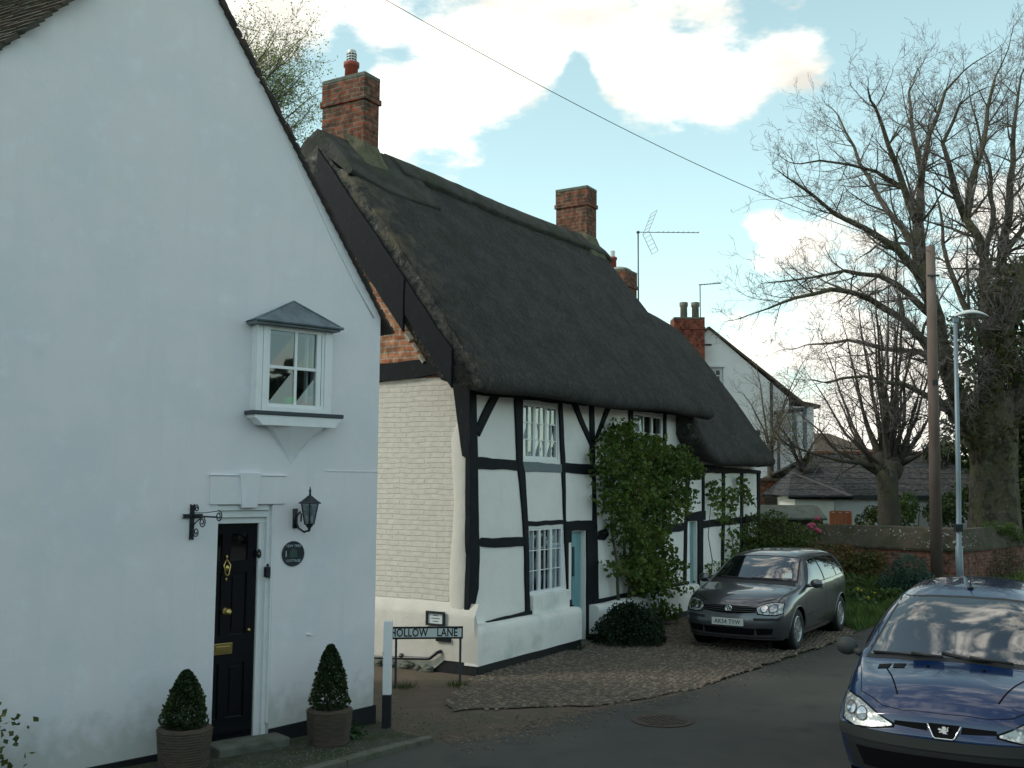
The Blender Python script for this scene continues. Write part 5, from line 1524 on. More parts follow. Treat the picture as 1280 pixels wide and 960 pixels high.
mb = MB(); xx = xl
while xx < x1:
    mb.box(xx, xx + .36, 2.5, 2.72, zr2_ - .02, zr2_ + .08); xx += .37
mb.build('ridge_tile', mat('red_ridge_tiles', (.20, .075, .04), .9, var=(5, (.10, .07, .05), .4, .7)), rf_, bevel=.02)
mb = MB(); mb.box(x0 - 1, x1 + .1, -.30, -.25, zw - .09, zw + .02); mb.build('gutter', M['iron'], OB)
mb = MB(); mb.box(O(1087, 628)[0], O(1093, 628)[0], -.02, .02, O(1090, 640)[1], zw - .05); mb.build('window_frame', M['white_paint'], OB)
# hipped front part
zf = O(1020, 621, -2)[1]; a0, a1 = O(984, 620, -2)[0], O(1060, 620, -2)[0]; pk = O(991, 590, -.6)
mb = MB(); mb.box(O(994, 640, -1.9)[0], O(1043, 640, -1.9)[0], -1.9, .0, 0, zf); mb.build('front_wall', M['cream_plaster'], OB)
mb = MB()
hz = pk[1]
q = [(a0, -2.1, zf), (a1 + .1, -2.1, zf), (a1 - .2, .4, zf + 1.0), (pk[0] + .2, .3, hz), (a0, .5, zf + .05)]
mb.add(q, [(0, 1, 3), (1, 2, 3), (0, 3, 4)]); mb.add([(x, y, z - .07) for x, y, z in q], [(0, 1, 3), (1, 2, 3)])
mb.build('hip_roof', M['slate'], OB)
mb = MB(); mb.tube([q[1], q[3]], .05, 6); mb.tube([q[0], q[1]], .045, 6); mb.build('hip_ridge', M['black_paint'], OB)

# far brown-roofed house
fh = thing('brown_roofed_house', 'distant house whose brown hipped roof shows behind the slate outbuilding', 'house', (at_y(1062, 600, 47).x, 47, 0))
e0 = at_y(1012, 575, 47).x - fh.location.x; e1 = at_y(1130, 575, 47).x - fh.location.x; ze = at_y(1060, 578, 47).z; zp = at_y(1045, 541, 49).z
mb = MB(); mb.box(e0 + .2, e1 - .2, 0, 5, 0, ze); mb.build('wall', m_far_white, fh)
mb = MB(); mb.add([(e0, -.2, ze), (e1, -.2, ze), (e1, 5.2, ze), (e0, 5.2, ze), (e0 + 1.0, 2.5, zp), (e1 - 2.6, 2.5, zp)], [(0, 1, 5, 4), (1, 2, 5), (2, 3, 4, 5), (3, 0, 4), (0, 3, 2, 1)]); mb.build('roof', m_far_tile, fh)

# shed, fence panel
fs = Frame((0, 27.4), R(90)); SH = fs.empty('garden_shed', 'grey felt-roofed garden shed just behind the brick wall', 'shed')
Q = lambda px, py, y=0: fs.hy(px, py, y)
zr_ = Q(1034, 631.5, .8)[1]; ze_ = Q(1020, 648, -.1)[1]; s0, s1 = Q(952, 640)[0], Q(1027, 648)[0]
s1b = Q(1034, 632, .8)[0]
mb = MB(); mb.box(s0, s1 - .02, .05, 1.5, 0, ze_); mb.prism([(.05, 0), (1.55, 0), (1.55, ze_), (.8, zr_ - .05), (.05, ze_)], s1 + .0, s1 + .05, 'x'); mb.build('wall', mat('dark_shed_boards', (.028, .024, .018), .9, bump=(20, .5, .01)), SH)
mb = MB(); roof_slab(mb, (s0, -.1, ze_), (s1 + .12, -.1, ze_), (s1 + .12, .8, zr_), (s0, .8, zr_), .05); roof_slab(mb, (s0, 1.7, ze_), (s1 + .12, 1.7, ze_), (s1 + .12, .8, zr_), (s0, .8, zr_), .05)
mb.build('roof', mat('shed_felt', (.10, .115, .10), .95, bump=(12, .4, .01), var=(4, (.065, .075, .06), .4, .7)), SH)
fp = thing('fence_panel', 'orange-stained wooden panel beside the grey shed', 'fence panel', (at_y(1051, 650, 26.9).x, 26.9, 0))
z0, z1 = .6, at_y(1051, 641, 26.9).z; hw = 22 / 1300 * 26.9 / 2
mb = MB()
for k in range(5): mb.box(-hw + k * hw * .4, -hw + (k + 1) * hw * .4 - .01, 0, .02, z0, z1 + (.02 if k in (1, 3) else 0))
m_or = mat('orange_stained_wood', (.28, .075, .018), .8, bump=(20, .4, .01, (1, 1, .1)), var=(5, (.20, .05, .015), .4, .7))
mb.build('boards', m_or, fp)
mb = MB(); mb.box(-hw - .02, hw + .02, -.025, -.003, (z0 + z1) / 2 + .0, (z0 + z1) / 2 + .04); mb.box(-hw - .02, hw + .02, -.02, .03, z1 + .02, z1 + .05); mb.build('rail', m_or, fp)
mb = MB(); mb.box(-hw - .05, -hw, -.02, .05, 0, z1 + .03); mb.build('post', m_or, fp); mb = MB(); mb.box(hw, hw + .05, -.02, .05, 0, z1 + .03); mb.build('post', m_or, fp)

# boundary wall
bw = thing('boundary_wall', 'long low brick boundary wall with a sloping mossy stone coping', 'wall', (0, 0, 0))
zk = 2.6 - 1.50
cl = []
for px, Y in [(960, 28.0), (1000, 27.6), (1060, 26.6), (1110, 25.8), (1164, 25.1), (1200, 25.0), (1232, 25.8), (1272, 27.6)]:
    p = at_y(px, 690, Y); cl.append(Vector((p.x, Y, 0)))
cl = [Vector((4.6, 28.2, 0))] + cl + [cl[-1] + Vector((1.0, 3.4, 0)), cl[-1] + Vector((1.0, 12, 0))]
pts = []
for i in range(len(cl) - 1):
    n = max(1, int((cl[i + 1] - cl[i]).length / .5))
    for k in range(n): pts.append(cl[i].lerp(cl[i + 1], k / n))
pts.append(cl[-1])
def strip(offs, nm, m, parent, jit=0, smooth=False, rng=None):
    rows_ = []
    P_ = pts if rng is None else pts[rng[0]:rng[1]]
    for i, p in enumerate(P_):
        t = (P_[min(i + 1, len(P_) - 1)] - P_[max(i - 1, 0)]).normalized(); nn = Vector((t.y, -t.x, 0))
        rows_.append([tuple(p + nn * o + Vector((0, 0, z + (mnoise.noise(Vector((p.x * 1.5 + z * 3, p.y, o * 5))) * jit)))) for o, z in offs])
    mb = MB(); mb.grid(rows_); mb.add(rows_[-1], [tuple(range(len(offs)))]); mb.add(rows_[0], [tuple(range(len(offs)))])
    return mb.build(nm, m, parent, smooth, fix=False)
strip([(.14, -.05), (.14, zk), (-.14, zk), (-.14, -.05)], 'brickwork', M['old_wall_brick'], bw, .01)
m_cope = mat('mossy_stone_coping', (.075, .066, .05), .95, bump=[(12, .8, .03), (40, .5, .01)],
             var=[(2.2, (.045, .05, .025), .4, .62), (5, (.10, .075, .06), .5, .65), (7, (.34, .34, .31), .66, .74)])
strip([(.13, zk - .005), (.19, zk + .0), (.20, zk + .05), (.06, zk + .52), (-.06, zk + .55), (-.20, zk + .05), (-.13, zk)], 'coping', m_cope, bw, .05)
mb = MB()
for i in range(260):
    k_ = random.randrange(4, min(22, len(pts) - 4)); p = pts[k_].lerp(pts[k_ + 1], random.random()); t = random.uniform(.1, .95)
    r_ = random.uniform(.006, .018) * (1.5 if k_ < 12 else .9)
    mb.ell((p.x, p.y - (.20 - .14 * t) - .03, zk + .05 + .45 * t), (r_ * 1.8, .012, r_), 6, 4)
tag(mb.build('lichen', mat('white_lichen', (.34, .36, .34), .9), bw, fix=False), None, None, None, 'stuff')

# telegraph pole, lamp column, wire
pb = at_y(1171, 725, 24.4); ptop = at_y(1163, 308, 24.4)
tp = thing('telegraph_pole', 'tall brown wooden telegraph pole in front of the brick wall', 'pole', (pb.x, 24.4, 0))
lean = (ptop.x - pb.x)
mb = MB(); mb.tube([(0, 0, -.1), (lean * .5, 0, ptop.z * .5), (lean, 0, ptop.z)], [.145, .125, .105], 14); mb.build('shaft', M['pole_wood'], tp, True)
mb = MB(); mb.box(lean - .14, lean + .14, -.14, -.10, ptop.z - .75, ptop.z - .71); mb.box(lean * .6 - .06, lean * .6 + .06, -.135, -.11, ptop.z * .6, ptop.z * .6 + .12); mb.build('step_iron', M['iron'], tp)
lb = at_y(1200, 722, 23.7); ltp = at_y(1194, 400, 23.7)
ll = thing('street_lamp', 'slim grey-green steel lamp column with a flat white lantern head', 'street lamp', (lb.x, 23.7, 0))
ln = ltp.x - lb.x
mb = MB(); mb.tube([(0, 0, -.05), (0, 0, at_y(1200, 683, 23.7).z), (.0, 0, at_y(1200, 682, 23.7).z), (ln * .4, 0, 2.6), (ln, 0, ltp.z)], [.085, .082, .058, .055, .045], 14); mb.build('column', M['galv'], ll, True)
mb = MB(); hl = 45 / 1300 * 23.7
rows_ = []
for i in range(13):
    u = i / 12; w_ = .12 * math.sin(math.pi * min(1, .16 + u * .8)) ** .6 + .01
    zc_ = ltp.z + .03 + .14 * math.sin(math.pi * (.08 + .72 * u)) - .03 * u; th_ = .16 * math.sin(math.pi * (.10 + .84 * u)) ** .8
    rows_.append([(ln - .06 + u * hl, w_ * math.cos(a), zc_ - .10 * (1 - 0) * 0 + (th_ * .55 * math.sin(a) if math.sin(a) > 0 else th_ * .12 * math.sin(a))) for a in [2 * math.pi * k / 14 for k in range(15)]])
mb.grid(rows_); hd = mb.build('lamp_head', mat('lamp_white', (.62, .66, .66), .4), ll, True)
mb = MB(); mb.box(ln - .05, ln + .07, -.05, .05, ltp.z - .06, ltp.z + .06); mb.build('spigot', M['galv'], ll, bevel=.01)
mb = MB(); rows_ = [[(ln + .18 + u * hl * .62, .085 * math.cos(a), ltp.z + .055 + .02 * u - .03 * max(0, -math.sin(a))) for a in [math.pi + math.pi * k / 6 for k in range(7)]] for u in (0, .5, 1)]
mb.grid(rows_); mb.build('lens', M['glass_frost'], hd, True)
mb = MB(); mb.box(-.075, .075, -.075, .075, 1.62, 1.78); mb.build('number_plate_band', M['iron'], ll)

a = Vector((pb.x + lean, 24.4, ptop.z - .12)); b = h1.w(apx, 0, apz + .47)
b = Vector((b.x, b.y, b.z))
mb = MB(); n = 28
mb.tube([a.lerp(b, k / n) - Vector((0, 0, .5 * 4 * (k / n) * (1 - k / n))) for k in range(n + 1)], [.009 - .0055 * k / n for k in range(n + 1)], 5)
w_ = mb.build('overhead_wire', M['iron'], None, True); tag(w_, 'thin black overhead wire crossing the sky from the telegraph pole to the left house', 'wire')

# ================================================================ TREES
class Tree:
    def __init__(s, seed): s.tr = MB(); s.tw = MB(); s.tips = []; s.rng = random.Random(seed)
    def limb(s, pts, r0, r1, spawn=True, every=.55, lvl=1, L=(1.4, 3.2), up=.35, out=None, start=.15):
        pts = [Vector(p) for p in pts]
        # resample with small wander
        q = [pts[0]]
        for i in range(len(pts) - 1):
            n = max(1, int((pts[i + 1] - pts[i]).length / .5))
            for k in range(1, n + 1):
                p = pts[i].lerp(pts[i + 1], k / n); q.append(p + Vector((s.rng.gauss(0, .03), s.rng.gauss(0, .05), s.rng.gauss(0, .03))) * (1 if k < n else .3))
        N = len(q); rad = [r0 + (r1 - r0) * (i / (N - 1)) ** .8 for i in range(N)]
        s.tr.tube(q, rad, 8 if r0 > .12 else 6)
        if spawn:
            tot = sum((q[i + 1] - q[i]).length for i in range(N - 1)); d = 0; nxt = tot * start
            for i in range(N - 1):
                d += (q[i + 1] - q[i]).length
                while nxt < d:
                    nxt += every * s.rng.uniform(.6, 1.4)
                    s.twig(q[i], (q[i + 1] - q[i]).normalized(), s.rng.uniform(*L) * (1 - .35 * d / tot), max(.012, rad[i] * .42), lvl, up)
            s.twig(q[-1], (q[-1] - q[-2]).normalized(), s.rng.uniform(*L) * .8, r1 * .9, lvl, up, straight=True)
    def twig(s, p, axis, L, r, lvl, up, straight=False):
        rg = s.rng
        rv = Vector((rg.gauss(0, 1), rg.gauss(0, 1), rg.gauss(0, 1)))
        side = (rv - axis * rv.dot(axis)).normalized()
        a = rg.uniform(.05, .25) if straight else rg.uniform(.55, 1.05)
        d = (axis * math.cos(a) + side * math.sin(a)).normalized()
        n = 5 if lvl < 3 else 3; seg = L / n; q = [p.copy()]; dirs = []
        for k in range(n):
            d = (d + Vector((0, 0, up * .22)) + Vector((rg.gauss(0, .14), rg.gauss(0, .14), rg.gauss(0, .12)))).normalized()
            dirs.append(d.copy()); q.append(q[-1] + d * seg)
        rmin = .0036
        r = min(r, .02 + .018 * L)
        rad = [max(rmin, r * (1 - .78 * k / n)) for k in range(n + 1)]
        (s.tr if lvl < 2 else s.tw).tube(q, rad, 5 if lvl < 2 else 3, cap=False)
        s.tips.append(q[-1])
        if lvl < s.maxl:
            m = {1: s.dens[0], 2: s.dens[1], 3: s.dens[2]}[lvl]
            for j in range(m):
                k = rg.randint(1, n) if lvl > 1 else min(n, 1 + int(j / m * n + rg.random()))
                s.twig(q[k], dirs[k - 1], L * rg.uniform(.35, .6), rad[k] * .65, lvl + 1, up * 1.1)

def build_tree(name, label, loc, t, m_bark, group=None):
    o = thing(name, label, 'tree', loc, 0, group)
    off = Vector(loc)
    for mb_, nm, m_ in ((t.tr, 'trunk', m_bark), (t.tw, 'crown', M['twig'])):
        mb_.v = [(x - off.x, y - off.y, z - off.z) for x, y, z in mb_.v]
        mb_.build(nm, m_, o, nm == 'trunk', fix=False)
    return o

def PX(lst, Y, dY=0, wob=0):
    n = len(lst); return [at_y(px, py, Y + dY * i / max(1, n - 1)) for i, (px, py) in enumerate(lst)]

t = Tree(11); t.maxl = 4; t.dens = (6, 4, 3)
Yt = 29.0
base = at_y(1245, 690, Yt); base.z = 0
# buttressed trunk
tq = [Vector((base.x, Yt, -.1)), Vector((base.x, Yt, .5))] + PX([(1244, 640), (1243, 590), (1243, 540), (1242, 490)], Yt)
t.tr.tube(tq, [1.0, .78, .66, .60, .60, .50], 16)
L_ = [
 ([(1240, 610), (1222, 555), (1200, 505), (1185, 465), (1172, 400), (1160, 365), (1150, 320), (1148, 282)], 0, .34, .17, .9),
 ([(1148, 282), (1152, 215), (1160, 170), (1182, 114), (1194, 100)], 0, .15, .03, .5),
 ([(1148, 282), (1130, 235), (1110, 182), (1095, 135), (1088, 125)], -1.5, .13, .03, .5),
 ([(1152, 215), (1140, 165), (1136, 115), (1141, 105)], 1.5, .09, .025, .5),
 ([(1160, 365), (1145, 339), (1122, 312), (1081, 286), (1044, 267), (1017, 245), (990, 225)], -2.5, .15, .03, .5),
 ([(1150, 330), (1128, 285), (1098, 245), (1075, 205), (1058, 165), (1048, 145)], 2.0, .12, .025, .5),
 ([(1200, 505), (1168, 445), (1130, 400), (1085, 372), (1040, 362), (995, 372), (960, 385)], -3, .17, .025, .5),
 ([(1172, 400), (1140, 372), (1100, 345), (1055, 338), (1010, 348), (975, 352)], -1.5, .12, .025, .5),
 ([(1222, 555), (1180, 505), (1130, 480), (1080, 470), (1035, 478)], -3, .13, .025, .55),
 ([(1185, 465), (1150, 440), (1105, 436), (1060, 425), (1015, 430)], 1, .11, .025, .55),
 ([(1130, 235), (1095, 215), (1060, 205), (1025, 200), (1000, 205)], -1, .06, .02, .5),
 ([(1242, 500), (1235, 400), (1231, 325), (1208, 275), (1212, 232), (1230, 180), (1240, 110), (1245, 95)], -.5, .26, .03, .5),
 ([(1208, 275), (1190, 225), (1178, 180), (1200, 130), (1212, 120)], .8, .12, .025, .5),
 ([(1243, 500), (1250, 400), (1252, 320), (1262, 250), (1266, 180), (1272, 120), (1276, 95)], 1.0, .26, .03, .5),
 ([(1246, 500), (1264, 400), (1282, 330), (1300, 250), (1308, 170)], -1, .22, .03, .55),
 ([(1231, 325), (1242, 262), (1236, 205), (1222, 155), (1215, 135)], 1.5, .10, .025, .5),
 ([(1252, 320), (1285, 280), (1305, 200), (1300, 150)], 2, .10, .025, .55),
 ([(1250, 560), (1275, 500), (1310, 430), (1350, 360)], -1, .22, .03, .6),
 ([(1235, 430), (1205, 380), (1185, 330), (1178, 280), (1170, 240)], 2.2, .12, .025, .5),
 ([(1243, 540), (1225, 470), (1212, 400), (1210, 340)], -1.6, .12, .03, .6),
]
for lst, dY, r0, r1, ev in L_:
    t.limb(PX(lst, Yt, dY), r0, r1, every=ev * .62, L=(1.1, 2.4), up=.22)
for i_, v_ in enumerate(t.tr.v[:16 * 7]):
    p_ = Vector(v_); c_ = Vector((base.x, Yt, p_.z)); a_ = math.atan2(p_.y - c_.y, p_.x - c_.x)
    f_ = 1 + .10 * math.sin(a_ * 5 + p_.z * .6) + .06 * math.sin(a_ * 9 - p_.z); t.tr.v[i_] = tuple(c_ + (p_ - c_) * f_)
build_tree('plane_tree', 'huge bare tree with many upright grey limbs at the right edge', (base.x, Yt, 0), t, M['bark'])

# pollarded tree
t = Tree(5); t.maxl = 3; t.dens = (5, 3, 2); Yp = 27.9
base = at_y(1112, 690, Yp); base.z = 0
t.tr.tube([Vector((base.x, Yp, -.1)), Vector((base.x, Yp, .6))] + PX([(1112, 650), (1110, 615), (1108, 595), (1110, 575)], Yp), [.42, .34, .30, .27, .30, .26], 12)
t.tr.ell(at_y(1101, 580, Yp), (.24, .22, .34), 10, 7); t.tr.ell(at_y(1119, 584, Yp), (.22, .22, .36), 10, 7)
rg = random.Random(3)
ends = [(1003, 520), (1020, 480), (1036, 445), (1048, 500), (1058, 420), (1066, 470), (1074, 385), (1084, 440), (1094, 360), (1100, 410), (1110, 345), (1118, 400), (1126, 370), (1136, 430), (1144, 395), (1154, 470), (1166, 440), (1172, 500), (985, 555), (1025, 560), (1180, 540), (1060, 540), (1148, 540), (1090, 390), (1130, 350)]
for k, (ex, ey) in enumerate(ends):
    sx = 1110 + (ex - 1100) * .14; sy = 596 - rg.uniform(0, 18)
    mx2, my2 = sx + (ex - sx) * .55, sy + (ey - sy) * (.42 if abs(ex - 1100) > 40 else .5)
    t.limb(PX([(sx, sy), (mx2, my2), (ex, ey)], Yp, rg.uniform(-1.8, 1.8)), rg.uniform(.055, .095), .014, every=.40, L=(.8, 1.9), up=.24, start=.28)
build_tree('pollarded_tree', 'stout pollarded tree with a dense fan of bare branches behind the wall', (base.x, Yp, 0), t, M['bark_dark'])
# small budding trees in front of the white gabled house
m_bud = leaf_mat('budding_leaves', (.12, .14, .03), (.08, .10, .03))
def small_tree(name, label, px, Y, top, spread, seed, leaf=600, n=7, mleaf=None, lsz=.05):
    t = Tree(seed); t.maxl = 3; t.dens = (4, 3, 2); rg = random.Random(seed)
    b = at_y(px, 690, Y); b.z = 0
    hd = at_y(px, top + (640 - top) * .55, Y)
    t.tr.tube([b - Vector((0, 0, .1)), b.lerp(hd, .5), hd], [.11, .09, .07], 8)
    for k in range(n):
        ex = px + rg.uniform(-spread, spread); ey = top + rg.uniform(0, (640 - top) * .35)
        t.limb([hd - Vector((0, 0, rg.uniform(0, .6))), at_y((px + ex) / 2, (ey * .5 + (top + 640) * .25), Y + rg.uniform(-.5, .5)), at_y(ex, ey, Y + rg.uniform(-1.4, 1.4))], .045, .012, every=.4, L=(.6, 1.3), up=.25)
    o = build_tree(name, label, (b.x, Y, 0), t, M['bark_dark'])
    if leaf:
        mb = MB(); pts_ = [rg.choice(t.tips) + Vector((rg.gauss(0, .12), rg.gauss(0, .12), rg.gauss(0, .10))) - Vector((b.x, Y, 0)) for _ in range(leaf)]
        leaves(mb, pts_, lsz); mb.build('leaf_crown', mleaf or m_bud, o, fix=False)
    return o
small_tree('garden_tree', 'small budding yellow-green tree in front of the white gabled house', 1003, 31, 500, 42, 21, leaf=900)
small_tree('garden_tree', 'thin bare sapling with fine twigs against the white gable', 962, 34, 450, 42, 22, leaf=60, n=6)
# birch-like tree beyond the left house
t = Tree(31); t.maxl = 3; t.dens = (6, 4, 3); rg = random.Random(9)
b = Vector((-8.6, 27, 0)); Yb = 27
t.tr.tube([b - Vector((0, 0, .1)), b + Vector((.3, 0, 5)), b + Vector((.6, 0, 8.5))], [.28, .2, .14], 10)
for ex, ey in [(300, 55), (320, 45), (340, 55), (355, 75), (372, 95), (385, 125), (378, 150), (360, 165), (335, 100), (312, 90), (350, 120), (290, 80), (270, 60), (240, 30), (300, 120), (330, 140), (250, 100)] + [(random.Random(k_).uniform(285, 378), random.Random(k_ + 90).uniform(50, 165)) for k_ in range(26)]:
    t.limb([b + Vector((.45, 0, rg.uniform(6, 8.5))), at_y((ex + 240) / 2, ey + 60, Yb + rg.uniform(-.7, .7)), at_y(ex, ey, Yb + rg.uniform(-1.6, 1.6))], .06, .012, every=.36, L=(.6, 1.4), up=-.05)
o = build_tree('birch_tree', 'feathery olive-green tree rising behind the left house beside the brick chimney', tuple(b), t, M['bark_dark'])
mb = MB(); leaves(mb, [rg.choice(t.tips) + Vector((rg.gauss(0, .16), rg.gauss(0, .16), rg.gauss(0, .14))) - b for _ in range(46000)], .05)
mb.build('leaf_crown', leaf_mat('young_birch_leaves', (.17, .26, .06), (.24, .31, .08)), o, fix=False)

# dark evergreen behind the big tree
def clumps(name, label, cat, loc, cl, n, size, m, group=None, stem=None, droop=0):
    o = thing(name, label, cat, loc, 0, group); off = Vector(loc); mb = MB(); pts_ = []
    tot = sum(c[1][0] * c[1][2] for c in cl)
    for c, r in cl:
        k = int(n * r[0] * r[2] / tot)
        for _ in range(k):
            d = Vector((random.gauss(0, 1), random.gauss(0, 1), random.gauss(0, 1))).normalized(); u = random.random() ** .4
            p = Vector((d.x * r[0], d.y * r[1], d.z * r[2])) * u
            l = 1 + .35 * mnoise.noise((Vector(c) + p) * 1.3 / max(r[0], .4)); p = Vector(c) + p * l - off
            if mnoise.noise((p + off) * (1.6 / max(r[0], .5))) < -.18: continue
            if droop: p.z -= random.random() ** 3 * droop
            if p.z + off.z > .01: pts_.append(p)
    leaves(mb, pts_, size); mb.build('foliage', m, o, fix=False)
    if stem:
        s_ = MB()
        for q in stem: s_.tube([Vector(p) - off for p in q[0]], q[1], 8)
        s_.build('trunk' if cat == 'tree' else 'stem', M['bark_dark'], o, True)
    return o
m_yew = leaf_mat('dark_yew_leaves', (.032, .056, .018), (.052, .088, .026), c3=(.12, .12, .04))
A3 = lambda px, py, Y: tuple(at_y(px, py, Y))
Ye = 33
cl_ = [(A3(px, py, Ye + dy), (r, r, r * .85)) for px, py, dy, r in
       [(1262, 345, 0, 1.0), (1285, 360, 0, 1.3), (1240, 400, 0, .8), (1275, 420, 0, 1.5), (1300, 400, 1, 1.6), (1205, 405, 0, .55), (1180, 430, 0, .5), (1215, 450, -.5, .6), (1250, 470, .5, 1.2), (1290, 480, 0, 1.6),
        (1198, 500, -.5, .8), (1225, 520, 0, 1.0), (1270, 545, 0, 1.6), (1195, 560, 0, .9), (1180, 600, 0, .9), (1215, 590, 0, 1.1), (1255, 610, 0, 1.5), (1290, 600, 0, 1.8), (1175, 635, 0, .7), (1290, 650, 0, 1.7), (1310, 540, 0, 2), (1165, 560, 0, .35)]]
eb = at_y(1275, 690, Ye); eb.z = 0
clumps('yew_tree', 'dark green evergreen filling the space behind the big bare tree', 'tree', tuple(eb), cl_, 30000, .17, m_yew, droop=.7,
       stem=[([(eb.x, Ye, 0), (eb.x + .1, Ye, 3), (eb.x, Ye, 8)], [.5, .4, .12]), ([(eb.x, Ye, 1.5), A3(1225, 560, Ye), A3(1195, 500, Ye)], [.2, .12, .04])])
# ivy on the limbs of the big tree
iv = thing('ivy', 'olive ivy growing up the trunk and limbs of the huge bare tree', 'ivy', (at_y(1245, 690, 28.3).x, 28.3, 0))
mb = MB(); pts_ = []
for (x0, y0, x1, y1, w) in [(1242, 600, 1240, 470, .6), (1240, 480, 1233, 340, .35), (1246, 490, 1262, 390, .4), (1250, 470, 1250, 330, .35), (1225, 560, 1200, 500, .35), (1270, 560, 1278, 430, .6)]:
    for _ in range(420):
        u = random.random(); p = at_y(x0 + (x1 - x0) * u, y0 + (y1 - y0) * u, 28.4) + Vector((random.gauss(0, w * .5), random.gauss(0, .3), random.gauss(0, .25)))
        if mnoise.noise(p * 1.2) > -.05: pts_.append(p - Vector((iv.location.x, 28.3, 0)))
leaves(mb, pts_, .11); mb.build('foliage', leaf_mat('olive_ivy', (.05, .055, .015), (.08, .07, .025), c3=(.03, .04, .012)), iv, fix=False)

# ================================================================ SHRUBS ALONG THE WALL
m_hedge = leaf_mat('olive_hedge_leaves', (.10, .125, .03), (.055, .085, .022), c3=(.16, .16, .05))
m_rust = leaf_mat('rust_tinged_leaves', (.085, .095, .028), (.19, .085, .035), c3=(.05, .075, .022))
m_blue = leaf_mat('blue_green_leaves', (.045, .095, .07), (.065, .12, .09))
m_grn = leaf_mat('mid_green_leaves', (.06, .11, .028), (.09, .14, .04))
def bush(name, label, specs, n, size, m, Yb, cat='shrub'):
    cl_ = [(A3(px, py, Yb + dy), (r, r * .8, r * rz_)) for px, py, dy, r, rz_ in specs]
    c = Vector(cl_[0][0]); loc = (c.x, c.y, 0)
    return clumps(name, label, cat, loc, cl_, n, size, m, stem=[([(c.x + k * .12, c.y, 0), (c.x + k * .3, c.y, max(.3, c.z))], [.02, .008]) for k in (-1, 0, 1)])
bush('hedge_shrub', 'olive green bushy shrub at the end of the low cottage behind the grey car', [(965, 672, 0, .75, .9), (945, 665, .3, .5, 1), (990, 680, 0, .6, .8), (950, 700, 0, .7, .8), (985, 710, 0, .8, .8), (1000, 665, .6, .35, .8)], 9000, .07, m_hedge, 24.6)
bush('rusty_shrub', 'rust and olive coloured shrub against the brick wall above the grey car', [(1040, 705, 0, .7, .7), (1065, 715, 0, .7, .8), (1015, 700, 0, .5, .7), (1085, 708, 0, .45, .8), (1050, 735, 0, .9, .5), (1025, 688, .3, .3, .6), (1095, 700, .2, .3, .8)], 9000, .07, m_rust, 24.9)
bush('blue_green_shrub', 'rounded blue-green shrub in front of the brick wall beside the telegraph pole', [(1134, 716, 0, .50, .9), (1115, 728, 0, .35, .8), (1152, 728, 0, .35, .8), (1130, 740, 0, .6, .6)], 6500, .05, m_blue, 23.6)
bush('garden_shrub', 'bright green shrub to the right of the pollarded trunk', [(1136, 632, 0, .32, 1.1), (1128, 650, 0, .4, 1)], 1600, .08, m_grn, 29)
bush('garden_shrub', 'small grey-green shrub to the left of the pollarded trunk', [(1092, 642, 0, .25, 1), (1083, 655, 0, .35, .7)], 900, .07, m_hedge, 29)
bush('wall_creeper', 'green creeper spilling over the right end of the wall coping', [(1250, 660, 0, .42, .5), (1268, 672, .6, .4, .5)], 2200, .06, m_grn, 26.4, 'creeper')
bush('dead_creeper', 'dry grey-brown creeper covering the right end of the brick wall', [(1245, 712, 0, .55, 1.0), (1262, 700, .7, .5, 1.1), (1228, 720, -.3, .35, .9)], 3000, .055, leaf_mat('dry_creeper', (.16, .13, .09), (.10, .085, .06)), 25.9, 'creeper')
pf = bush('flowering_shrub', 'straggly shrub with pink blooms in front of the grey shed', [(1018, 664, 0, .25, 1.0), (1024, 655, 0, .18, .9)], 260, .06, m_hedge, 25.7)
mb = MB()
for px, py in [(1012, 657), (1014, 659), (1021, 662), (1022, 648), (1016, 656), (1024, 664)]: 
    q = at_y(px, py, 25.5) - Vector(pf.location); mb.ell(tuple(q), (.07, .05, .055), 7, 5)
mb.build('blossom', mat('pink_petals', (.42, .07, .13), .8), pf, True)
bush('dark_laurel', 'dark laurel standing right of the telegraph pole behind the wall', [(1180, 640, 0, .6, .8), (1205, 628, .5, .7, .8)], 1500, .12, m_yew, 29.8)
# lush herbage at the foot of the wall
for nm_, lab_, sp_, yb_ in (('cow_parsley', 'lush green clump of herbage right of the grey car tail', [(1078, 752, 0, .40, .8), (1098, 748, .4, .45, .8), (1070, 740, .6, .35, .9)], 23.2), ('cow_parsley', 'lush green clump of herbage below the blue-green shrub', [(1122, 750, 0, .45, .6), (1145, 752, .2, .4, .6)], 22.8)):
    bush(nm_, lab_, sp_, 3200, .075, m_grn, yb_, 'herbage')
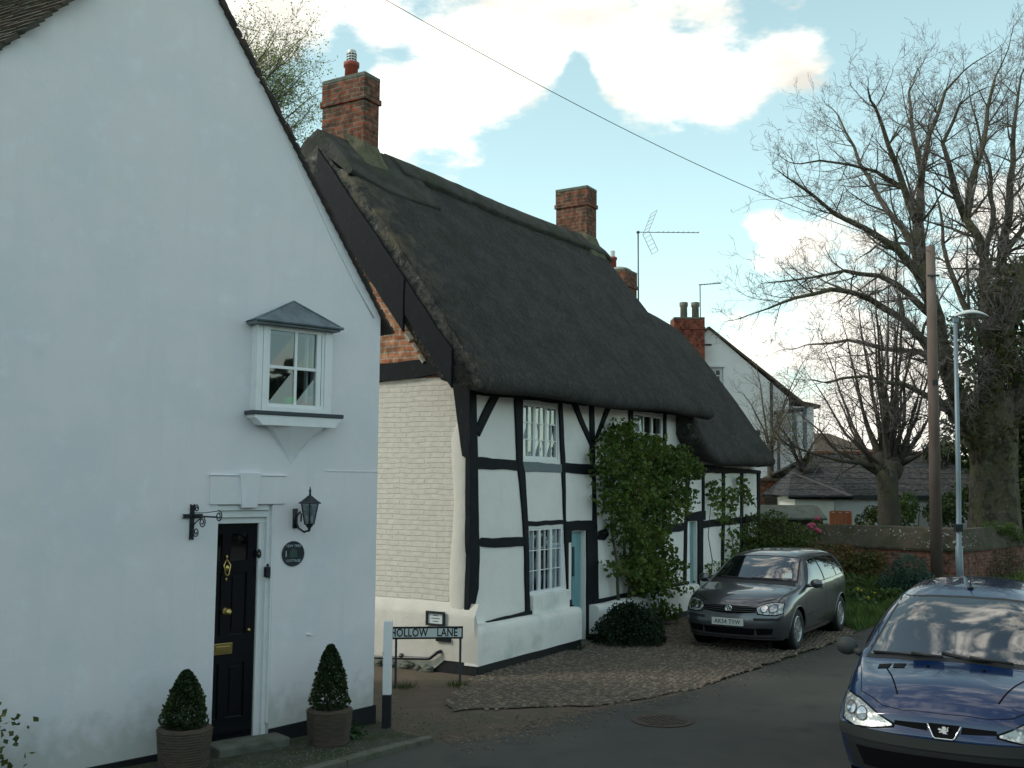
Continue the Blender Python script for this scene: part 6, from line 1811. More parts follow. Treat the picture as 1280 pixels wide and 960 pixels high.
# grass verge
m_grass = leaf_mat('verge_grass', (.075, .14, .034), (.11, .17, .045), c3=(.15, .16, .055))
vp = [G(*p) for p in [(1072, 790), (1092, 783), (1115, 776), (1140, 769), (1190, 761), (1280, 750), (1340, 745)]] + [(15.6, 28), (13.6, 26.6), (11.0, 25.2), (9.3, 25.6), (6.8, 26.5), (5.2, 27), (6.2, 23)]
sheet('verge_soil', vp, .008, mat('verge_soil', (.035, .045, .018), .95, bump=(8, .8, .04), var=(2, (.05, .045, .025), .45, .65)))
mb = MB()
xs_ = [p[0] for p in vp]; ys_ = [p[1] for p in vp]; cnt = 0
while cnt < 26000:
    x, y = random.uniform(min(xs_), 12.5), random.uniform(min(ys_), max(ys_))
    if not inpoly(x, y, vp): continue
    cl = mnoise.noise(Vector((x * 1.4, y * 1.4, 2)))
    h = (.10 + .20 * max(0, cl + .25)) * random.uniform(.6, 1.5) * (1 + .9 * min(1, max(0, (y - 22.6) / 2))); a = random.uniform(0, 6.28); b_ = h * random.uniform(.15, .6); w = random.uniform(.006, .012)
    c_, s_ = math.cos(a), math.sin(a)
    mb.add([(x - s_ * w, y + c_ * w, 0), (x + s_ * w, y - c_ * w, 0), (x + c_ * b_ * .4, y + s_ * b_ * .4, h * .65), (x + c_ * b_, y + s_ * b_, h)], [(0, 1, 2), (0, 2, 3)]); cnt += 1
tag(mb.build('verge_grass', m_grass, None, fix=False), 'rough spring grass on the verge below the brick wall', 'grass', None, 'stuff')
m_yel = mat('daffodil_yellow', (.55, .42, .03), .7); m_stm = mat('flower_stem', (.05, .10, .03), .8)
for k, (px, py) in enumerate([(1072, 736), (1078, 738), (1092, 741), (1127, 745), (1130, 748), (1085, 747)]):
    p = at_y(px, py, 22.6 - k * .1)
    t_ = thing('daffodil', ['yellow daffodil nearest the rusty shrub', 'yellow daffodil just right of the first by the rusty shrub', 'yellow daffodil midway along the grass verge', 'yellow daffodil below the blue-green shrub', 'rightmost yellow daffodil beside the dark blue car roof', 'low yellow daffodil in the middle of the verge'][k], 'daffodil', (p.x, p.y, 0), random.uniform(0, 6), 'daffodils on the grass verge')
    mb = MB(); p.z = max(.25, p.z); mb.tube([(0, 0, 0), (0, .01, p.z)], .006, 4); leaves(mb, [(random.gauss(0, .04), random.gauss(0, .04), random.uniform(.05, p.z * .7)) for _ in range(8)], .12); mb.build('stem', m_stm, t_, fix=False)
    mb = MB()
    for j in range(6):
        a = j * math.pi / 3; mb.add([(0, 0, p.z), (.028 * math.cos(a - .4), -.01, p.z + .028 * math.sin(a - .4)), (.042 * math.cos(a), -.01, p.z + .042 * math.sin(a)), (.028 * math.cos(a + .4), -.01, p.z + .028 * math.sin(a + .4))], [(0, 1, 2, 3)])
    mb.tube([(0, -.01, p.z), (0, -.04, p.z)], [.012, .018], 8); mb.build('flower', m_yel, t_, fix=False)
# far hedge line closing the horizon
mb = MB(); pts_ = []
for i in range(15000):
    x = random.uniform(-75, 95); y = 78 + random.uniform(-6, 6) - abs(x - 10) * .12
    top = 4.4 + 2.4 * mnoise.noise(Vector((x * .12, 0, 0))) + 1.2 * mnoise.noise(Vector((x * .5, 3, 0)))
    pts_.append((x, y, random.random() ** .7 * top))
leaves(mb, pts_, .9); tag(mb.build('distant_trees', leaf_mat('distant_foliage', (.06, .07, .035), (.09, .08, .045)), None, fix=False), 'far belt of trees beyond the gardens', 'trees', None, 'stuff')

# tree belts added out of view, behind and right, to darken glass reflections
mb = MB(); pts_ = []
for i in range(9000):
    x = random.uniform(-45, 60); y = -26 + random.uniform(-3, 3) - abs(x) * .15
    top = 6.5 + 2.8 * mnoise.noise(Vector((x * .16, 9, 0))) + 1.2 * mnoise.noise(Vector((x * .6, 3, 4)))
    pts_.append((x, y, random.random() ** .8 * top))
for i in range(6000):
    y = random.uniform(-26, 12); x = 30 + random.uniform(-2.5, 2.5)
    top = 6.6 + 2.4 * mnoise.noise(Vector((y * .22, 9, 0))) + 1.2 * mnoise.noise(Vector((y * .8, 3, 4)))
    pts_.append((x, y, random.random() ** .8 * top))
leaves(mb, pts_, 1.0); tag(mb.build('unseen_reflection_trees', leaf_mat('unseen_tree_foliage', (.03, .045, .02), (.05, .06, .03)), None, fix=False), 'unseen belt of trees behind and beside the viewer, added for dark reflections', 'trees', None, 'stuff')

# ================================================================ CARS
def pchip(xs, ys, x):
    xs, ys = np.array(xs, float), np.array(ys, float)
    h = np.diff(xs); d = np.diff(ys) / h; m = np.zeros(len(xs))
    for i in range(1, len(xs) - 1):
        if d[i - 1] * d[i] > 0:
            w1, w2 = 2 * h[i] + h[i - 1], h[i] + 2 * h[i - 1]; m[i] = (w1 + w2) / (w1 / d[i - 1] + w2 / d[i])
    m[0], m[-1] = d[0], d[-1]
    k = min(max(np.searchsorted(xs, x) - 1, 0), len(h) - 1); t = (x - xs[k]) / h[k]
    return float((2 * t**3 - 3 * t**2 + 1) * ys[k] + (t**3 - 2 * t**2 + t) * h[k] * m[k] + (-2 * t**3 + 3 * t**2) * ys[k + 1] + (t**3 - t**2) * h[k] * m[k + 1])

def crom(P, n):
    out = []
    for i in range(1, len(P) - 2):
        p0, p1, p2, p3 = [np.array(P[j], float) for j in (i - 1, i, i + 1, i + 2)]
        for k in range(n):
            t = k / n
            out.append(.5 * ((2 * p1) + (-p0 + p2) * t + (2 * p0 - 5 * p1 + 4 * p2 - p3) * t**2 + (-p0 + 3 * p1 - 3 * p2 + p3) * t**3))
    out.append(np.array(P[-2], float))
    return out

m_glass = mat('car_glass', (.006, .010, .011), .03, spec=1.0); m_glass.node_tree.nodes['Principled BSDF'].inputs['IOR'].default_value = 2.1
m_trim = mat('black_car_plastic', (.018, .02, .022), .5, spec=.35)
m_trim2 = mat('grey_bumper_plastic', (.045, .05, .05), .55, spec=.35)
m_void = mat('dark_recess', (.004, .004, .005), .9, spec=.1)
m_rub = mat('tyre_rubber', (.016, .016, .017), .8, bump=(60, .3, .003))
m_rim = mat('silver_wheel', (.40, .42, .43), .35, .8)
m_chrome = mat('chrome', (.75, .77, .78), .12, 1)
m_lampglass = mat('headlamp_glass', (.30, .33, .33), .10, .5, spec=.8, coat=1, bump=(38, .5, .012), var=[(24, (.75, .78, .76), .50, .62), (16, (.08, .09, .09), .55, .68)])
m_plate = mat('number_plate_white', (.62, .65, .62), .5)
m_amber = mat('amber_lens', (.55, .22, .05), .3)

class Car:
    def __init__(s, name, label, P, h, keys, L, fz, rzp, planf, paint, wheels, R_w, arch, n_u=90, zbase=0, wscale=1):
        s.root = thing(name, label, 'car', (P[0], P[1], 0), math.atan2(-math.cos(h), -math.sin(h)))
        K = list(zip(*keys)); us = K[0]; s.L = L
        def sec(u): return [pchip(us, K[j], u) for j in range(1, 10)]
        def ring(u):
            zb, ws, zm, wm, zbe, wbe, zre, wre, zt = sec(u)
            P_ = [(ws - .10, zb - .06), (ws, zb), (wm, zm), (wbe, zbe), (wre, zre), (0, zt), (-wre, zre)]
            return crom(P_, 9)
        W0 = max(K[4])
        def X(u, y, z):
            ff = max(0, 1 - u / .95) ** 2; fr = max(0, 1 - (L - u) / .6) ** 2
            pl = planf[0] * (abs(y) / W0) ** planf[1]
            cow = planf[2] * (y / W0) ** 2 * math.exp(-((u - planf[3]) / .55) ** 2)
            return u + (pchip(*fz, min(max(z, fz[0][0]), fz[0][-1])) + pl) * ff + cow - (pchip(*rzp, min(max(z, rzp[0][0]), rzp[0][-1])) + .20 * (abs(y) / W0) ** 3) * fr
        mb = MB(); rows = []
        for i in range(n_u + 1):
            u = L * i / n_u
            r = ring(u); full = [(y, z) for y, z in r] + [(-y, z) for y, z in reversed(r[:-1])]
            rows.append([(-X(u, y, z), y, z) for y, z in full])
        mb.grid(rows)
        for u in (0, L):
            r = ring(u); m = 30
            mb.grid([[(-X(u, yk * (1 - 2 * j / m), z), yk * (1 - 2 * j / m), z) for j in range(m + 1)] for yk, z in r])
        # cut the wheel arches
        bm = bmesh.new(); vs = [bm.verts.new(v) for v in mb.v]
        for f in mb.f:
            try: bm.faces.new([vs[i] for i in f])
            except ValueError: pass
        bmesh.ops.remove_doubles(bm, verts=bm.verts, dist=.0008)
        bmesh.ops.dissolve_degenerate(bm, dist=.0005, edges=bm.edges)
        bmesh.ops.recalc_face_normals(bm, faces=bm.faces)
        s.bvh = BVHTree.FromBMesh(bm)
        kill = []
        for f in bm.faces:
            c = f.calc_center_median()
            if abs(c.y) > .45 and any((c.x + uw) ** 2 + (c.z - R_w) ** 2 < arch ** 2 for uw in wheels): kill.append(f)
        bmesh.ops.delete(bm, geom=kill, context='FACES')
        for e in bm.edges:
            if len(e.link_faces) == 1:
                for v in e.verts:
                    for uw in wheels:
                        d = Vector((v.co.x + uw, 0, v.co.z - R_w))
                        if abs(v.co.y) > .45 and .75 * arch < d.length < 1.35 * arch and v.co.z > .17:
                            d.normalize(); v.co.x = -uw + d.x * arch; v.co.z = R_w + d.z * arch
        me = bpy.data.meshes.new('body'); bm.to_mesh(me); bm.free()
        for p in me.polygons: p.use_smooth = True
        me.materials.append(paint)
        s.body = bpy.data.objects.new('body', me); COL.objects.link(s.body); s.body.parent = s.root
        # underside and wheel wells
        mb = MB(); mb.box(-L + .25, -.22, -.62, .62, .17, .55)
        for uw in wheels:
            for sg in (-1, 1):
                Mx = Matrix.Translation((-uw, sg * .52, R_w)) @ Matrix.Rotation(-sg * math.pi / 2, 4, 'X')
                mb.lathe([(arch + .002, .27), (arch + .002, 0), (0, 0)], 28, Mx)
        mb.build('wheel_well', m_void, s.root, fix=False)
        for uw in wheels:
            for sg in (-1, 1):
                hit = s.bvh.ray_cast(Vector((-uw, sg * 2, R_w + arch + .02)), Vector((0, -sg, 0)))[0]
                yo = abs(hit.y) - .015
                st = R(-14) * 0
                Mx = Matrix.Translation((-uw, sg * yo, R_w)) @ Matrix.Rotation(-sg * math.pi / 2, 4, 'X')
                t = MB(); r = R_w
                t.lathe([(r * .62, -.19), (r * .9, -.20), (r * .98, -.18), (r, -.14), (r, -.05), (r * .98, -.015), (r * .90, .0), (r * .70, -.004), (r * .64, -.02), (r * .62, -.06)], 36, Mx)
                w = t.build('wheel', m_rub, s.root, True)
                t = MB(); t.lathe([(r * .66, -.10), (r * .66, -.012), (r * .62, -.004), (r * .58, -.02), (r * .50, -.055), (0, -.055)], 36, Mx)
                for k in range(9):
                    a = 2 * math.pi * k / 9; t.prism([(-.020, .03), (.020, .03), (.032, r * .60), (-.032, r * .60)], -.052, -.018, 'z')
                    n8 = 8; q = t.v[-n8:]; t.v[-n8:] = [tuple(Mx @ (Matrix.Rotation(a, 4, 'Z') @ Vector(v))) for v in q]
                t.lathe([(0, -.06), (.055, -.06), (.05, -.012), (0, -.008)], 16, Mx)
                t.build('rim', m_rim, w, False)
        # arch lips
        for uw in wheels:
            for sg in (-1, 1):
                mb = MB(); pts = []
                for k in range(25):
                    a = -.30 + (math.pi + .60) * k / 24; x, z = -uw + (arch + .006) * math.cos(a), R_w + (arch + .006) * math.sin(a)
                    if z < .21: continue
                    hit = s.bvh.ray_cast(Vector((x, sg * 2, z)), Vector((0, -sg, 0)))[0]
                    if hit: pts.append((x, hit.y + sg * .002, z))
                mb.tube(pts, .010, 6); mb.build('wheel_arch', paint, s.root, True)
    def proj(s, rows, mode, off, name, m, parent=None, smooth=True):
        """rows of 2D points cast onto the body. mode f: (y,z) from the front; l/r: (u,z) from that side; t: (u,y) from above"""
        out = []
        for r in rows:
            rr_ = []
            for a, b in r:
                if mode == 'f': o, d = Vector((1, a, b)), Vector((-1, 0, 0))
                elif mode == 't': o, d = Vector((-a, b, 3)), Vector((0, 0, -1))
                else:
                    sg = 1 if mode == 'l' else -1; o, d = Vector((-a, sg * 2, b)), Vector((0, -sg, 0))
                h, n, _, _ = s.bvh.ray_cast(o, d)
                if h is None: h, n, _, _ = s.bvh.find_nearest(o + d * (1.2 if mode == 'f' else 1.3))
                if n.dot(d) > 0: n = -n
                rr_.append(tuple(h + n * off))
            out.append(rr_)
        mb = MB(); mb.grid(out)
        return mb.build(name, m, parent or s.root, smooth, fix=True)
    def quad(s, bot, top, n=14, m=8):
        """two polylines -> grid rows"""
        def res(P_, n):
            P_ = [Vector((*p, 0)) for p in P_]; L_ = [0]
            for i in range(len(P_) - 1): L_.append(L_[-1] + (P_[i + 1] - P_[i]).length)
            out = []
            for k in range(n + 1):
                q = L_[-1] * k / n; i = 0
                while i < len(L_) - 2 and L_[i + 1] < q: i += 1
                t = (q - L_[i]) / max(1e-9, L_[i + 1] - L_[i]); out.append(P_[i].lerp(P_[i + 1], t))
            return out
        a, b = res(bot, n), res(top, n)
        return [[tuple(a[k].lerp(b[k], j / m)[:2]) for k in range(n + 1)] for j in range(m + 1)]
    def line(s, pts, mode, w, name, m, off=.0015, parent=None):
        out_a, out_b = [], []
        P_ = []
        for i in range(len(pts) - 1):
            a, b = Vector(pts[i]), Vector(pts[i + 1]); k = max(1, int((b - a).length / .04))
            P_ += [a.lerp(b, j / k) for j in range(k)]
        P_.append(Vector(pts[-1]))
        for i, p in enumerate(P_):
            t = (P_[min(i + 1, len(P_) - 1)] - P_[max(i - 1, 0)]).normalized(); n = Vector((-t.y, t.x)) * w / 2
            out_a.append(tuple(p + n)); out_b.append(tuple(p - n))
        return s.proj([out_a, out_b], mode, off, name, m, parent)
def mir(P_): return [(-a, b) for a, b in P_]

# ---------------------------------------------------------------- grey hatchback
p_grey = mat('grey_metallic_paint', (.10, .108, .122), .30, .7, spec=.5, coat=1)
keysG = [ # u  zb   ws   zm   wm   zbe  wbe  zre  wre  zt
 (0.00, .21, .66, .44, .72, .60, .70, .69, .50, .735),
 (0.14, .20, .74, .46, .80, .68, .78, .775, .55, .81),
 (0.50, .19, .80, .50, .86, .79, .83, .875, .60, .905),
 (0.90, .19, .80, .50, .87, .86, .85, .935, .62, .965),
 (1.12, .19, .80, .50, .875, .89, .855, .975, .66, 1.00),
 (1.30, .19, .80, .50, .875, .91, .86, 1.06, .69, 1.10),
 (1.60, .19, .80, .50, .875, .93, .865, 1.215, .665, 1.27),
 (1.95, .19, .80, .50, .875, .94, .868, 1.355, .62, 1.415),
 (2.25, .19, .80, .50, .875, .95, .87, 1.395, .60, 1.47),
 (2.80, .19, .80, .50, .875, .96, .87, 1.41, .605, 1.49),
 (3.40, .19, .80, .50, .87, .98, .865, 1.40, .60, 1.475),
 (3.80, .20, .80, .50, .86, .99, .855, 1.375, .59, 1.445),
 (3.94, .21, .79, .50, .845, .98, .84, 1.29, .60, 1.36),
 (4.10, .22, .77, .50, .825, .92, .80, 1.03, .66, 1.07),
 (4.20, .24, .70, .50, .76, .80, .72, .90, .52, .94)]
Wg = Vector((4.60, 17.05)); hg = R(32)
fw = Vector((-math.sin(hg), -math.cos(hg))); lf = Vector((math.cos(hg), -math.sin(hg)))
Pg = Wg + fw * .88 - lf * .82
car = Car('grey_hatchback', 'dark grey five-door hatchback parked on the cobbles in front of the low cottage', Pg, hg, keysG, 4.2,
          ([.2, .34, .45, .55, .66, .74], [.05, .015, 0, .01, .05, .10]), ([.2, .5, .9, .95], [.05, 0, .04, .05]), (.27, 2.6, .14, 1.4), p_grey, (.88, 3.46), .318, .365)
g = car
ws_b = [(.70, 1.04), (.35, 1.055), (0, 1.06), (-.35, 1.055), (-.70, 1.04)]; ws_t = [(.585, 1.365), (.3, 1.385), (0, 1.39), (-.3, 1.385), (-.585, 1.365)]
g.proj(g.quad([(.735, 1.005), (.35, 1.03), (0, 1.035), (-.35, 1.03), (-.735, 1.005)], [(.605, 1.38), (.3, 1.402), (0, 1.405), (-.3, 1.402), (-.605, 1.38)], 24, 10), 'f', .002, 'windscreen_seal', m_trim)
wsn = g.proj(g.quad(ws_b, ws_t, 24, 10), 'f', .005, 'windscreen', m_glass)
g.line([(-.60, 1.055), (-.1, 1.045), (.1, 1.05)], 'f', .016, 'wiper', m_trim, .015); g.line([(-.02, 1.055), (.30, 1.05), (.62, 1.05)], 'f', .016, 'wiper', m_trim, .02)
mb = g.proj(g.quad([(.50, 1.07), (.62, 1.07)], [(.48, 1.15), (.585, 1.15)], 3, 3), 'f', .007, 'windscreen_sticker', m_plate, wsn)
for sd, sg in (('l', 1), ('r', -1)):
    g.proj(g.quad([(1.36, .965), (2.4, .985), (3.84, 1.03)], [(1.96, 1.355), (2.5, 1.39), (3.72, 1.365)], 30, 8), sd, .002, 'window_frame', m_trim)
    g.proj(g.quad([(1.50, .985), (2.40, 1.00)], [(2.02, 1.335), (2.40, 1.36)], 12, 8), sd, .005, 'side_window', m_glass)
    g.proj(g.quad([(2.47, 1.0), (3.20, 1.015)], [(2.47, 1.365), (3.16, 1.36)], 10, 8), sd, .005, 'side_window', m_glass)
    g.proj(g.quad([(3.25, 1.02), (3.76, 1.04)], [(3.21, 1.355), (3.60, 1.335)], 6, 8), sd, .005, 'side_window', m_glass)
    g.line([(2.43, .97), (2.43, .27)], sd, .008, 'door_gap', m_void); g.line([(1.28, .94), (1.26, .60), (1.34, .27)], sd, .008, 'door_gap', m_void)
    g.line([(3.30, .98), (3.28, .80), (3.05, .50), (2.98, .27)], sd, .008, 'door_gap', m_void); g.line([(1.34, .27), (2.98, .27)], sd, .008, 'sill_gap', m_void)
    g.line([(1.45, .50), (3.0, .50)], sd, .035, 'side_strip', p_grey, .008)
    for uu in (2.30, 3.14): g.line([(uu - .14, .87), (uu + .02, .875)], sd, .030, 'door_handle', p_grey, .022)
    mbm = MB(); mbm.ell((-1.52, sg * .985, 1.00), (.075, .105, .075), 14, 10); mbm.tube([(-1.46, sg * .86, .96), (-1.50, sg * .93, .97)], .03, 6)
    mm = mbm.build('wing_mirror', p_grey, g.root, True)
    mbm = MB(); mbm.ell((-1.565, sg * .985, 1.00), (.035, .09, .062), 12, 8); mbm.build('mirror_glass', m_glass, mm, True)
s_ = [(.02, .735), (.44, .735)]
for f_ in (lambda p: p, mir):
    hb = [(.47, .615), (.60, .600), (.72, .60), (.79, .625)]; ht = [(.435, .685), (.52, .745), (.66, .775), (.775, .755)]
    g.proj(g.quad(f_([(.45, .600), (.60, .585), (.73, .585), (.80, .615)]), f_([(.42, .690), (.515, .757), (.66, .787), (.785, .765)]), 14, 8), 'f', .002, 'headlamp_seal', m_void)
    hl_ = g.proj(g.quad(f_(hb), f_(ht), 14, 8), 'f', .006, 'headlight', m_lampglass)
    for cx_, rr2 in ((.545, .055), (.665, .062)):
        g.proj([f_([(cx_ + rr2 * q * math.cos(a), .685 + rr2 * q * math.sin(a)) for a in [2 * math.pi * k / 20 for k in range(21)]]) for q in (1, .82)], 'f', .010, 'reflector_ring', m_trim, hl_)
        g.proj([f_([(cx_ + rr2 * q * math.cos(a), .685 + rr2 * q * math.sin(a)) for a in [2 * math.pi * k / 20 for k in range(21)]]) for q in (.8, .02)], 'f', .011, 'reflector', m_chrome, hl_)
    g.proj(g.quad(f_([(.40, .505), (.76, .51)]), f_([(.40, .545), (.77, .55)]), 12, 3), 'f', .006, 'bumper_strip', m_trim)
    g.proj(g.quad(f_([(.45, .285), (.66, .30)]), f_([(.43, .39), (.68, .39)]), 8, 4), 'f', .003, 'fog_lamp_recess', m_void)
    g.line(f_([(.42, .765), (.56, .80), (.66, .83)]), 'f', .010, 'bonnet_gap', m_void)
gr = g.proj(g.quad([(.43, .625), (.2, .605), (0, .60), (-.2, .605), (-.43, .625)], [(.425, .70), (.2, .715), (0, .72), (-.2, .715), (-.425, .70)], 24, 6), 'f', .003, 'grille', m_void)
for z in (.635, .665, .695): g.line([(.42, z + .008), (0, z - .004), (-.42, z + .008)], 'f', .008, 'grille_slat', m_trim2, .008, gr)
g.proj(g.quad([(.40, .28), (-.40, .28)], [(.42, .385), (-.42, .385)], 20, 4), 'f', .003, 'lower_intake', m_void)
g.line([(.70, .245), (0, .235), (-.70, .245)], 'f', .02, 'spoiler_lip', m_trim, .01)
# round badge with the letters V over W
hit = g.bvh.ray_cast(Vector((1, 0, .665)), Vector((-1, 0, 0)))[0]
mb = MB(); mb.lathe([(.048, 0), (.058, 0), (.060, .010), (.052, .013), (.047, .010)], 28, Matrix.Translation(hit + Vector((.004, 0, 0))) @ Matrix.Rotation(math.pi / 2, 4, 'Y'))
def bar(a, b, w=.011):
    mb.tube([hit + Vector((.014, a[0], a[1])), hit + Vector((.014, b[0], b[1]))], w / 2, 4)
bar((.028, .040), (.0, .004)); bar((-.028, .040), (.0, .004)); bar((.046, .012), (.022, -.040)); bar((-.046, .012), (-.022, -.040)); bar((.022, -.040), (0, -.004)); bar((-.022, -.040), (0, -.004))
mb.build('badge', m_chrome, g.root)
mb = MB(); mb.lathe([(0, 0), (.05, 0), (.05, .006), (0, .006)], 24, Matrix.Translation(hit + Vector((.004, 0, 0))) @ Matrix.Rotation(math.pi / 2, 4, 'Y')); mb.build('badge_disc', m_trim, g.root)
zpl = .47; hit = g.bvh.ray_cast(Vector((1, 0, zpl)), Vector((-1, 0, 0)))[0]
mb = MB(); mb.box(hit.x + .012, hit.x + .024, -.26, .26, zpl - .056, zpl + .056); pl = mb.build('number_plate', m_plate, g.root, bevel=.004)
text('AK54 TYW', .098, m_void, pl, Matrix.Translation((hit.x + .026, 0, zpl)) @ Matrix.Rotation(math.pi / 2, 4, 'Z') @ Matrix.Rotation(math.pi / 2, 4, 'X'), .001, space=1.06, sx=.86)
g.line([(1.0, .78), (.35, .70), (.16, .62)], 't', .009, 'bonnet_gap', m_void); g.line([(1.0, -.78), (.35, -.70), (.16, -.62)], 't', .009, 'bonnet_gap', m_void)
g.line([(.115, .44), (.06, 0), (.115, -.44)], 't', .009, 'bonnet_gap', m_void)
g.line([(1.24, .72), (1.15, .35), (1.14, 0), (1.15, -.35), (1.24, -.72)], 't', .12, 'scuttle', m_trim)

# ---------------------------------------------------------------- blue hatchback
p_blue = mat('dark_blue_metallic_paint', (.003, .017, .068), .22, .1, spec=.5, coat=1)
keysP = [
 (0.00, .20, .70, .42, .775, .56, .755, .66, .46, .705),
 (0.14, .19, .76, .44, .82, .66, .79, .755, .50, .79),
 (0.40, .18, .76, .48, .82, .77, .78, .845, .50, .880),
 (0.62, .18, .76, .48, .825, .82, .80, .878, .56, .915),
 (0.80, .18, .76, .48, .825, .85, .81, .900, .62, .935),
 (0.95, .18, .76, .48, .825, .87, .815, .960, .675, 1.005),
 (1.40, .18, .76, .48, .825, .895, .82, 1.170, .64, 1.225),
 (1.80, .18, .76, .48, .825, .91, .822, 1.305, .585, 1.37),
 (2.10, .18, .76, .48, .825, .92, .822, 1.345, .565, 1.42),
 (2.55, .18, .76, .48, .82, .93, .818, 1.35, .555, 1.43),
 (3.10, .18, .76, .48, .82, .95, .80, 1.30, .545, 1.39),
 (3.45, .19, .76, .48, .81, .95, .785, 1.22, .54, 1.31),
 (3.62, .20, .74, .48, .79, .92, .76, 1.07, .56, 1.14),
 (3.74, .21, .72, .48, .77, .86, .73, .96, .56, 1.01),
 (3.84, .22, .66, .48, .71, .78, .67, .87, .50, .91)]
hp = R(30)
fw = Vector((-math.sin(hp), -math.cos(hp)))
bz = gnd(1180, 916, .655)
Pp = Vector((bz.x, bz.y)) + fw * .0
car2 = Car('blue_hatchback', 'dark blue hatchback in the bottom right corner facing the camera', Pp, hp, keysP, 3.84,
           ([.2, .34, .44, .54, .60, .66, .71], [.06, .02, 0, .0, .035, .055, .085]), ([.2, .5, .9, .92], [.05, 0, .04, .05]), (.22, 3.2, .16, 1.0), p_blue, (.80, 3.24), .295, .345)
g = car2
car2.root.scale = (1.07, 1.07, 1.07)
car2.root.rotation_mode = 'XYZ'; car2.root.rotation_euler = (0, R(2.4), car2.root.rotation_euler.z); car2.root.location.z = .03
g.proj(g.quad([(.735, .91), (.35, .945), (0, .952), (-.35, .945), (-.735, .91)], [(.565, 1.335), (.3, 1.36), (0, 1.363), (-.3, 1.36), (-.565, 1.335)], 28, 12), 'f', .002, 'windscreen_seal', m_trim)
wsn = g.proj(g.quad([(.71, .93), (.35, .962), (0, .970), (-.35, .962), (-.71, .93)], [(.545, 1.322), (.3, 1.345), (0, 1.348), (-.3, 1.345), (-.545, 1.322)], 28, 12), 'f', .005, 'windscreen', m_glass)
# wipers lying along the foot of the screen
def wiper(car_, pts, r=.010):
    q = []
    for a, b, o in pts:
        h = car_.bvh.ray_cast(Vector((1, a, b)), Vector((-1, 0, 0)))[0]; q.append(h + Vector((.012 + o, 0, .012 + o)))
    mb = MB(); mb.tube(q, r, 6); mb.tube([q[0] + Vector((.01, 0, 0)), q[len(q) // 2] + Vector((.02, 0, .015))], r * 1.3, 6)
    return mb.build('wiper', m_trim, car_.root, True)
wiper(g, [(-.10, .962, .01), (-.35, .962, 0), (-.68, .942, 0)]); wiper(g, [(.42, .945, .01), (.10, .968, .005), (-.12, .995, 0)]); 
mb = MB(); h = g.bvh.ray_cast(Vector((1, .16, .965)), Vector((-1, 0, 0)))[0]; mb.ell(h + Vector((.0, .0, .015)), (.03, .12, .015), 12, 6); mb.build('scuttle_cover', m_trim2, g.root, True)
h = g.bvh.ray_cast(Vector((1, .17, 1.19)), Vector((-1, 0, 0)))[0]
mb = MB(); mb.prism([(.165, 1.15), (.178, 1.13), (.186, 1.17), (.178, 1.23), (.17, 1.24)], h.x + .0, h.x + .002, 'x')
mb.v = [(g.bvh.ray_cast(Vector((1, y, z)), Vector((-1, 0, 0)))[0].x + (.010 if x > h.x + .001 else .007), y, z) for x, y, z in mb.v]
mb.build('air_freshener', mat('yellow_green_card', (.38, .40, .05), .6), wsn)
for sd, sg in (('l', 1), ('r', -1)):
    g.proj(g.quad([(1.04, .945), (2.2, .965), (3.40, .99)], [(1.80, 1.315), (2.3, 1.34), (3.15, 1.285)], 30, 8), sd, .002, 'window_frame', m_trim)
    g.proj(g.quad([(1.20, .965), (2.22, .98)], [(1.86, 1.295), (2.22, 1.315)], 12, 8), sd, .005, 'side_window', m_glass)
    g.proj(g.quad([(2.29, .98), (3.20, 1.0)], [(2.29, 1.315), (3.02, 1.275)], 12, 8), sd, .005, 'side_window', m_glass)
    g.line([(2.25, .95), (2.25, .26)], sd, .008, 'door_gap', m_void); g.line([(1.02, .90), (1.03, .60), (1.12, .26)], sd, .008, 'door_gap', m_void)
    g.line([(1.35, .48), (2.95, .48)], sd, .05, 'side_strip', m_trim2, .010)
    g.line([(2.05, .84), (2.18, .845)], sd, .03, 'door_handle', m_trim, .02)
    mbm = MB(); mbm.ell((-1.16, sg * .935, .955), (.07, .095, .078), 16, 10); mbm.tube([(-1.10, sg * .80, .91), (-1.14, sg * .87, .93)], .03, 6)
    mm = mbm.build('wing_mirror', m_trim2, g.root, True)
    mbm = MB(); mbm.ell((-1.205, sg * .935, .955), (.03, .08, .062), 12, 8); mbm.build('mirror_glass', m_glass, mm, True)
for f_ in (lambda p: p, mir):
    ob_ = [(.375, .585), (.50, .562), (.66, .545), (.765, .575)]; ot = [(.375, .598), (.50, .655), (.64, .71), (.775, .735)]
    g.proj(g.quad(f_([(.355, .578), (.50, .552), (.66, .533), (.777, .565)]), f_([(.355, .605), (.50, .667), (.64, .722), (.785, .748)]), 16, 8), 'f', .002, 'headlamp_seal', m_void)
    hl_ = g.proj(g.quad(f_(ob_), f_(ot), 18, 8), 'f', .006, 'headlight', m_lampglass)
    for cx_, cz_, rr2 in ((.61, .628, .048), (.705, .648, .044)):
        g.proj([f_([(cx_ + rr2 * q * math.cos(a), cz_ + rr2 * q * math.sin(a)) for a in [2 * math.pi * k / 20 for k in range(21)]]) for q in (1, .86)], 'f', .010, 'reflector_ring', m_trim2, hl_)
        g.proj([f_([(cx_ + rr2 * q * math.cos(a), cz_ + rr2 * q * math.sin(a)) for a in [2 * math.pi * k / 20 for k in range(21)]]) for q in (.84, .02)], 'f', .011, 'reflector', m_chrome, hl_)
    g.proj(g.quad(f_([(.115, .585), (.36, .598)]), f_([(.125, .634), (.355, .628)]), 12, 3), 'f', .003, 'grille', m_void)
    # crease running from lamp to screen and bonnet shut line
    g.line(f_([(.35, .655), (.38, .70), (.52, .82), (.56, .90)]), 'f', .0, 'x', m_void) if False else None
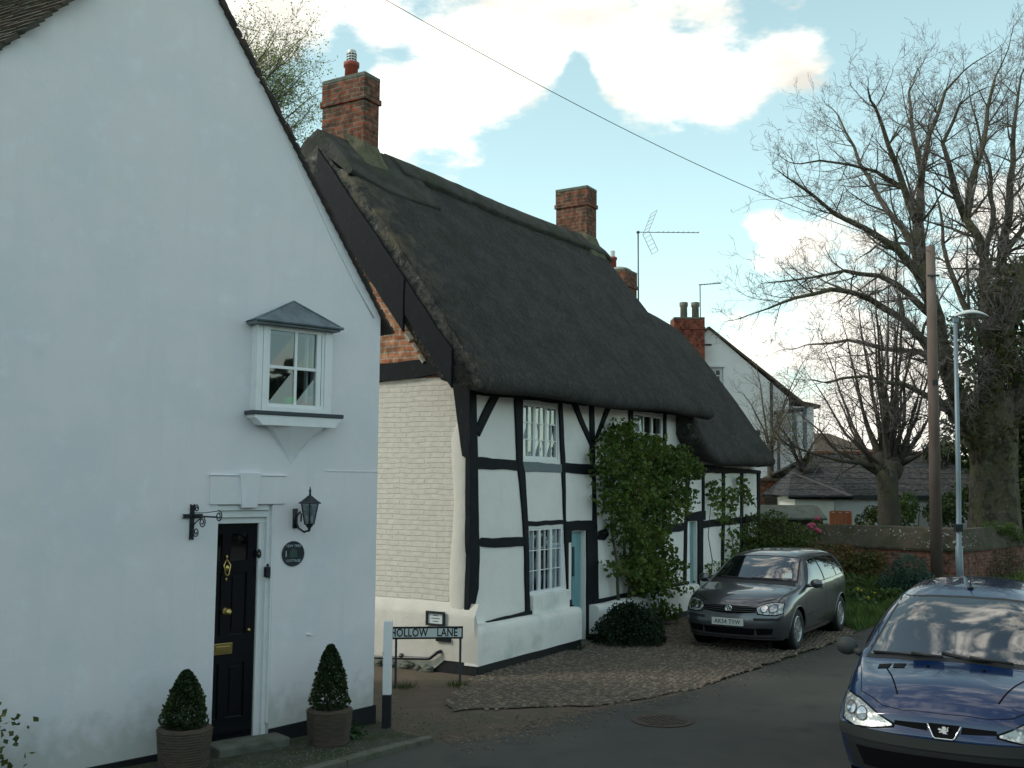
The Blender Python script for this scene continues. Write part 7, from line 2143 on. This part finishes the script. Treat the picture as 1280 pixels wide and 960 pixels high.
for sg in (1, -1):
    g.line([(.82, sg * .75), (.60, sg * .70), (.34, sg * .655), (.16, sg * .46), (.10, sg * .30)], 't', .005, 'bonnet_gap', m_void)
    g.line([(.80, sg * .56), (.52, sg * .45), (.24, sg * .36)], 't', .012, 'bonnet_crease', m_void)
g.line([(.10, .30), (.082, 0), (.10, -.30)], 't', .004, 'bonnet_gap', m_void)
g.line([(.985, .70), (.885, .35), (.87, 0), (.885, -.35), (.985, -.70)], 't', .055, 'scuttle', m_trim)
for c in (-.545, -.425):
    v_ = g.proj(g.quad([(.69, c + .045), (.69, c - .045)], [(.80, c + .05), (.80, c - .05)], 4, 4), 't', .003, 'bonnet_vent', m_void)
    for k in range(3): g.line([(.705 + k * .032, c + .04), (.705 + k * .032, c - .04)], 't', .008, 'vent_slat', m_trim, .006, v_)
for c in (-.20, .22):
    h = g.bvh.ray_cast(Vector((-.73, c, 3)), Vector((0, 0, -1)))[0]; mb = MB(); mb.ell(h + Vector((0, 0, .006)), (.014, .012, .010), 8, 6); mb.build('washer_jet', m_void, g.root)
# bumper: grey plastic band over dark lower part
g.proj(g.quad([(.74, .215), (.4, .21), (0, .205), (-.4, .21), (-.74, .215)], [(.79, .47), (.4, .465), (0, .46), (-.4, .465), (-.79, .47)], 30, 8), 'f', .003, 'lower_bumper', m_trim)
g.proj(g.quad([(.79, .46), (.4, .455), (0, .45), (-.4, .455), (-.79, .46)], [(.795, .545), (.4, .535), (0, .53), (-.4, .535), (-.795, .545)], 30, 5), 'f', .012, 'bumper_strip', mat('dark_bumper_strip', (.026, .031, .031), .5, spec=.35))
g.proj(g.quad([(.60, .25), (0, .24), (-.60, .25)], [(.66, .40), (0, .40), (-.66, .40)], 24, 5), 'f', .007, 'lower_intake', m_void)
h = g.bvh.ray_cast(Vector((1, 0, .60)), Vector((-1, 0, 0)))[0]
bd = g.proj(g.quad([(.065, .548), (-.065, .548)], [(.118, .640), (-.118, .640)], 8, 6), 'f', .006, 'badge_panel', m_void)
def fx_(y, z, o=.014): return g.bvh.ray_cast(Vector((1, y, z)), Vector((-1, 0, 0)))[0] + Vector((o, 0, 0))
mb = MB(); mb.tube([fx_(.116, .638), fx_(.095, .595), fx_(.074, .556), fx_(.06, .546), fx_(-.06, .546), fx_(-.074, .556), fx_(-.095, .595), fx_(-.116, .638)], .0065, 6); mb.build('badge_surround', m_chrome, bd, True)
# rampant beast emblem built from simple plates
mb = MB()
def pl_(P_): 
    q = [(y, .596 + z) for y, z in P_]; x = fx_(0, .6, .0).x
    mb.prism(q, x + .014, x + .022, 'x')
pl_([(-.012, .030), (.006, .036), (.018, .026), (.016, .012), (.004, .006), (-.010, .012)])      # head
pl_([(-.010, .014), (.010, .010), (.018, -.006), (.010, -.022), (-.006, -.016), (-.014, .0)])    # body
pl_([(-.010, .012), (-.034, .020), (-.042, .010), (-.034, .006), (-.014, .002)])                 # upper paw
pl_([(-.010, .0), (-.030, -.004), (-.036, -.012), (-.026, -.012), (-.010, -.010)])               # lower paw
pl_([(-.006, -.014), (-.020, -.030), (-.028, -.040), (-.014, -.040), (.004, -.022)])             # leg
pl_([(.004, -.018), (.024, -.028), (.022, -.042), (.034, -.042), (.036, -.024), (.012, -.008)])  # leg
pl_([(.016, -.004), (.032, .004), (.028, .020), (.036, .034), (.026, .030), (.020, .016), (.022, .006), (.014, .004)])  # tail
mb.v = [(x, -y, z) for x, y, z in mb.v]; mb.v = [(x, -y, z) for x, y, z in mb.v]
mb.build('emblem', mat('polished_emblem', (.80, .82, .83), .35, .3), bd, fix=True)
h = g.bvh.ray_cast(Vector((-1.98, 0.0, 3)), Vector((0, 0, -1)))[0]
mb = MB(); mb.ell(h + Vector((0, 0, .008)), (.035, .03, .014), 12, 6); mb.tube([h + Vector((0, 0, .01)), h + Vector((-.02, 0, .05)), h + Vector((-.16, 0, .22))], [.009, .006, .003], 6); mb.build('roof_aerial', m_trim, g.root, True)
